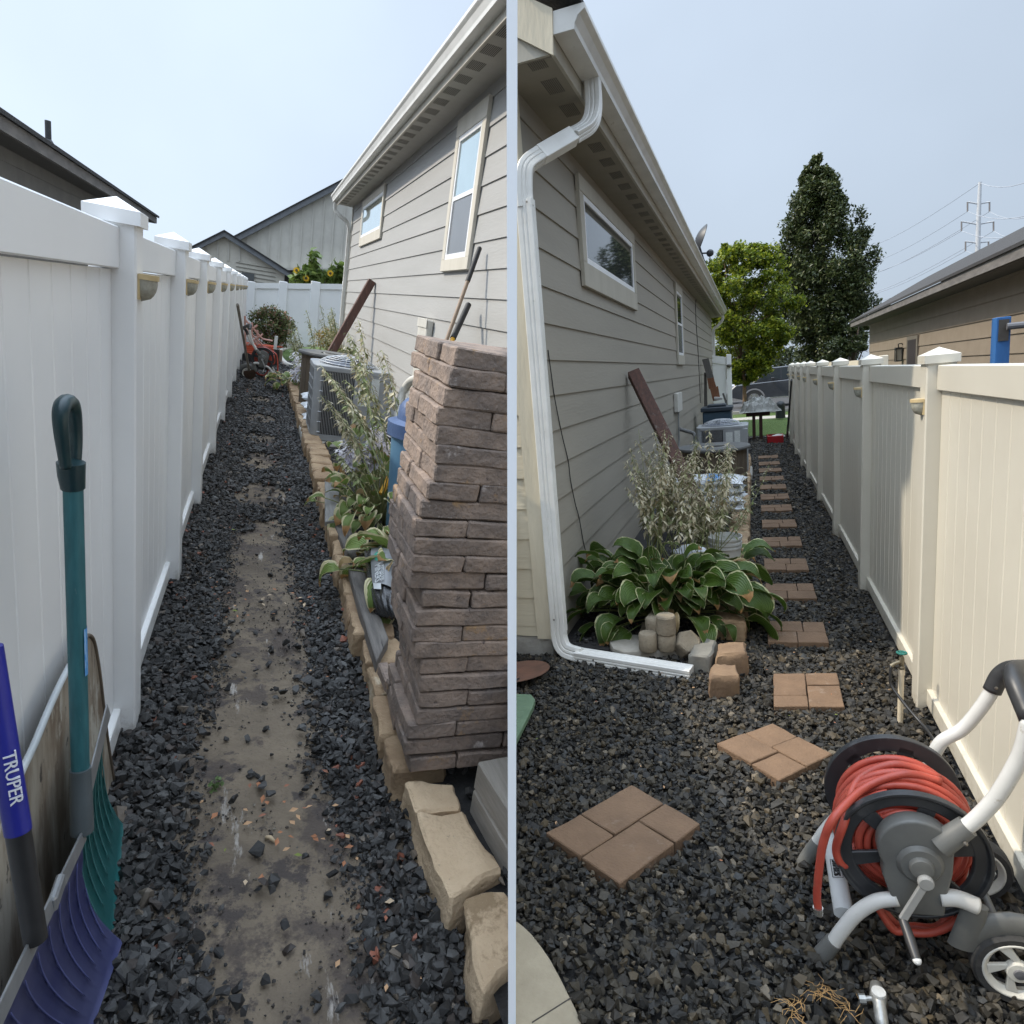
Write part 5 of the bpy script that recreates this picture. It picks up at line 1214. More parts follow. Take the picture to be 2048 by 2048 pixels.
MB().tube(lo1, .0125, 10).tube(lo2, .0125, 10).tube(lo3, .0125, 10).tube(lo4, .0125, 10).build('loose_hose', hosem, hr, smooth='all')
e_ = lo1[-1]
MB().tube([e_, e_ + Vector((.001, 0, -.022))], [.0155, .0155], 14).build('hose_end', mat('chrome', (.5, .48, .44), rough=.25, metal=.8), hr, smooth=True)
# frame
FR = .0215
def rt(pts, name, m=rtube, r_=FR, n=16, k=7): return MB().tube(smoothpath(pts, k), r_, n).build(name, m, hr, smooth='all')
yf = RY - .055; yb_ = RY + .37
f = lambda px, py: gy('B', px, py, yf); fb = lambda px, py: gy('B', px, py, yb_)
rt([f(1795, 1797), f(1752, 1803), f(1712, 1828), f(1683, 1862), f(1664, 1890)], 'front_leg_tube')
rt([f(1880, 1795), f(1915, 1797), f(1955, 1812)], 'axle_tube', r_=.024)
rt([f(1920, 1662), f(1950, 1640), f(1990, 1598), f(2022, 1548), f(2045, 1500), f(2060, 1440)], 'handle_tube', r_=.0215)
MB().tube(smoothpath([f(1668, 1882), f(1650, 1903), f(1632, 1925), f(1618, 1944)], 5), [.0255, .026, .0262, .0265, .027, .0275, .028, .0285, .029, .029, .029, .029, .029, .029, .029, .029][:16], 14).build('foot', rgrey, hr, smooth=True)
a = f(1640, 1936); MB().blob(a + Vector((.055, 0, -.012)), (.062, .024, .014), 3, .06).box((a.x - .035, a.y - .026, -.005), (a.x + .05, a.y + .026, .018)).build('foot_pad', rgrey, hr, smooth=True)
rt([fb(1722, 1600), fb(1690, 1620), fb(1655, 1655), fb(1630, 1690)], 'back_leg_tube')
MB().tube([fb(1636, 1684), fb(1618, 1710), fb(1606, 1732)], [.0255, .027, .029], 14).build('foot', rgrey, hr, smooth=True)
rt([V(.12, .37, RZ + .06), fb(1880, 1487), fb(1925, 1458), fb(1962, 1415), fb(1990, 1372)], 'handle_tube', r_=.0215)
gpath = smoothpath([fb(1984, 1382), fb(2000, 1352), fb(2012, 1332) + Vector((.01, -.02, 0)), fb(2040, 1318) + Vector((.0, -.10, .01)), f(2060, 1400) + Vector((.0, .12, .02)), f(2062, 1440)], 6)
MB().tube(gpath, .0275, 14).build('grip', black_pl, hr, smooth='all')
MB().lathe([(.005, -.003), (.006, 0), (.001, .002)], fb(1996, 1370) + Vector((-.012, -.026, 0)), 8, (0, -1, 0)).build('screw', scr, hr)
# hub cover: pear shape with an arm to the handle and a skirt below
hc = f(1833, 1700)
prof = []
for a in range(0, 200, 12): an = R(a + 20); prof.append((hc.x + .104 * math.cos(an), hc.z + .102 * math.sin(an)))
pearl = [f(1764, 1745), f(1785, 1800), f(1790, 1822), f(1838, 1826), f(1888, 1829), f(1893, 1790), f(1905, 1745), f(1908, 1700)]
poly = [Vector((a, yf - .012, b)) for a, b in prof] + [Vector((p.x, yf - .012, p.z)) for p in pearl]
MB().prism(poly, (0, .055, 0)).build('hub_cover', rgrey, hr, bevel=.008, seg=3, smooth=True)
MB().tube([f(1880, 1690), f(1935, 1652)], [.036, .030], 16).build('handle_socket', rgrey, hr, smooth=True)
MB().lathe([(.001, -.008), (.006, -.006), (.007, 0)], f(1924, 1672) + Vector((0, -.032, 0)), 8, (0, 1, 0)).build('screw', scr, hr)
c = f(1838, 1722) + Vector((0, -.012, 0))
MB().lathe([(.062, -.002), (.052, -.014), (.034, -.016), (.030, -.030), (.022, -.032), (.001, -.032)], c, 28, (0, 1, 0)).build('bearing', rgrey, hr, smooth=True)
c1 = f(1843, 1740) + Vector((0, -.052, 0)); c2 = f(1797, 1808) + Vector((0, -.06, 0)); cg = mat('crank_grey', (.30, .30, .29), (.25, .25, .24), rough=.35)
MB().beam(c1, c2, .022, .012, up=(0, 1, 0)).lathe([(.001, -.01), (.020, -.01), (.022, 0), (.020, .010), (.001, .010)], c1, 18, (0, 1, 0)).build('crank_arm', cg, hr, bevel=.002)
MB().tube([c2 + Vector((0, .01, 0)), c2 + Vector((.012, -.045, -.028)), c2 + Vector((.02, -.085, -.05))], [.012, .0145, .012], 12).build('crank_handle', black_pl, hr, smooth=True)
MB().lathe([(.001, -.008), (.009, -.004), (.012, .004), (.001, .01)], c2 + Vector((.021, -.09, -.053)), 12, (0, 1, 0)).build('crank_cap', mat('white_cap', (.7, .7, .68), rough=.4), hr, smooth=True)
# cross tube with its name plate
ca, cb = fb(1661, 1668), f(1690, 1842) + Vector((0, .03, 0))
xb_ = mat('brace_white', (.42, .425, .42), (.36, .365, .36), rough=.4)
fl = [(.030 * math.cos(2 * PI * i / 18), .022 * math.sin(2 * PI * i / 18)) for i in range(18)]
MB().tube([ca, cb], 1, sec=fl, up=(0, 0, 1)).build('cross_tube', xb_, hr, smooth=True)
dd = (cb - ca).normalized(); camp = Vector((0, 0, 1.90)); o_ = ca.lerp(cb, .46); vd = (camp - o_); vd = (vd - dd * vd.dot(dd)).normalized(); sd_ = vd.cross(dd)
ink = mat('ink', (.03, .03, .03), rough=.5)
o2 = o_ + vd * .026 + sd_ * (-.010)
text_mb('AMES', .030, o2, dd, sd_, .008).build('lettering', ink, hr)
fr_ = MB(); w3, h3 = .088, .032
o3 = o2 - dd * .006 - sd_ * .005
for (a, b) in ((o3, o3 + dd * w3), (o3 + sd_ * h3, o3 + sd_ * h3 + dd * w3), (o3, o3 + sd_ * h3), (o3 + dd * w3, o3 + dd * w3 + sd_ * h3)): fr_.tube([a, b], .0011, 4)
fr_.build('plate_outline', ink, hr)
# wheels and fender
whe = mat('wheel_white', (.62, .60, .54), (.55, .53, .47), rough=.45, scale=8); tyre = mat('tyre', (.03, .03, .03), (.05, .048, .045), rough=.85, scale=30, bump=.003, bscale=60)
def wheel(c, face, r_=.115):
    w = MB().lathe([(r_ - .03, -.028), (r_ - .008, -.030), (r_, -.018), (r_, .018), (r_ - .008, .030), (r_ - .03, .028)], c, 40, (0, 1, 0), closed=True).build('wheel', tyre, hr, smooth=True)
    m = MB().lathe([(r_ - .045, -.014), (r_ - .030, -.031), (r_ - .024, -.030), (r_ - .030, .014)], c, 40, (0, 1, 0), closed=True)
    for k in range(5):
        a = 2 * PI * k / 5 + .3; b_ = a + .5
        p = [c + Vector((math.cos(a - .32) * .03, face * .024, math.sin(a - .32) * .03)), c + Vector((math.cos(a + .32) * .03, face * .024, math.sin(a + .32) * .03)), c + Vector((math.cos(b_ + .20) * (r_ - .038), face * .022, math.sin(b_ + .20) * (r_ - .038))), c + Vector((math.cos(b_ - .20) * (r_ - .038), face * .022, math.sin(b_ - .20) * (r_ - .038)))]
        m.prism(p, (0, -face * .012, 0))
    m.lathe([(.001, face * .034), (.030, face * .032), (.034, face * .012), (.001, face * .01)], c, 24, (0, 1, 0)); m.build('rim', whe, w, bevel=.0015)
    MB().lathe([(.001, face * .040), (.014, face * .038), (.016, face * .03)], c, 18, (0, 1, 0)).build('hub_cap', mat('cap_grey', (.13, .13, .14), rough=.4), w, smooth=True)
wc = Vector((.690, RY - .045, .112)); wheel(wc, -1)
wheel(Vector((.690, RY + .36, .112)), 1)
MB().tube([(.69, RY - .02, .112), (.69, RY + .34, .112)], .012, 10).build('axle', rgrey, hr, smooth=True)
fd = []
for k in range(9): an = R(165 - k * 17); fd.append(wc + Vector((math.cos(an) * .135, 0, math.sin(an) * .135)))
MB().tube([f(1952, 1810)] + fd, [.026, .034] + [.032] * 7 + [.02], sec=[(math.cos(2 * PI * i / 14) * 1.25, math.sin(2 * PI * i / 14) * .62) for i in range(14)], up=(0, 1, 0)).build('fender', rgrey, hr, smooth=True)

# the same kind of reel at the far end of yard A
hA2 = dup(hr, 'A', (.07, 13.4, 0), rz=0.0, label='hose reel cart with black drum and white tubes at the far end of the path', extra=Matrix.Scale(-1, 4, (1, 0, 0)))

# ---------------- metal hose splitter in the foreground
vz = thing('hose_valve', 'dull silver hose valve lying on the black gravel below the hose reel', 'valve', 'B', (.3, 1.83, 0))
al = mat('cast_metal', (.42, .42, .40), (.30, .30, .28), rough=.38, metal=.6, scale=30, bump=.001, bscale=90)
k0, k1, k2 = gz('B', 1752, 1972, .055), gz('B', 1757, 1995, .06), gz('B', 1763, 2040, .045)
MB().tube([k0 + Vector((0, .004, 0)), k1, k1.lerp(k2, .3), k2, k2 + (k2 - k1) * .4], [.016, .0235, .017, .018, .014], 16).build('body', al, vz, smooth='all')
MB().lathe([(.001, -.012), (.013, -.012), (.013, .006), (.001, .006)], gz('B', 1727, 1998, .055), 8, (1, .1, .1)).tube([gz('B', 1727, 1998, .055), k1], .007, 8).build('knob', al, vz, smooth=True)
MB().lathe([(.020, 0), (.019, .008), (.001, .010)], k1 + Vector((0, 0, .014)), 20).build('cap', mat('cast_bright', (.6, .6, .57), rough=.5, metal=.3, scale=60, bump=.001), vz, smooth=True)

# ---------------- bucket, bags, spool, air conditioner, bins, beam
pw = mat('white_bucket', (.58, .58, .55), (.50, .50, .47), rough=.45, scale=8, spots=[(14, .68, (.42, .40, .36))])
p = Vector((-.275, 6.12, .03)); bq = thing('bucket', 'white five-gallon bucket behind the hosta on the block wall side', 'bucket', 'B', tuple(p))
MB().lathe([(.001, 0), (.128, 0), (.138, .26), (.148, .265), (.148, .285), (.139, .287), (.140, .30), (.150, .302), (.150, .32), (.141, .322), (.143, .345), (.153, .348), (.153, .372), (.146, .372), (.137, .30), (.122, .012), (.001, .012)], p, 40).build('body', pw, bq, smooth=True)
aircon('B', -.95, 11.7, 'grey air conditioner with domed grille behind the dark round spool', z0=.13, z1=.95)
tag(MB().box((-1.05, 11.6, -.02), (-.05, 12.65, .125)).build('equipment_pad', concrete, P='B', base=(-1, 11.6, 0), bevel=.02), 'concrete pad under the air conditioner behind the dark spool', 'pad')
spool('B', -.56, 9.65, .50, .85, 'dark round spool with an open hole and pale ring in its top disc')
bgs = [(.185, 'top white soil bag with a blue label'), (.09, 'second soil bag down, under the one with the blue label'), (.0, 'third soil bag down in the pile before the spool'), (-.09, 'lowest soil bag in the pile before the spool')]
for k, (dz, lb) in enumerate(bgs):
    zc_ = .47 + dz; o = pillow('B', (-.53, 7.75 - .03 * k, zc_), .86, .46, .14, R(-6 + 5 * (k % 2)), bagw if k != 1 else mat('mixed_bag', (.45, .43, .38), (.16, .22, .28), rough=.4, scale=5, bump=.004, bscale=20), 10 + k, name='soil_bag')
    tag(o, lb, 'bag')
    if k == 0:
        m_ = mat('blue_print', (.05, .28, .62), (.04, .22, .52), rough=.4)
        vs = []; kk = 8
        for j in range(kk + 1):
            for i in range(kk + 1):
                u = lerp(.05, .42, i / kk); v = lerp(-.95, .05, j / kk)
                e = max(0, (1 - abs(u) ** 3.5)) ** .5 * max(0, (1 - abs(v) ** 3.0)) ** .45
                q = Matrix.Rotation(R(-6), 3, 'Z') @ Vector((u * .43, v * .23, .078 * e + .006)); vs.append(Vector((-.53, 7.75, zc_)) + q)
        MB().add(vs, [(j * (kk + 1) + i, j * (kk + 1) + i + 1, (j + 1) * (kk + 1) + i + 1, (j + 1) * (kk + 1) + i) for j in range(kk) for i in range(kk)]).build('print', m_, o, smooth='all')
binm = mat('slate_blue_bin', (.035, .07, .105), (.03, .06, .09), rough=.5)
bb = thing('storage_bin', 'slate blue lidded bin beyond the air conditioner at the house wall', 'bin', 'B', (-.9, 16.5, 0))
g = lambda px, py: gy('B', px, py, 16.2)
p0, p1_ = g(1401, 815), g(1465, 815)
MB().box((p0.x + .04, 16.2, 0), (p1_.x - .04, 16.9, p0.z - .12)).build('body', binm, bb, bevel=.03, seg=2)
MB().box((p0.x, 16.15, p0.z - .12), (p1_.x, 16.95, p0.z - .02)).box((p0.x + .15, 16.3, p0.z - .02), (p1_.x - .15, 16.8, p0.z + .04)).build('lid', mat('bin_lid_dark', (.03, .042, .055), rough=.45), bb, bevel=.02, seg=2)
# beam
tp_, bt = gx('B', 1266, 742, -1.29), Vector((-.62, 7.0, .10))
tp_ = gx('B', 1268, 748, -1.27); bt = gy('B', 1414, 1045, 6.75)
d = (tp_ - bt).normalized()
tag(MB().beam(bt - d * .25, tp_ + d * .02, .135, .125, up=(.3, -1, .2)).build('leaning_beam', beamm, P='B', base=tuple(bt), bevel=.006), 'square red-brown wooden beam leaning on the shaded wall above the hosta', 'beam')
bp = MB().tube([gy('B', 1308, 1062, 5.8), gy('B', 1313, 1018, 5.9)], .016, 8)
tag(bp.build('stake', mat('blue_plastic', (.02, .10, .35), rough=.4), P='B', base=tuple(gy('B', 1308, 1062, 5.8)), smooth=True), 'short blue plastic stake standing behind the hosta leaves', 'stake')
# conduit, cables on the wall
g = lambda px, py, x=WB + .05: gx('B', px, py, x)
cd = thing('conduit_box', 'cream conduit box with a grey cable on the shaded wall behind the beam', 'conduit', 'B', tuple(g(1354, 800)))
p0, p1_ = g(1351, 787), g(1361, 820)
MB().box((WB + .015, p0.y, p1_.z), (WB + .09, p1_.y, p0.z)).build('cover', whp, cd, bevel=.008)
MB().tube(smoothpath([g(1357, 820), g(1357, 850), g(1358, 880), g(1357, 905)], 4), .016, 6).build('cable', mat('grey_cable', (.2, .2, .19), rough=.6), cd, smooth=True)
MB().tube(smoothpath([g(1358, 858), gx('B', 1372, 862, -1.2), gx('B', 1388, 868, -1.05), gx('B', 1392, 885, -.95)], 5), .035, 8).build('insulation', mat('grey_foam', (.17, .17, .165), rough=.8), cd, smooth='all')
cab = mat('black_cable', (.015, .015, .015), rough=.6)
w1_ = smoothpath([g(1096, 700, WB + .02), g(1103, 752, WB + .02), g(1110, 800, WB + .02), g(1124, 870, WB + .02), g(1136, 920, WB + .02), g(1141, 960, WB + .02), g(1150, 1005, WB + .02), g(1158, 1035, WB + .02), g(1166, 1080, WB + .02), g(1173, 1110, WB + .02)], 5)
tag(MB().tube(w1_, .004, 5).build('cable', cab, P='B', base=tuple(w1_[0])), 'thin black cable hanging down the shaded wall beside the downspout', 'cable')
w2_ = smoothpath([g(1420, 603, WB + .2), g(1405, 598, WB + .1), g(1392, 600, WB + .02), g(1392, 640, WB + .02), g(1396, 700, WB + .02), g(1399, 760, WB + .02), g(1401, 806, WB + .02)], 5)
tag(MB().tube(w2_, .009, 5).build('cable', cab, P='B', base=tuple(w2_[0])), 'black cable dropping from the far eave down the shaded wall', 'cable')
# boards at the far corner
brd = mat('brown_board', (.20, .085, .04), (.14, .06, .03), rough=.8, scale=8, stretch=(4, 4, .6)); gbd = mat('dim_grey_board', (.15, .14, .125), (.10, .095, .085), rough=.9, scale=8, stretch=(4, 4, .5))
def leanb(q, y, th, m, lb, nm='board'):
    pts = [gy('B', *p, y) for p in q]; tag(MB().prism(pts, (0, th, 0)).build(nm, m, P='B', base=tuple(pts[0]), bevel=.004), lb, 'board')
leanb([(1404, 719), (1417, 716), (1428, 757), (1415, 760)], 19.0, .06, gbd, 'grey plank leaning against the short white fence, top')
leanb([(1414, 757), (1427, 755), (1433, 776), (1418, 778)], 18.9, .06, brd, 'rust-brown board leaning below the grey plank at the far corner')
leanb([(1420, 778), (1436, 772), (1441, 800), (1426, 802)], 18.7, .05, brd, 'second rust-brown board, lowest at the far house corner')
leanb([(1408, 745), (1413, 745), (1415, 818), (1408, 818)], 19.1, .05, gbd, 'upright grey plank standing against the far end of the shaded wall')
leanb([(1428, 794), (1444, 795), (1444, 800), (1428, 799)], 18.5, .3, mat('pale_box', (.5, .49, .46), rough=.7), 'small pale flat box on the scrap boards')
leanb([(1444, 787), (1448, 786), (1460, 823), (1456, 823)], 18.4, .05, gbd, 'thin grey strip leaning right of the scrap boards')
# covered barrow table, bollard, red tray, far shovel
g = lambda px, py: gy('B', px, py, 18.3)
tb_ = thing('tarp_covered_table', 'dark wooden table heaped with a crumpled grey tarpaulin at the path end', 'table', 'B', tuple(g(1520, 868)))
dkw = mat('dark_red_wood', (.055, .02, .014), (.04, .015, .011), rough=.7)
p0, p1_ = g(1492, 826), g(1540, 832); zt2 = p0.z
MB().box((p0.x, 18.3, zt2 - .10), (p1_.x, 18.9, zt2)).build('tabletop', dkw, tb_)
for px in (1508, 1522):
    for dy in (0, .5): p = g(px, 860); MB().box((p.x - .04, 18.32 + dy, 0), (p.x + .04, 18.40 + dy, zt2 - .1)).build('leg', dkw, tb_)
trp = mat('grey_tarp', (.30, .30, .275), (.20, .20, .185), rough=.5, scale=4, bump=.02, bscale=8)
cc = g(1520, 812); mb = MB(); vs, fs = [], []; n = 26
for j in range(n + 1):
    for i in range(n + 1):
        u, v = i / n * 2 - 1, j / n * 2 - 1; r_ = math.hypot(u, v); ed = max(0, 1 - r_)
        h = .34 * ed ** .6 + .14 * mnoise.noise(Vector((u * 3.2, v * 3.2, 4))) + .10 * abs(mnoise.noise(Vector((u * 7, v * 7, 9)))) + .22 * max(0, -u * .8) * ed
        vs.append(Vector((cc.x + u * .52, 18.6 + v * .45, zt2 + .01 + h * min(1, ed * 4))))
for j in range(n):
    for i in range(n): q = j * (n + 1) + i; fs.append((q, q + 1, q + n + 2, q + n + 1))
tag(mb.add(vs, fs).build('tarpaulin', trp, P='B', base=(cc.x, 18.6, zt2)), 'crumpled grey tarpaulin heaped on the dark wooden table', 'tarpaulin')
g = lambda px, py: gy('B', px, py, 25)
p0 = g(1561, 836)
bl = thing('black_bollard', 'short black round-topped bollard beyond the lawn by the road', 'bollard', 'B', (p0.x, 25, p0.z))
rr = (g(1571, 820) - g(1551, 820)).x / 2
MB().lathe([(rr, 0), (rr * .95, .42), (rr * .98, .44), (rr * .93, .50), (rr * .6, .57), (.001, .60)], (p0.x, 25, max(0, p0.z)), 20).build('body', mat('dark_bollard', (.015, .02, .022), rough=.5), bl, smooth=True)
g = lambda px, py: gy('B', px, py, 17.2)
p0, p1_ = g(1535, 883), g(1567, 867)
rt_ = thing('red_tray', 'bright red plastic tray with white scraps at the end of the path', 'tray', 'B', (p0.x, 17.2, 0))
rdm = mat('red_plastic', (.42, .015, .02), (.34, .012, .016), rough=.35)
mb = MB(); x0, x1 = p0.x, p1_.x; zt3 = .20
mb.box((x0, 17.2, .0), (x1, 17.24, zt3)).box((x0, 17.7, .0), (x1, 17.74, zt3)).box((x0, 17.24, .0), (x0 + .03, 17.7, zt3)).box((x1 - .03, 17.24, 0), (x1, 17.7, zt3)).box((x0 + .03, 17.24, 0), (x1 - .03, 17.7, .03)).build('tray', rdm, rt_, bevel=.008)
MB().blob((x0 + .25, 17.45, .16), (.16, .13, .06), 2, .3).build('scraps', mat('white_scrap', (.6, .58, .55), rough=.7), rt_)
t = thing('long_shovel', 'dark shovel standing blade down against the far posts of the white fence', 'shovel', 'B', (.75, 14, 0))
a, b = gx('B', 1583, 760, .74), gz('B', 1574, 885, .0)
MB().tube([a, a.lerp(b, .75)], .022, 8).build('shaft', black_pl, t, smooth=True)
d = (b - a).normalized(); c = a.lerp(b, .68); vs = []; 
mb = MB()
for j in range(7):
    u = j / 6; w2 = .16 * math.sin(PI * (.2 + .72 * u)) ** .6
    for i in range(5): v = i / 4 * 2 - 1; vs.append(c + d * (.66 * u) + Vector((0, 1, 0)) * (w2 * v) + Vector((-.03 * (1 - v * v), 0, 0)))
fs = [(j * 5 + i, j * 5 + i + 1, j * 5 + i + 6, j * 5 + i + 5) for j in range(6) for i in range(4)]
mb.add(vs, fs).add([p + Vector((.006, 0, 0)) for p in vs], [f_[::-1] for f_ in fs]).build('blade', mat('dark_blade', (.05, .055, .06), rough=.5), t, smooth='all')

# ---------------- lawn, kerb and road beyond
tag(MB().add([(-6, 19.4, .012), (14, 19.4, .012), (14, 25.5, .012), (-6, 25.5, .012)], [(0, 1, 2, 3)]).build('lawn', grassm, P='B', base=(0, 20, 0)), kind='structure')
tag(MB().box((-2.0, 18.9, -.02), (.8, 19.05, .03)).build('lawn_edging', concrete, P='B', base=(0, 19, 0)), kind='structure')
tag(MB().box((-20, 25.6, -.02), (40, 26.9, .02)).build('pavement', concrete, P='B', base=(0, 25.6, 0)), kind='structure')
tag(MB().box((-20, 26.9, -.02), (40, 29, .016)).build('verge', grassm, P='B', base=(0, 26.9, 0)), kind='structure')
tag(MB().box((-20, 29.0, -.02), (40, 29.2, .13)).build('kerb', concrete, P='B', base=(0, 29, 0)), kind='structure')
tag(MB().box((-20, 29.2, -.02), (40, 45, .004)).build('road', asphalt, P='B', base=(0, 29.2, 0)), kind='structure')
# ---------------- pickup truck
YT = 33.0; g = lambda px, py: gy('B', px, py, YT)
tk = thing('pickup_truck', 'dark grey pickup truck parked beyond the trees at the road', 'truck', 'B', tuple(g(1508, 803)))
car = mat('charcoal_paint', (.045, .048, .058), (.04, .043, .052), rough=.25, coat=.6); gl_ = mat('car_glass', (.03, .04, .045), rough=.08); chm = mat('chrome_rim', (.55, .55, .55), rough=.2, metal=.9)
wcx = g(1508, 788).x; wr_ = .42
def side(pts): return [Vector((wcx + x, YT, z)) for x, z in pts]
arch = lambda cx: [(cx + .5 * math.cos(R(a)), .42 + .5 * math.sin(R(a))) for a in range(180, -1, -20)]
body = [(-1.05, .50), (-1.05, 1.1)] + [] 
lower = [(-1.0, .55)] + arch(0) + [(.55, .45), (3.05, .45)] + arch(3.6) + [(4.3, .55), (4.3, 1.25), (2.1, 1.30), (2.1, 1.2), (-.9, 1.2), (-1.0, 1.05)]
lower = [(-1.0, .55), (-.5, .42)] + arch(0)[1:-1] + [(.5, .42), (3.1, .42)] + [(x, z) for x, z in arch(3.6)[1:-1]] + [(4.1, .42), (4.35, .6), (4.35, 1.2), (1.9, 1.22), (-.8, 1.12), (-1.0, .95)]
MB().prism(side(lower), (0, 1.9, 0)).build('body', car, tk, bevel=.03)
cabp = [(-.1, 1.13), (.55, 1.80), (2.2, 1.85), (2.35, 1.22)]
MB().prism([p + Vector((0, .12, 0)) for p in side(cabp)], (0, 1.66, 0)).build('cab', car, tk, bevel=.04)
for q in ([(.25, 1.25), (.62, 1.72), (1.15, 1.75), (1.15, 1.25)], [(1.22, 1.25), (1.22, 1.75), (2.1, 1.76), (2.18, 1.25)]):
    MB().prism([p + Vector((0, .112, 0)) for p in side(q)], (0, .01, 0)).build('side_window', gl_, tk)
for cx in (0, 3.6):
    w = MB().lathe([(.27, -.12), (.40, -.12), (wr_, -.08), (wr_, .10), (.27, .12)], (wcx + cx, YT + .14, .42), 32, (0, 1, 0), closed=True).build('wheel', tyre, tk, smooth=True)
    mb = MB().lathe([(.24, -.10), (.28, -.11), (.28, .05), (.24, .05)], (wcx + cx, YT + .14, .42), 28, (0, 1, 0), closed=True)
    for k in range(6):
        a = 2 * PI * k / 6; u = Vector((math.cos(a), 0, math.sin(a))); c = Vector((wcx + cx, YT + .05, .42)); mb.beam(c + u * .03, c + u * .26, .09, .03, up=(0, 1, 0))
    mb.lathe([(.001, -.05), (.07, -.04), (.07, .02), (.001, .02)], (wcx + cx, YT + .05, .42), 14, (0, 1, 0)).build('rim', chm, w)
MB().prism(side([(.5, .40), (3.1, .40), (3.1, .46), (.5, .46)]), (0, -.06, 0)).build('running_board', chm, tk)
MB().box((wcx + .75, YT - .16, 1.2), (wcx + .9, YT - .01, 1.36)).build('mirror', black_pl, tk, bevel=.02)
MB().prism([Vector((wcx + 1.78, YT - .012, .45)), Vector((wcx + 1.82, YT - .012, .45)), Vector((wcx + 1.80, YT - .012, 1.8)), Vector((wcx + 1.76, YT - .012, 1.8))], (0, .01, 0)).build('door_seam', chm, tk)
# a second car's rear left of the tree
g = lambda px, py: gy('B', px, py, 38)
p0, p1_ = g(1466, 790), g(1476, 772)
rc = thing('parked_car', 'white car with a red tail lamp glimpsed left of the leafy tree trunk', 'car', 'B', (p0.x, 38, 0))
MB().prism([Vector((p1_.x + .05 + x, 38, z)) for x, z in ((-4.2, .35), (0, .35), (.05, .6), (0, .95), (-.35, 1.05), (-.8, 1.45), (-2.6, 1.48), (-3.3, 1.0), (-4.2, .85))], (0, 1.7, 0)).build('body', mat('white_paint_car', (.6, .6, .62), rough=.3), rc, bevel=.05)
MB().prism([Vector((p1_.x + .05 + x, 37.99, z)) for x, z in ((-.95, 1.02), (-.9, 1.35), (-2.5, 1.38), (-3.0, 1.02))], (0, .005, 0)).build('side_window', gl_, rc)
MB().box((p1_.x - .12, 37.96, .85), (p1_.x + .07, 38.1, 1.1)).build('tail_lamp', mat('tail_red', (.5, .01, .015), rough=.3), rc)
for dx in (-.75, -3.4): MB().lathe([(.001, -.02), (.3, -.02), (.32, .0), (.32, .2), (.001, .2)], (p1_.x + dx, 37.97, .32), 22, (0, 1, 0)).build('wheel', tyre, rc)

# ---------------- satellite dish on the roof edge
g = lambda px, py: gy('B', px, py, 17.5)
sd2 = thing('satellite_dish', 'dark grey satellite dish standing on the roof edge of the shaded house', 'satellite dish', 'B', tuple(g(1412, 515)))
dc_ = g(1402, 480); dx_ = (g(1409, 480) - g(1402, 480)).x
dm = mat('dish_grey', (.028, .03, .033), (.022, .024, .027), rough=.45)
t0, t1 = g(1414, 448), g(1394, 508); up_ = (t0 - t1); ln = up_.length / 2; up_.normalize(); axd = Vector((1, .25, -.1)).normalized(); axd = (axd - up_ * axd.dot(up_)).normalized(); sdv = up_.cross(axd)
cc = (t0 + t1) / 2; vs, fs = [], []
for j in range(7):
    for i in range(25): a = 2 * PI * i / 24; r_ = j / 6; vs.append(cc + up_ * (ln * r_ * math.sin(a)) + sdv * (ln * .8 * r_ * math.cos(a)) - axd * (.14 * (1 - r_ * r_)))
for j in range(6):
    for i in range(24): q = j * 25 + i; fs.append((q, q + 1, q + 26, q + 25))
MB().add(vs, fs).add([v - axd * .012 for v in vs], [f_[::-1] for f_ in fs]).build('dish', dm, sd2, smooth='all')
ar = g(1420, 506); MB().tube([cc - axd * .1, cc - axd * .05 - up_ * ln, ar], .025, 6).tube([cc - axd * .14, g(1410, 530)], .03, 6).tube(smoothpath([g(1408, 520), g(1417, 528), g(1420, 515), g(1413, 505)], 4), .012, 5).build('arm', dm, sd2)
MB().blob(ar, (.09, .07, .09), 1, .1).build('feed_horn', dm, sd2)

# ---------------- power pylon and its wires
YP = 150.0; g = lambda px, py: gy('B', px, py, YP)
py_ = thing('power_pylon', 'slim pale steel power pylon with three curved crossarms behind the tan house', 'pylon', 'B', tuple(g(1953, 600)))
pym = mat('galvanised', (.52, .53, .54), (.46, .47, .48), rough=.5)
MB().tube([g(1952, 640), g(1957, 440), g(1960, 364)], [.48, .38, .27], 10).build('mast', pym, py_, smooth=True)
tips = []
for (yv, xl, xr, cxp, yt) in ((408, 1935, 1979, 1957, 404), (449, 1923, 1987, 1956, 443), (486, 1931, 1977, 1954, 483)):
    for xe in (xl, xr):
        e = g(xe, yt); MB().tube(smoothpath([g(cxp, yv), g(lerp(cxp, xe, .5), lerp(yv, yt, .55)), e], 4), .15, 6).build('crossarm', pym, py_)
        dn = g(xe, yt + 19); MB().tube([e, dn], .14, 6).build('insulator', mat('insulator', (.22, .2, .19), rough=.5), py_); tips.append((xe, yt + 19))
wrm = mat('wire_grey', (.33, .35, .38), rough=.7)
tips.append((1960, 366))
lefts = [(1760, 545), (1770, 590), (1740, 620), (1760, 660), (1765, 600), (1768, 640), (1700, 470)]
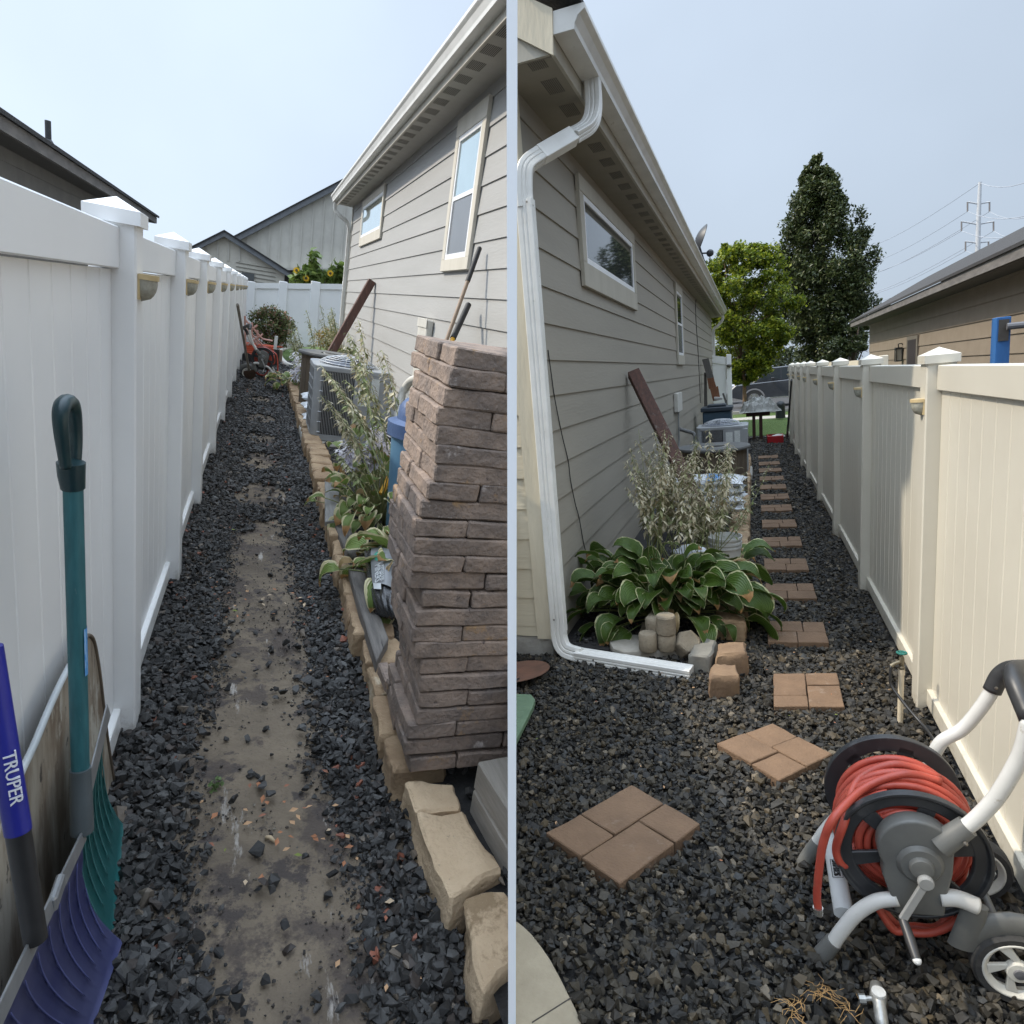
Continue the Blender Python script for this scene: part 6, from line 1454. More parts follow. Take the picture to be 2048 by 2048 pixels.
for k, ((tx, ty), (lx, ly)) in enumerate(zip(tips, [(1700, 530), (1700, 556), (1700, 548), (1700, 592), (1700, 590), (1700, 610), (1700, 500)])):
    a = g(tx, ty); b = gy('B', lx, ly, 420); c_ = gy('B', 2110, ty - 22 + (10 if k < 6 else -10), 115); pth = []
    for i in range(13): s_ = i / 12; p = a.lerp(b, s_); p.z -= 4 * 3.0 * s_ * (1 - s_); pth.append(p)
    rr_ = [.055 + .09 * i / 12 for i in range(13)]
    pth2 = [a.lerp(c_, s_ / 6) - Vector((0, 0, 1.5 * (s_ / 6) * (1 - s_ / 6) * 4)) for s_ in range(7)][::-1]
    lbw = ['upper left', 'upper right', 'middle left', 'middle right', 'lower left', 'lower right', 'topmost'][k]
    tag(MB().tube(pth2[:-1] + pth, [.055] * 6 + rr_, 4).build('power_wire', wrm, P='B', base=tuple(a)), f'thin grey power wire held by the {lbw} point of the pylon', 'wire')
# ================================================================= gravel
npr = np.random.default_rng(11)
def hullproto(n, seed):
    rr = random.Random(seed); bm = bmesh.new()
    for _ in range(n):
        v = Vector((rr.uniform(-1, 1), rr.uniform(-1, 1), rr.uniform(-1, 1))); m_ = max(abs(c) for c in v); v = v / m_ * .55 + v.normalized() * .45; bm.verts.new(v)
    bmesh.ops.convex_hull(bm, input=bm.verts); bmesh.ops.delete(bm, geom=[v for v in bm.verts if not v.link_faces], context='VERTS')
    bmesh.ops.triangulate(bm, faces=bm.faces[:]); bm.verts.index_update()
    v = np.array([p.co[:] for p in bm.verts]); f = np.array([[q.index for q in t.verts] for t in bm.faces]); bm.free(); return v, f
PROTO = [hullproto(9 + k % 4, 100 + k) for k in range(18)]
def rotmats(n, tilt=1.0):
    a = npr.uniform(0, 2 * PI, n); b = npr.normal(0, .5 * tilt, n); c = npr.normal(0, .5 * tilt, n)
    ca, sa, cb, sb_, cc, sc = np.cos(a), np.sin(a), np.cos(b), np.sin(b), np.cos(c), np.sin(c); z = np.zeros(n); o = np.ones(n)
    Rz = np.stack([ca, -sa, z, sa, ca, z, z, z, o], 1).reshape(n, 3, 3); Rx = np.stack([o, z, z, z, cb, -sb_, z, sb_, cb], 1).reshape(n, 3, 3)
    Ry = np.stack([cc, z, sc, z, o, z, -sc, z, cc], 1).reshape(n, 3, 3); return Rx @ Ry @ Rz
def np_mesh(name, V_, F_, m, P, base=(0, 0, 0), uv=None, parent=None, flat=True):
    me = bpy.data.meshes.new(name); nv, nf, k = len(V_), len(F_), F_.shape[1]
    bs = np.array(LOC[parent][1].translation if parent is not None else base)
    me.vertices.add(nv); me.vertices.foreach_set('co', (V_ - bs).astype(np.float32).ravel())
    me.loops.add(nf * k); me.loops.foreach_set('vertex_index', F_.astype(np.int32).ravel())
    me.polygons.add(nf); me.polygons.foreach_set('loop_start', np.arange(0, nf * k, k, dtype=np.int32))
    me.update(calc_edges=True)
    if flat: me.shade_flat()
    if uv is not None: l = me.uv_layers.new(name='UVMap'); l.data.foreach_set('uv', uv.astype(np.float32).ravel())
    me.materials.append(m); o = bpy.data.objects.new(name, me); COL.objects.link(o)
    if parent is not None: o.parent = parent; LOC[o] = LOC[parent]
    else: LOC[o] = (P, Matrix.Translation(Vector(base))); o.matrix_world = MP[P] @ LOC[o][1]
    return o
def stones(pos, size, flat=.6):
    Vs, Fs = [], []; off = 0; n = len(pos); pid = npr.integers(0, len(PROTO), n); RM = rotmats(n)
    sc = size[:, None] * np.stack([npr.uniform(.8, 1.25, n), npr.uniform(.65, 1.0, n), npr.uniform(.38, .75, n) * flat / .6], 1)
    for k, (v, f) in enumerate(PROTO):
        i = np.where(pid == k)[0]
        if not len(i): continue
        w_ = np.einsum('nij,nvj->nvi', RM[i], v[None] * sc[i][:, None, :]) + pos[i][:, None, :]
        Vs.append(w_.reshape(-1, 3)); Fs.append((f[None] + (np.arange(len(i)) * len(v))[:, None, None] + off).reshape(-1, 3)); off += len(i) * len(v)
    return np.concatenate(Vs), np.concatenate(Fs)
W1, W6 = (1, 1, 1), (.62, .62, .62)
gravA = mat('black_gravel', W1, W6, rough=.62, scale=18, bump=.0015, bscale=120, island=[(0, (.021, .020, .019)), (.30, (.036, .034, .032)), (.58, (.053, .050, .047)), (.78, (.080, .078, .074)), (.90, (.052, .040, .033)), (.972, (.16, .13, .10)), (.99, (.28, .10, .06))])
gravB = mat('dark_gravel', W1, W6, rough=.66, scale=18, bump=.0015, bscale=120, island=[(0, (.015, .014, .012)), (.26, (.027, .023, .017)), (.50, (.040, .034, .024)), (.66, (.051, .042, .027)), (.80, (.070, .052, .028)), (.91, (.034, .035, .034)), (.965, (.16, .13, .09))])
def nz(x, y, s): return np.array([mnoise.noise(Vector((a * s, b * s, 2.2))) for a, b in zip(x, y)])
# yard A
def scatterA(n, x0, x1, y0, y1, smin, smax, zl):
    x = npr.uniform(x0, x1, n); y = npr.uniform(y0, y1, n); q = nz(x, y, 5) * .05 + nz(x, y, 17) * .03
    l, r_ = pathx(y); inside = (x > l + q) & (x < r_ + q) & (y < 4.9 + q * 6)
    keep = ~inside | (npr.random(n) < np.where(np.minimum(np.abs(x - l - q), np.abs(r_ + q - x)) < .035, .32, np.where(np.minimum(np.abs(x - l - q), np.abs(r_ + q - x)) < .09, .06, .012)))
    for (cx, cy, rx, ry) in ((.07, 5.60, .20, .38), (.06, 6.8, .19, .36), (.05, 7.9, .18, .34), (.06, 9.2, .18, .36), (.05, 10.8, .15, .3), (.2, 2.1, .0, .0)):
        if rx: keep &= ~(((x - cx) / rx) ** 2 + ((y - cy) / ry) ** 2 + q * 4 < 1) | (npr.random(n) < .10)
    x, y = x[keep], y[keep]; n = len(x); l, r_ = pathx(y)
    edge = np.clip(np.minimum(np.abs(x - l), np.abs(x - r_)) / .10, 0, 1)
    z = zl + npr.uniform(0, .014, n) + .014 * edge + .01 * nz(x, y, 4)
    return np.stack([x, y, z], 1), npr.uniform(smin, smax, n) * npr.choice([.4, .62, .9, 1.0, 1.25], n, p=[.22, .2, .25, .25, .08])
pa = [scatterA(19000, -.42, .60, .75, 5.2, .011, .021, .008), scatterA(7000, -.42, .60, .75, 3.2, .012, .024, .020), scatterA(13000, -.5, .58, 5.2, 10, .016, .026, .010), scatterA(9000, -.5, .95, 10, 17.5, .022, .036, .010)]
vv, ff_ = stones(np.concatenate([p[0] for p in pa]), np.concatenate([p[1] for p in pa]))
tag(np_mesh('black_gravel', vv, ff_, gravA, 'A'), 'loose black gravel along both sides of the bare dirt path', 'gravel', kind='stuff')
x = npr.uniform(-.30, .5, 9000); y = npr.uniform(.9, 5.2, 9000); kk_ = nz(x, y, 6) + npr.normal(0, .18, 9000) > .08; x, y = x[kk_], y[kk_]; pos = np.stack([x, y, npr.uniform(.012, .018, len(x))], 1)
vv, ff_ = stones(pos, .0012 + .006 * npr.random(len(x)) ** 3); crm_ = mat('dirt_crumbs', W1, W6, rough=.9, island=[(0, (.10, .08, .065)), (.5, (.06, .05, .042)), (.8, (.035, .033, .03)), (.96, (.30, .26, .2))])
tag(np_mesh('dirt_crumbs', vv, ff_, crm_, 'A'), 'crumbs of soil and grit scattered over the bare dirt path', 'grit', kind='stuff')
ys2 = npr.uniform(.9, 5.3, 9000); l2, r2_ = pathx(ys2); sdz = npr.random(9000) < .5; xs2 = np.where(sdz, l2, r2_) + npr.normal(0, .045, 9000) + nz(ys2, ys2 * 0, 3) * .03
vv, ff_ = stones(np.stack([xs2, ys2, npr.uniform(.014, .022, 9000)], 1), .002 + .008 * npr.random(9000) ** 2)
tag(np_mesh('fine_gravel', vv, ff_, gravA, 'A'), 'fine gravel chips trodden into both edges of the dirt path', 'gravel', kind='stuff')
# soil-coloured gravel inside the bed of yard A
x = npr.uniform(.66, 1.75, 3500); y = npr.uniform(1.2, 9, 3500)
vv, ff_ = stones(np.stack([x, y, npr.uniform(.115, .135, 3500)], 1), npr.uniform(.01, .02, 3500))
tag(np_mesh('bed_gravel', vv, ff_, gravA, 'A'), 'dark gravel filling the raised bed behind the block wall', 'gravel', kind='stuff')
# yard B
foot2 = [np.array([[p.x, p.y] for p in q]) for q in foot]
patio = np.array([[p.x, p.y] for p in cp])
def inpoly(x, y, pg, grow=0.0):
    c = pg.mean(0); pg = c + (pg - c) * (1 + grow); ins = np.zeros(len(x), bool); n = len(pg); j = n - 1
    for i in range(n):
        xi, yi, xj, yj = *pg[i], *pg[j]; hit = ((yi > y) != (yj > y)) & (x < (xj - xi) * (y - yi) / (yj - yi + 1e-12) + xi); ins ^= hit; j = i
    return ins
def scatterB(n, x0, x1, y0, y1, smin, smax, zl):
    x = npr.uniform(x0, x1, n); y = npr.uniform(y0, y1, n); keep = ~inpoly(x, y, patio)
    for q in foot2: keep &= ~inpoly(x, y, q, .02)
    keep &= ~((x < -.10) & (y > 4.25) & (x > -1.36)) & ~((x < -1.36) & (y > 4.12)); x, y = x[keep], y[keep]; n = len(x)
    return np.stack([x, y, zl + npr.uniform(0, .013, n) + .008 * nz(x, y, 3)], 1), npr.uniform(smin, smax, n) * npr.choice([.42, .62, .9, 1.0, 1.3], n, p=[.25, .22, .25, .2, .08])
pb_ = [scatterB(25000, -1.9, .84, 1.0, 4.4, .012, .022, .006), scatterB(13000, -1.9, .84, 1.0, 4.3, .012, .024, .018), scatterB(12000, -.12, .84, 4.3, 9, .014, .024, .008), scatterB(10000, -.12, .86, 9, 19, .020, .034, .008)]
vv, ff_ = stones(np.concatenate([p[0] for p in pb_]), np.concatenate([p[1] for p in pb_]), flat=.72)
tag(np_mesh('dark_gravel', vv, ff_, gravB, 'B'), 'dark crushed gravel around the stepping stones', 'gravel', kind='stuff')
x = npr.uniform(-1.3, -.2, 2500); y = npr.uniform(4.3, 7, 2500)
vv, ff_ = stones(np.stack([x, y, npr.uniform(.03, .05, 2500)], 1), npr.uniform(.008, .018, 2500))
tag(np_mesh('bed_gravel', vv, ff_, gravA, 'B'), 'black chips covering the soil under the big hosta', 'gravel', kind='stuff')

# ================================================================= leaves and plants
def leafquads(c, size, up=None, asp=.55, tilt=1.0, fold=.12):
    "c: n x 3 centres; returns verts, quads (two triangles folded along the rib)"
    n = len(c); RM = rotmats(n, tilt * 1.6); s = size[:, None] if np.ndim(size) else np.full((n, 1), size)
    base = np.array([[0, -1, 0], [asp, -.1, fold], [0, 1, -fold], [-asp, -.1, fold]]) * .5
    v = np.einsum('nij,vj->nvi', RM, base) * s[:, :, None] + c[:, None, :]
    return v.reshape(-1, 3), np.arange(n * 4).reshape(n, 4)
def litter(n, x0, x1, y0, y1, z, smin, smax, m, P, name, label, clusters=0, spread=.2):
    if clusters:
        cx = npr.uniform(x0, x1, clusters); cy = npr.uniform(y0, y1, clusters); i = npr.integers(0, clusters, n); x = cx[i] + npr.normal(0, spread, n); y = cy[i] + npr.normal(0, spread, n)
    else: x = npr.uniform(x0, x1, n); y = npr.uniform(y0, y1, n)
    c = np.stack([x, y, np.full(n, z) + npr.uniform(0, .01, n)], 1)
    v, f = leafquads(c, npr.uniform(smin, smax, n), tilt=.22); return tag(np_mesh(name, v, f, m, P), label, 'leaf litter', kind='stuff')
litm = mat('dry_leaf', W1, (.7, .7, .7), rough=.8, island=[(0, (.40, .17, .08)), (.3, (.50, .30, .16)), (.55, (.30, .12, .07)), (.75, (.55, .42, .28)), (.92, (.20, .24, .05))])
litter(90, -.3, .45, 1.0, 5, .035, .014, .034, litm, 'A', 'dry_leaves', 'curled dry leaf scraps scattered on the gravel by the dirt path', 14, .09)
litter(40, -1.2, .75, 1.4, 5, .036, .010, .022, litm, 'B', 'dry_leaves', 'small dry leaf scraps on the dark gravel around the stepping stones')

HV = leafmat('hosta_variegated', (.034, .072, .011), (.090, .150, .020), (.46, .45, .24), .90, wither=1.42)
HY = leafmat('hosta_yellowing', (.10, .17, .03), (.22, .28, .07), (.58, .52, .30), .72, wither=1.12)
HD = leafmat('hosta_dry', (.42, .27, .12), (.55, .40, .20), (.60, .48, .28), .8, trans=.3)
podm = mat('dry_pods', W1, (.72, .72, .7), rough=.75, island=[(0, (.42, .36, .23)), (.35, (.58, .51, .35)), (.62, (.27, .27, .13)), (.8, (.70, .64, .49)), (.93, (.19, .21, .09))], trans=.2)
podg = mat('greenish_pods', W1, (.75, .75, .7), rough=.75, island=[(0, (.38, .36, .22)), (.35, (.26, .29, .12)), (.6, (.55, .50, .36)), (.85, (.18, .22, .08))], trans=.2)
stem = mat('green_stem', (.13, .17, .05), (.20, .19, .08), rough=.6)
flow = mat('lilac_bells', W1, (.85, .85, .9), rough=.6, island=[(0, (.84, .81, .82)), (.5, (.92, .90, .89)), (.85, (.70, .66, .76))], trans=.3)
def hleaf(mb, base, az, e0, L, Wd, pet, drop, roll, n=9, mseg=3, heart=1.0):
    d2 = Vector((math.cos(az), math.sin(az), 0)); sd = Vector((-math.sin(az), math.cos(az), 0)); p = Vector(base); e = e0
    ps = [p.copy()]
    for i in range(4): p = p + (d2 * math.cos(e) + Vector((0, 0, math.sin(e)))) * pet / 4; ps.append(p.copy()); e -= .10
    mb2 = ps
    rows = []; vs = []; uv = []
    for j in range(n + 1):
        t = j / n; w_ = Wd / 2 * (math.sin(PI * min(1, t ** .60 * .985 + .015)) ** .85)
        ct = p + (Vector((0, 0, 1)) * 0)
        nrm = (Vector((0, 0, math.cos(e))) - d2 * math.sin(e))
        for i in range(-mseg, mseg + 1):
            s_ = i / mseg; back = -heart * .16 * L * abs(s_) * max(0, 1 - t * 5)
            fwd = d2 * math.cos(e) + Vector((0, 0, math.sin(e)))
            q = ct + sd * (s_ * w_ * math.cos(roll)) + nrm * (abs(s_) ** 1.3 * w_ * .38 + s_ * w_ * math.sin(roll)) + fwd * back + nrm * (.045 * L * math.sin(9 * t + 3 * s_ + az * 5) * abs(s_))
            vs.append(q); uv.append((max(abs(s_), (t - .90) * 9 if t > .95 else 0), t))
        p = p + (d2 * math.cos(e) + Vector((0, 0, math.sin(e)))) * L / n; e -= drop / n
    k = 2 * mseg + 1; fs = [(j * k + i, j * k + i + 1, (j + 1) * k + i + 1, (j + 1) * k + i) for j in range(n) for i in range(2 * mseg)]
    mb.add(vs, fs, uv); return ps
def hosta(P, c, n, spread, label, m=HV, m2=None, Lr=(.18, .27), h=.25, seed=1, squash=(1, 1), dry=0, cat='hosta', azr=(0, 2 * PI), name='hosta_plant', wild=.5):
    rr = random.Random(seed); t = thing(name, label, cat, P, c); mb = MB(); sm = MB(); dm_ = MB()
    for k in range(n):
        ring = (k + .5) / n; az = rr.uniform(*azr); L = rr.uniform(*Lr) * (1.08 - .28 * (1 - ring)) * rr.choice((1, 1, .8)); pet = h * rr.uniform(.55, 1.1) + spread * ring ** .8 * rr.uniform(.6, 1.1)
        e0 = lerp(1.40, .40, ring) + rr.uniform(-.35, .35) * wild * 1.6; d = Vector((math.cos(az) * squash[0], math.sin(az) * squash[1], 0)); az2 = math.atan2(d.y, d.x)
        b = Vector(c) + d * rr.uniform(.02, .16); isdry = dry and rr.random() < dry
        ps = hleaf(dm_ if isdry else mb, b, az2 + rr.uniform(-.25, .25), max(.2, e0), L * (.8 if isdry else 1), L * rr.uniform(.66, .84) * (.5 if isdry else 1), pet * d.length * rr.uniform(.8, 1), lerp(1.2, 1.9, ring) * rr.uniform(.65, 1.2) + (.5 if isdry else 0), rr.uniform(-.75, .75) * wild)
        sm.tube(ps, .004, 5)
    mb.build('foliage', m, t, smooth='all'); sm.build('petioles', stem, t, smooth='all')
    if dm_.v: dm_.build('withered_leaves', m2 or HD, t, smooth='all')
    return t
def stalk(P, root, a, b, bend, m, pods=34, plen=(.022, .042), from_=.45, r_=.0032, seed=0, rad=.022, droop=.9, sm=stem):
    rr = random.Random(seed); a = Vector(a); b = Vector(b); c = (a + b) / 2 + Vector(bend); pts = []
    for i in range(11): t_ = i / 10; pts.append(a * (1 - t_) ** 2 + c * 2 * t_ * (1 - t_) + b * t_ * t_)
    MB().tube(pts, [r_ * lerp(1, .45, i / 10) for i in range(11)], 5).build('flower_stalk', sm, root, smooth='all')
    mb = MB()
    for k in range(pods):
        t_ = lerp(from_, 1.0, (k + rr.random() * .6) / pods); p = a * (1 - t_) ** 2 + c * 2 * t_ * (1 - t_) + b * t_ * t_
        an = rr.uniform(0, 2 * PI); d = Vector((math.cos(an), math.sin(an), 0)); L = rr.uniform(*plen) * lerp(1.1, .55, (t_ - from_) / (1 - from_)); q = p + d * rad * rr.uniform(.4, 1)
        dn = (d * rr.uniform(.1, .9) + Vector((0, 0, -droop * rr.uniform(.3, 1.1)))).normalized(); sdv = dn.cross(d + Vector((.01, .02, .3))).normalized() * L * rr.uniform(.15, .26)
        tw = dn.cross(sdv).normalized() * L * .08
        mb.add([p, q + sdv + dn * L * .35, q + dn * L, q - sdv + dn * L * .35, q + tw + dn * L * .4], [(0, 1, 4), (1, 2, 4), (2, 3, 4), (3, 0, 4)])
    return mb.build('seed_pods', m, root)

# the big hosta of yard B
C0 = Vector((-.66, 4.85, .08))
hb = hosta('B', tuple(C0), 260, .40, 'large hosta with white-edged green leaves and browned tips at the base of the shaded wall', Lr=(.17, .27), h=.36, seed=4, squash=(1.0, .78), dry=.07, wild=1)
g = lambda px, py, y: gy('B', px, py, y)
rr_ = random.Random(5)
for k in range(44):
    px0 = rr_.uniform(1290, 1370) if k < 30 else rr_.uniform(1370, 1440); px1 = rr_.choice([rr_.uniform(1250, 1310), rr_.uniform(1320, 1420), rr_.uniform(1330, 1400)]) if k < 36 else rr_.uniform(1420, 1470)
    py1 = rr_.uniform(880, 985) if k % 5 else rr_.uniform(850, 900); yb = rr_.uniform(4.9, 5.5)
    a = g(px0, 1120, yb); a.z = max(a.z, .25); b = g(px1, py1, yb + rr_.uniform(0, .25))
    stalk('B', hb, a, b, (rr_.uniform(-.05, .05), 0, .05), podm, pods=85, seed=k, from_=.30, plen=(.038, .068), rad=.026)
for k, (x1, y1) in enumerate(((1538, 930), (1512, 960), (1505, 1000), (1277, 858), (1392, 872), (1362, 905))):
    a = g(1400 + 15 * (k < 3) - 90 * (k == 3) - 30 * (k > 3), 1120, 5.2); b = g(x1, y1, 5.3)
    stalk('B', hb, a, b, ((.10 if k < 3 else 0), 0, -.03 if k < 3 else 0), podg if k < 3 else podm, pods=30, seed=90 + k, from_=.4, plen=(.025, .05), rad=.028, droop=.35 if k < 3 else .9)
# second, half dried clump behind it
C1 = Vector((-.45, 6.35, .08))
hs2 = hosta('B', tuple(C1), 26, .22, 'half-dried grey-tan clump between the big hosta and the soil bags', m=HY, Lr=(.12, .18), h=.15, seed=8, dry=.5)
for k in range(30):
    a = C1 + Vector((rr_.uniform(-.25, .2), rr_.uniform(-.1, .1), .1)); b = g(rr_.uniform(1370, 1500), rr_.uniform(930, 1040), 6.3)
    stalk('B', hs2, a, b, (0, 0, .08), podm if k % 3 else podg, pods=70, seed=200 + k, from_=.2, plen=(.04, .065), rad=.05)
# heap of rags behind
tag(MB().blob((-.55, 5.75, .30), (.16, .10, .10), 5, .5, 2.5, sub=3).build('crumpled_sheet', bagw, P='B', base=(-.55, 5.75, .3), smooth='all'), 'crumpled white plastic sheet behind the hosta beside the white bucket', 'plastic sheet')

# yard A: hostas behind the stack
g = lambda px, py, y: gy('A', px, py, y)
C2 = Vector((.84, 3.45, .20))
ha = hosta('A', tuple(C2), 80, .20, 'yellowing hosta with tan withered leaves spilling over the timbers beside the paver stack', m=HY, Lr=(.14, .22), h=.14, seed=12, dry=.32, squash=(.9, 1.2), wild=1)
C3 = Vector((.90, 4.7, .14))
ha2 = hosta('A', tuple(C3), 170, .24, 'green-gold hosta in flower in front of the concrete pad', m=HY, Lr=(.10, .18), h=.28, seed=13, dry=.2, squash=(.9, 1.9), wild=1)
tops = [((650, 742), (770, 960)), ((668, 760), (790, 980)), ((640, 790), (745, 985)), ((702, 715), (800, 960)), ((712, 700), (775, 900)), ((655, 800), (760, 1000)), ((690, 760), (800, 930)), ((755, 705), (790, 950)), ((700, 800), (765, 940)), ((672, 820), (740, 960)), ((763, 700), (800, 900)), ((640, 730), (760, 930)), ((697, 665), (745, 860)), ((716, 640), (735, 830)), ((688, 690), (750, 880)), ((668, 905), (740, 1010))]
for k, (tpx, bs_) in enumerate(tops):
    yb = 4.1 + .14 * (k % 5); a = g(bs_[0], bs_[1], yb); a.z = max(a.z, .2); b = g(tpx[0], tpx[1], yb + .5)
    stalk('A', ha if k % 2 else ha2, a, b, (.05, 0, .04), podm if k % 3 else podg, pods=75, seed=300 + k, from_=.40, plen=(.035, .07), rad=.026, r_=.0042)
for k in range(11):
    a = g(rr_.uniform(700, 770), 1000, 4.9); a.z = .2; b = g(rr_.choice([rr_.uniform(672, 700), rr_.uniform(740, 782)]), rr_.uniform(838, 900), 4.9)
    stalk('A', ha2, a, b, (0, 0, .06), flow, pods=34, seed=400 + k, from_=.60, plen=(.045, .075), rad=.04, r_=.004)
# far bed plants of yard A
C4 = Vector(gz('A', 583, 772, .12))
ha3 = hosta('A', tuple(C4), 34, .16, 'small hosta with green and orange leaves at the far end of the block wall', m=HY, Lr=(.16, .24), h=.14, seed=21, dry=.25)
cf = thing('flowering_clump', 'clump of small white flowers around the grey bucket behind the air conditioner', 'flowers', 'A', tuple(gz('A', 620, 760, .12)))
for k in range(34):
    yb = rr_.uniform(11.0, 12.5); a = g(rr_.uniform(592, 655), 765, yb); a.z = .15; b = g(rr_.uniform(585, 668), rr_.uniform(698, 742), yb)
    stalk('A', cf, a, b, (0, 0, .05), flow if k % 4 else podg, pods=30, seed=500 + k, from_=.35, plen=(.06, .11), rad=.09, r_=.006)
tw_ = thing('seed_stalk_clump', 'tall grey-green seed stalks in front of the far white fence', 'plant', 'A', tuple(gz('A', 620, 712, .05)))
for k in range(26):
    yb = rr_.uniform(14.0, 15.5); px = rr_.choice([rr_.uniform(606, 665), rr_.uniform(575, 600), rr_.uniform(640, 665)]); a = g(px + 18, 722, yb); a.z = .1
    b = g(px, rr_.uniform(600, 660) if px > 600 else rr_.uniform(640, 690), yb)
    stalk('A', tw_, a, b, (.1, 0, .1), podg, pods=46, seed=600 + k, from_=.12, plen=(.07, .12), rad=.06, r_=.010)
def cloud(centers, rad, n, size, asp=.5, zs=.85):
    c = np.array([tuple(p) for p in centers]); i = npr.integers(0, len(c), n); d = npr.normal(0, 1, (n, 3)); d /= np.linalg.norm(d, axis=1)[:, None]
    r_ = np.array(rad)[i] if np.ndim(rad) else np.full(n, rad); k_ = npr.random(n) ** .45; k_ = np.where(npr.random(n) < .22, k_ * npr.uniform(1, 1.55, n), k_); p = c[i] + d * (r_ * k_)[:, None] * np.array([1, 1, zs])
    return leafquads(p, npr.uniform(size * .7, size * 1.3, n), asp=asp)
rosem = mat('rose_leaves', W1, (.7, .7, .7), rough=.6, island=[(0, (.12, .16, .05)), (.35, (.19, .21, .08)), (.6, (.26, .16, .09)), (.8, (.08, .11, .04)), (.94, (.65, .36, .30))], trans=.25)
YR = 18.4; cb = thing('rose_bush', 'round rose bush with reddish shoots before the far white fence', 'bush', 'A', tuple(gy('A', 540, 700, YR)))
cs = [gy('A', px, py, YR + rr_.uniform(-.3, .3)) for px, py in ((515, 635), (530, 628), (545, 626), (560, 635), (570, 645), (520, 655), (540, 650), (560, 660), (568, 668), (530, 672), (545, 680), (558, 682), (510, 660), (552, 645), (575, 655))]
v, f = cloud(cs, .24, 5200, .075); np_mesh('foliage', v, f, rosem, 'A', parent=cb)
mb = MB(); b0 = gy('A', 545, 702, YR)
for c in cs: mb.tube([b0, b0.lerp(c, .6) + Vector((0, 0, .05)), c + Vector((0, 0, .2))], [.02, .012, .005], 5)
mb.build('stems', mat('brown_stem', (.09, .06, .035)), cb)
yb_m = mat('yellow_flowers', W1, (.8, .8, .8), rough=.6, island=[(0, (.55, .38, .04)), (.4, (.16, .17, .04)), (.7, (.62, .48, .10)), (.88, (.30, .14, .03))], trans=.2)
ysh = thing('yellow_flower_clump', 'clump of small yellow flowers by the foot of the far downspout', 'flowers', 'A', tuple(gy('A', 655, 700, 16.0)))
cs = [gy('A', px, py, 15.8) for px, py in ((640, 675), (650, 668), (660, 672), (668, 680), (645, 688), (658, 690), (670, 695))]
v, f = cloud(cs, .17, 1500, .05); np_mesh('foliage', v, f, yb_m, 'A', parent=ysh)
gb_ = thing('leafy_clump', 'low green leafy clump where the leaning beam meets the bed', 'plant', 'A', tuple(gy('A', 690, 725, 12)))
cs = [gy('A', px, py, 12) for px, py in ((680, 715), (692, 708), (700, 715), (688, 725), (676, 726), (618, 738), (630, 745), (640, 735))]
v, f = cloud(cs, .14, 900, .09); np_mesh('foliage', v, f, mat('mid_green_leaf', W1, (.7, .7, .7), rough=.6, island=[(0, (.10, .14, .04)), (.5, (.17, .21, .07)), (.8, (.25, .26, .12))], trans=.2), 'A', parent=gb_)
# sunflowers beyond the far fence
sfm = mat('sunflower_leaf', W1, (.75, .75, .75), rough=.6, island=[(0, (.09, .15, .03)), (.5, (.15, .22, .05)), (.85, (.20, .28, .08))], trans=.3); sfy = mat('sunflower_yellow', (.70, .45, .02), (.6, .35, .01), rough=.5, trans=.2); sfc = mat('sunflower_centre', (.08, .05, .02))
YS = 21.4; g3 = lambda px, py: gy('A', px, py, YS)
for k, (pts_, fl, lb) in enumerate(((((590, 580), (598, 556), (608, 545), (622, 540), (626, 515), (612, 560), (600, 565), (628, 552), (618, 558)), ((611, 557), (592, 541)), 'sunflower plant with a yellow bloom rising behind the far white fence'),
                                ((((668, 585), (660, 560), (672, 548), (680, 555), (650, 555), (676, 535), (688, 560), (640, 545), (664, 560))), ((659, 547),), 'taller leafy sunflower plant at the right behind the far white fence'))):
    t = thing('sunflower', lb, 'sunflower', 'A', tuple(g3(*pts_[0])))
    cs = [g3(*p) for p in pts_[1:]]; v, f = cloud(cs, .26, 220, .26, asp=.8); np_mesh('foliage', v, f, sfm, 'A', parent=t)
    mb = MB()
    for c in cs: mb.tube([g3(*pts_[0]) + Vector((0, 0, -.8)), c], .018, 5)
    mb.build('stems', stem, t)
    for q in fl:
        c = g3(*q) + Vector((0, -.25, 0)); hd = MB(); n_ = 14
        for i in range(n_):
            a = 2 * PI * i / n_; u = Vector((math.cos(a), -.15, math.sin(a))) * .62; s_ = Vector((-math.sin(a), 0, math.cos(a))) * .62
            hd.add([c + u * .05, c + u * .10 + s_ * .028, c + u * .17, c + u * .10 - s_ * .028], [(0, 1, 2, 3)])
        hd.build('petals', sfy, t); MB().lathe([(.04, 0), (.03, .015), (.001, .02)], c, 14, (0, -1, 0)).build('centre', sfc, t)

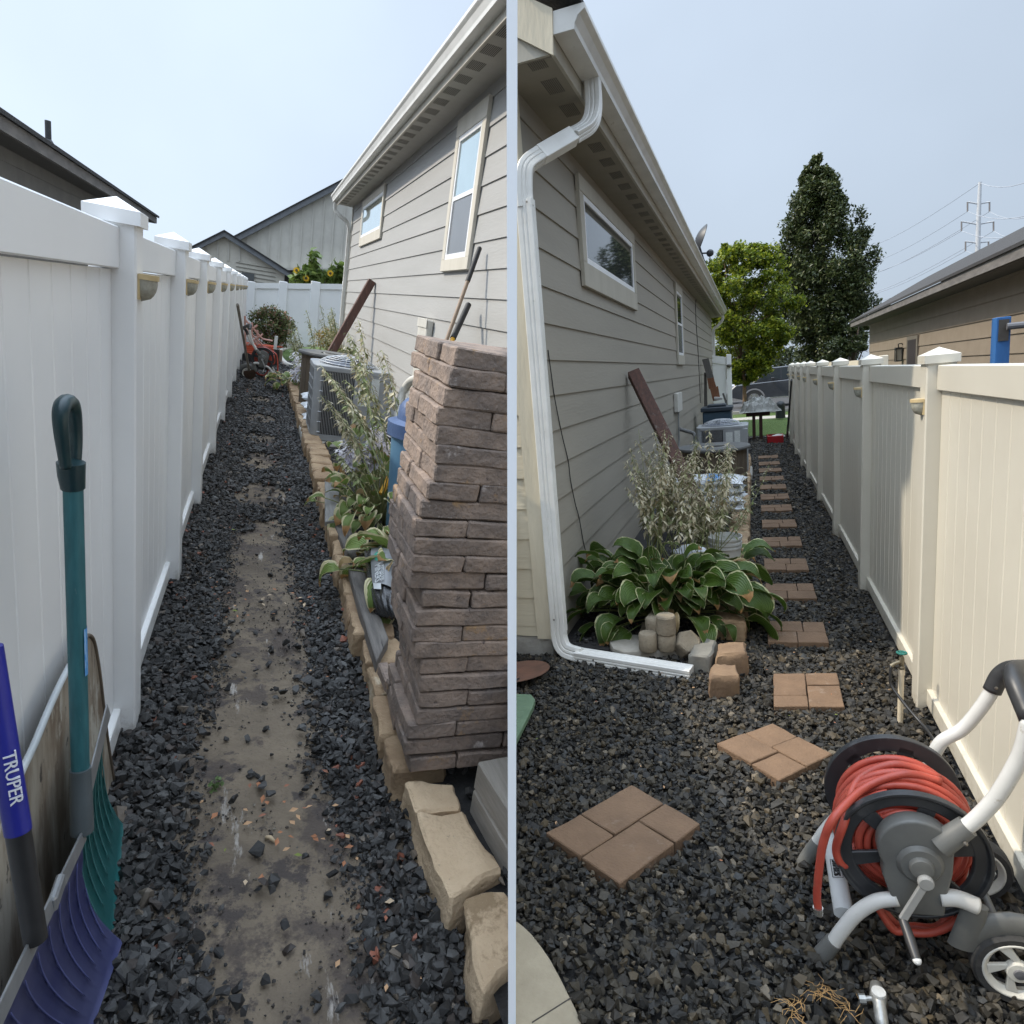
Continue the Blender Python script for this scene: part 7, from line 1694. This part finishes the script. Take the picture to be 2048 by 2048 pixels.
# ================================================================= trees of yard B
def tree(P, Y, label, outline, base_px, leafm, barkm, nleaf, size, clumps, crad, seed, name, limbs=9, depth=.8, tr=1.0):
    "outline: (py, px_left, px_right) rows of the crown at distance Y"
    rr = random.Random(seed); b = gy(P, *base_px, Y); b.z = max(min(b.z, .3), -.3) if abs(b.z) < 1.5 else 0.0
    t = thing(name, label, 'tree', P, tuple(b)); ys = [o[0] for o in outline]; cs, rs = [], []
    for k in range(clumps):
        py = rr.uniform(ys[0], ys[-1]); l = np.interp(py, ys, [o[1] for o in outline]); r_ = np.interp(py, ys, [o[2] for o in outline])
        u = rr.uniform(-1, 1); an = rr.uniform(0, 2 * PI); rad = rr.random() ** .35; cxp = (l + r_) / 2; hw = (r_ - l) / 2 * (1 + .22 * mnoise.noise(Vector((py * .035, math.cos(an) * 1.5 + seed, math.sin(an) * 1.5))) + (.10 if rr.random() < .2 else 0))
        mpx = 1.0 * (gy(P, cxp + 1, py, Y) - gy(P, cxp, py, Y)).length; cr = crad * rr.uniform(.6, 1.15) * min(1, max(.35, hw * mpx / 1.6)); hw2 = max(0, hw * mpx - cr * .62)
        c = gy(P, cxp, py, Y) + Vector((math.cos(an) * rad * hw2, math.sin(an) * rad * hw2 * depth, 0)); cs.append(c); rs.append(cr)
    v, f = cloud(cs, rs, nleaf, size, zs=1.35 if name == 'tall_tree' else .75); np_mesh('crown', v, f, leafm, P, parent=t)
    mb = MB(); top = gy(P, (outline[0][1] + outline[0][2]) / 2, outline[0][0], Y); fork = b.lerp(Vector((b.x, b.y, top.z)), .18 if limbs > 8 else .3)
    mb.tube([b - Vector((0, 0, .2)), b.lerp(fork, .5), fork, fork.lerp(top, .5), fork.lerp(top, .9)], [.20 * tr, .16 * tr, .14 * tr, .06 * tr, .02 * tr], 9)
    for k in range(limbs): c = cs[k * len(cs) // limbs]; s_ = fork.lerp(top, rr.uniform(0, .5)); s_.z = min(s_.z, c.z); mb.tube([s_, s_.lerp(c, .5) + Vector((0, 0, -.15)), c], [.06 * tr, .04 * tr, .012 * tr], 6)
    mb.build('trunk', barkm, t, smooth='all'); return t
bark = mat('bark', (.09, .065, .045), (.05, .038, .028), rough=.9, scale=8, bump=.01, bscale=20, stretch=(3, 3, .5)); barkt = mat('tan_bark', (.20, .12, .065), (.10, .065, .04), rough=.85, scale=6)
dkl = mat('dark_pear_leaf', W1, (.7, .7, .7), rough=.42, island=[(0, (.055, .078, .022)), (.3, (.085, .11, .032)), (.55, (.038, .056, .016)), (.75, (.13, .15, .05)), (.93, (.17, .17, .07))], trans=.22)
ltl = mat('bright_maple_leaf', W1, (.75, .75, .7), rough=.5, island=[(0, (.17, .23, .018)), (.28, (.30, .35, .024)), (.5, (.09, .14, .012)), (.72, (.40, .42, .04)), (.86, (.06, .09, .010))], trans=.40)
tree('B', 37, 'tall dark green tree with a pointed crown behind the white fence', [(318, 1620, 1642), (335, 1604, 1662), (370, 1588, 1675), (405, 1576, 1702), (440, 1560, 1718), (480, 1550, 1738), (520, 1550, 1750), (560, 1568, 1757), (600, 1570, 1758), (640, 1575, 1745), (680, 1585, 1735), (715, 1590, 1720)], (1655, 812), dkl, bark, 56000, .19, 340, .48, 3, 'tall_tree', limbs=16)
tree('B', 29, 'bright yellow-green leafy tree at the end of the path, above the truck', [(492, 1435, 1470), (503, 1410, 1545), (530, 1392, 1572), (570, 1382, 1582), (620, 1388, 1588), (670, 1400, 1592), (700, 1410, 1575), (725, 1425, 1548), (752, 1445, 1530), (768, 1462, 1508)], (1490, 822), ltl, barkt, 40000, .155, 210, .42, 6, 'leafy_tree', limbs=12, tr=.5)
tree('B', 30, 'low dark shrub tree between the tall tree and the tan house', [(640, 1700, 1740), (660, 1690, 1745), (690, 1650, 1745), (722, 1640, 1740)], (1700, 800), dkl, bark, 9000, .12, 30, .45, 9, 'shrub_tree', limbs=5)
tree('B', 44, 'dim dark green tree filling the gap behind the two front trees', [(560, 1500, 1620), (600, 1440, 1640), (680, 1430, 1650), (750, 1430, 1640)], (1560, 800), dkl, bark, 16000, .22, 60, 1.0, 14, 'background_tree', limbs=5)
# bare tan trunks seen beneath the leafy tree
og = thing('ornamental_grass', 'tuft of tan ornamental grass beside the short white fence', 'grass', 'B', tuple(gz('B', 1475, 850, 0)))
mb = MB(); c0 = gy('B', 1474, 845, 18.6); c0.z = 0
for k in range(160):
    a = rr_.uniform(0, 2 * PI); L = rr_.uniform(.25, .75); d = Vector((math.cos(a), math.sin(a), 0)); p1_ = c0 + d * .1 + Vector((0, 0, L * .6)); p2_ = c0 + d * (.15 + L * .35) + Vector((0, 0, L * .75)); s_ = Vector((-d.y, d.x, 0)) * .012
    mb.add([c0 + d * .05 - s_, c0 + d * .05 + s_, p1_ + s_, p1_ - s_, p2_], [(0, 1, 2, 3), (3, 2, 4)])
mb.build('blades', mat('tan_grass', W1, (.7, .7, .7), island=[(0, (.42, .27, .12)), (.4, (.30, .22, .08)), (.7, (.16, .20, .05))], trans=.2), og)
# dry roots in the foreground of yard B
rm = MB()
for k in range(60):
    c = gz('B', *rr_.choice([(1645, 1985), (1640, 1990), (1660, 1988), (1590, 2022), (1598, 2025), (1700, 2024)]), .036) + Vector((rr_.gauss(0, .012), rr_.gauss(0, .010), 0)); a = rr_.uniform(0, 2 * PI); L = rr_.uniform(.02, .07)
    rm.tube([c, c + Vector((math.cos(a) * L * .5, math.sin(a) * L * .5, .006)), c + Vector((math.cos(a + .4) * L, math.sin(a + .4) * L, -.002))], [.0010, .0009, .0005], 4)
tag(rm.build('dry_roots', mat('straw', (.50, .30, .12), (.40, .23, .09), rough=.8), P='B', base=tuple(gz('B', 1645, 1985, 0))), 'tangle of dry golden roots on the gravel beside the silver valve', 'roots', kind='stuff')
# stray green weed and light twigs on the path of yard A
wd = thing('weed', 'small green weed at the edge of the bare dirt path', 'weed', 'A', tuple(gz('A', 432, 1570, 0)))
v, f = cloud([gz('A', 432, 1570, .02)], .03, 26, .022, .7); np_mesh('leaves', v, f, mat('weed_green', (.10, .16, .05), (.16, .22, .09), trans=.2), 'A', parent=wd)
tg = gz('A', 532, 1675, .022); tag(MB().tube([tg, tg + Vector((.012, -.006, .004)), tg + Vector((.026, -.022, 0))], [.006, .007, .004], 8).build('twig', mat('peeled_twig', (.50, .38, .24), (.42, .32, .2)), P='A', base=tuple(tg), smooth='all'), 'pale peeled twig lying on the near dirt path', 'twig')
# ================================================================= white strip added to part the two yards, no real fence
bd = thing('divider_strip', 'thin white strip added to part the views of the two side yards', 'divider', 'A', (0, .85, 0))
wh = mat('divider_white', (.93, .93, .93), (.93, .93, .93), rough=.6)
def wbox(name, y0, y1, z0, z1, parent, m=wh, hw=.0062):
    vs = [Vector(p) for p in ((-hw, y0, z0), (hw, y0, z0), (hw, y1, z0), (-hw, y1, z0), (-hw, y0, z1), (hw, y0, z1), (hw, y1, z1), (-hw, y1, z1))]
    iv = MP['A'].inverted(); mb = MB(); mb.hexa([iv @ v for v in vs]); return mb.build(name, m, parent)
wbox('strip_edge', .845, .870, -1.2, 2.65, bd)
wbox('panel', .872, 30, -9, .75, bd, hw=.004)  # low sheet added behind the strip, hides the cut ends
# cut everything where it meets the divider
def clip_all():
    for o in [o for o in list(LOC) if o.type == 'MESH']:
        if o.parent == bd: continue
        P, M_ = LOC[o]; W = MP[P] @ M_; s = -1 if P == 'A' else 1
        n = len(o.data.vertices); co = np.empty(n * 3, dtype=np.float32); o.data.vertices.foreach_get('co', co); co = co.reshape(-1, 3)
        row = np.array(W)[0]; xs = (co @ row[:3] + row[3]) * s
        if xs.min() >= .0062: continue
        if xs.max() <= .0062:
            bpy.data.objects.remove(o); continue
        if o.data.users > 1: o.data = o.data.copy()
        bm = bmesh.new(); bm.from_mesh(o.data); iw = W.inverted()
        pc = iw @ Vector((.0062 * s, 0, 0)); pn = (iw.to_3x3() @ Vector((-s, 0, 0))).normalized()
        r_ = bmesh.ops.bisect_plane(bm, geom=bm.verts[:] + bm.edges[:] + bm.faces[:], plane_co=pc, plane_no=pn, clear_outer=True)
        if n < 4000:
            ed = [e for e in r_['geom_cut'] if isinstance(e, bmesh.types.BMEdge) and len(e.link_faces) == 1]
            try: bmesh.ops.holes_fill(bm, edges=ed, sides=0)
            except Exception: pass
        bm.to_mesh(o.data); bm.free()
clip_all()
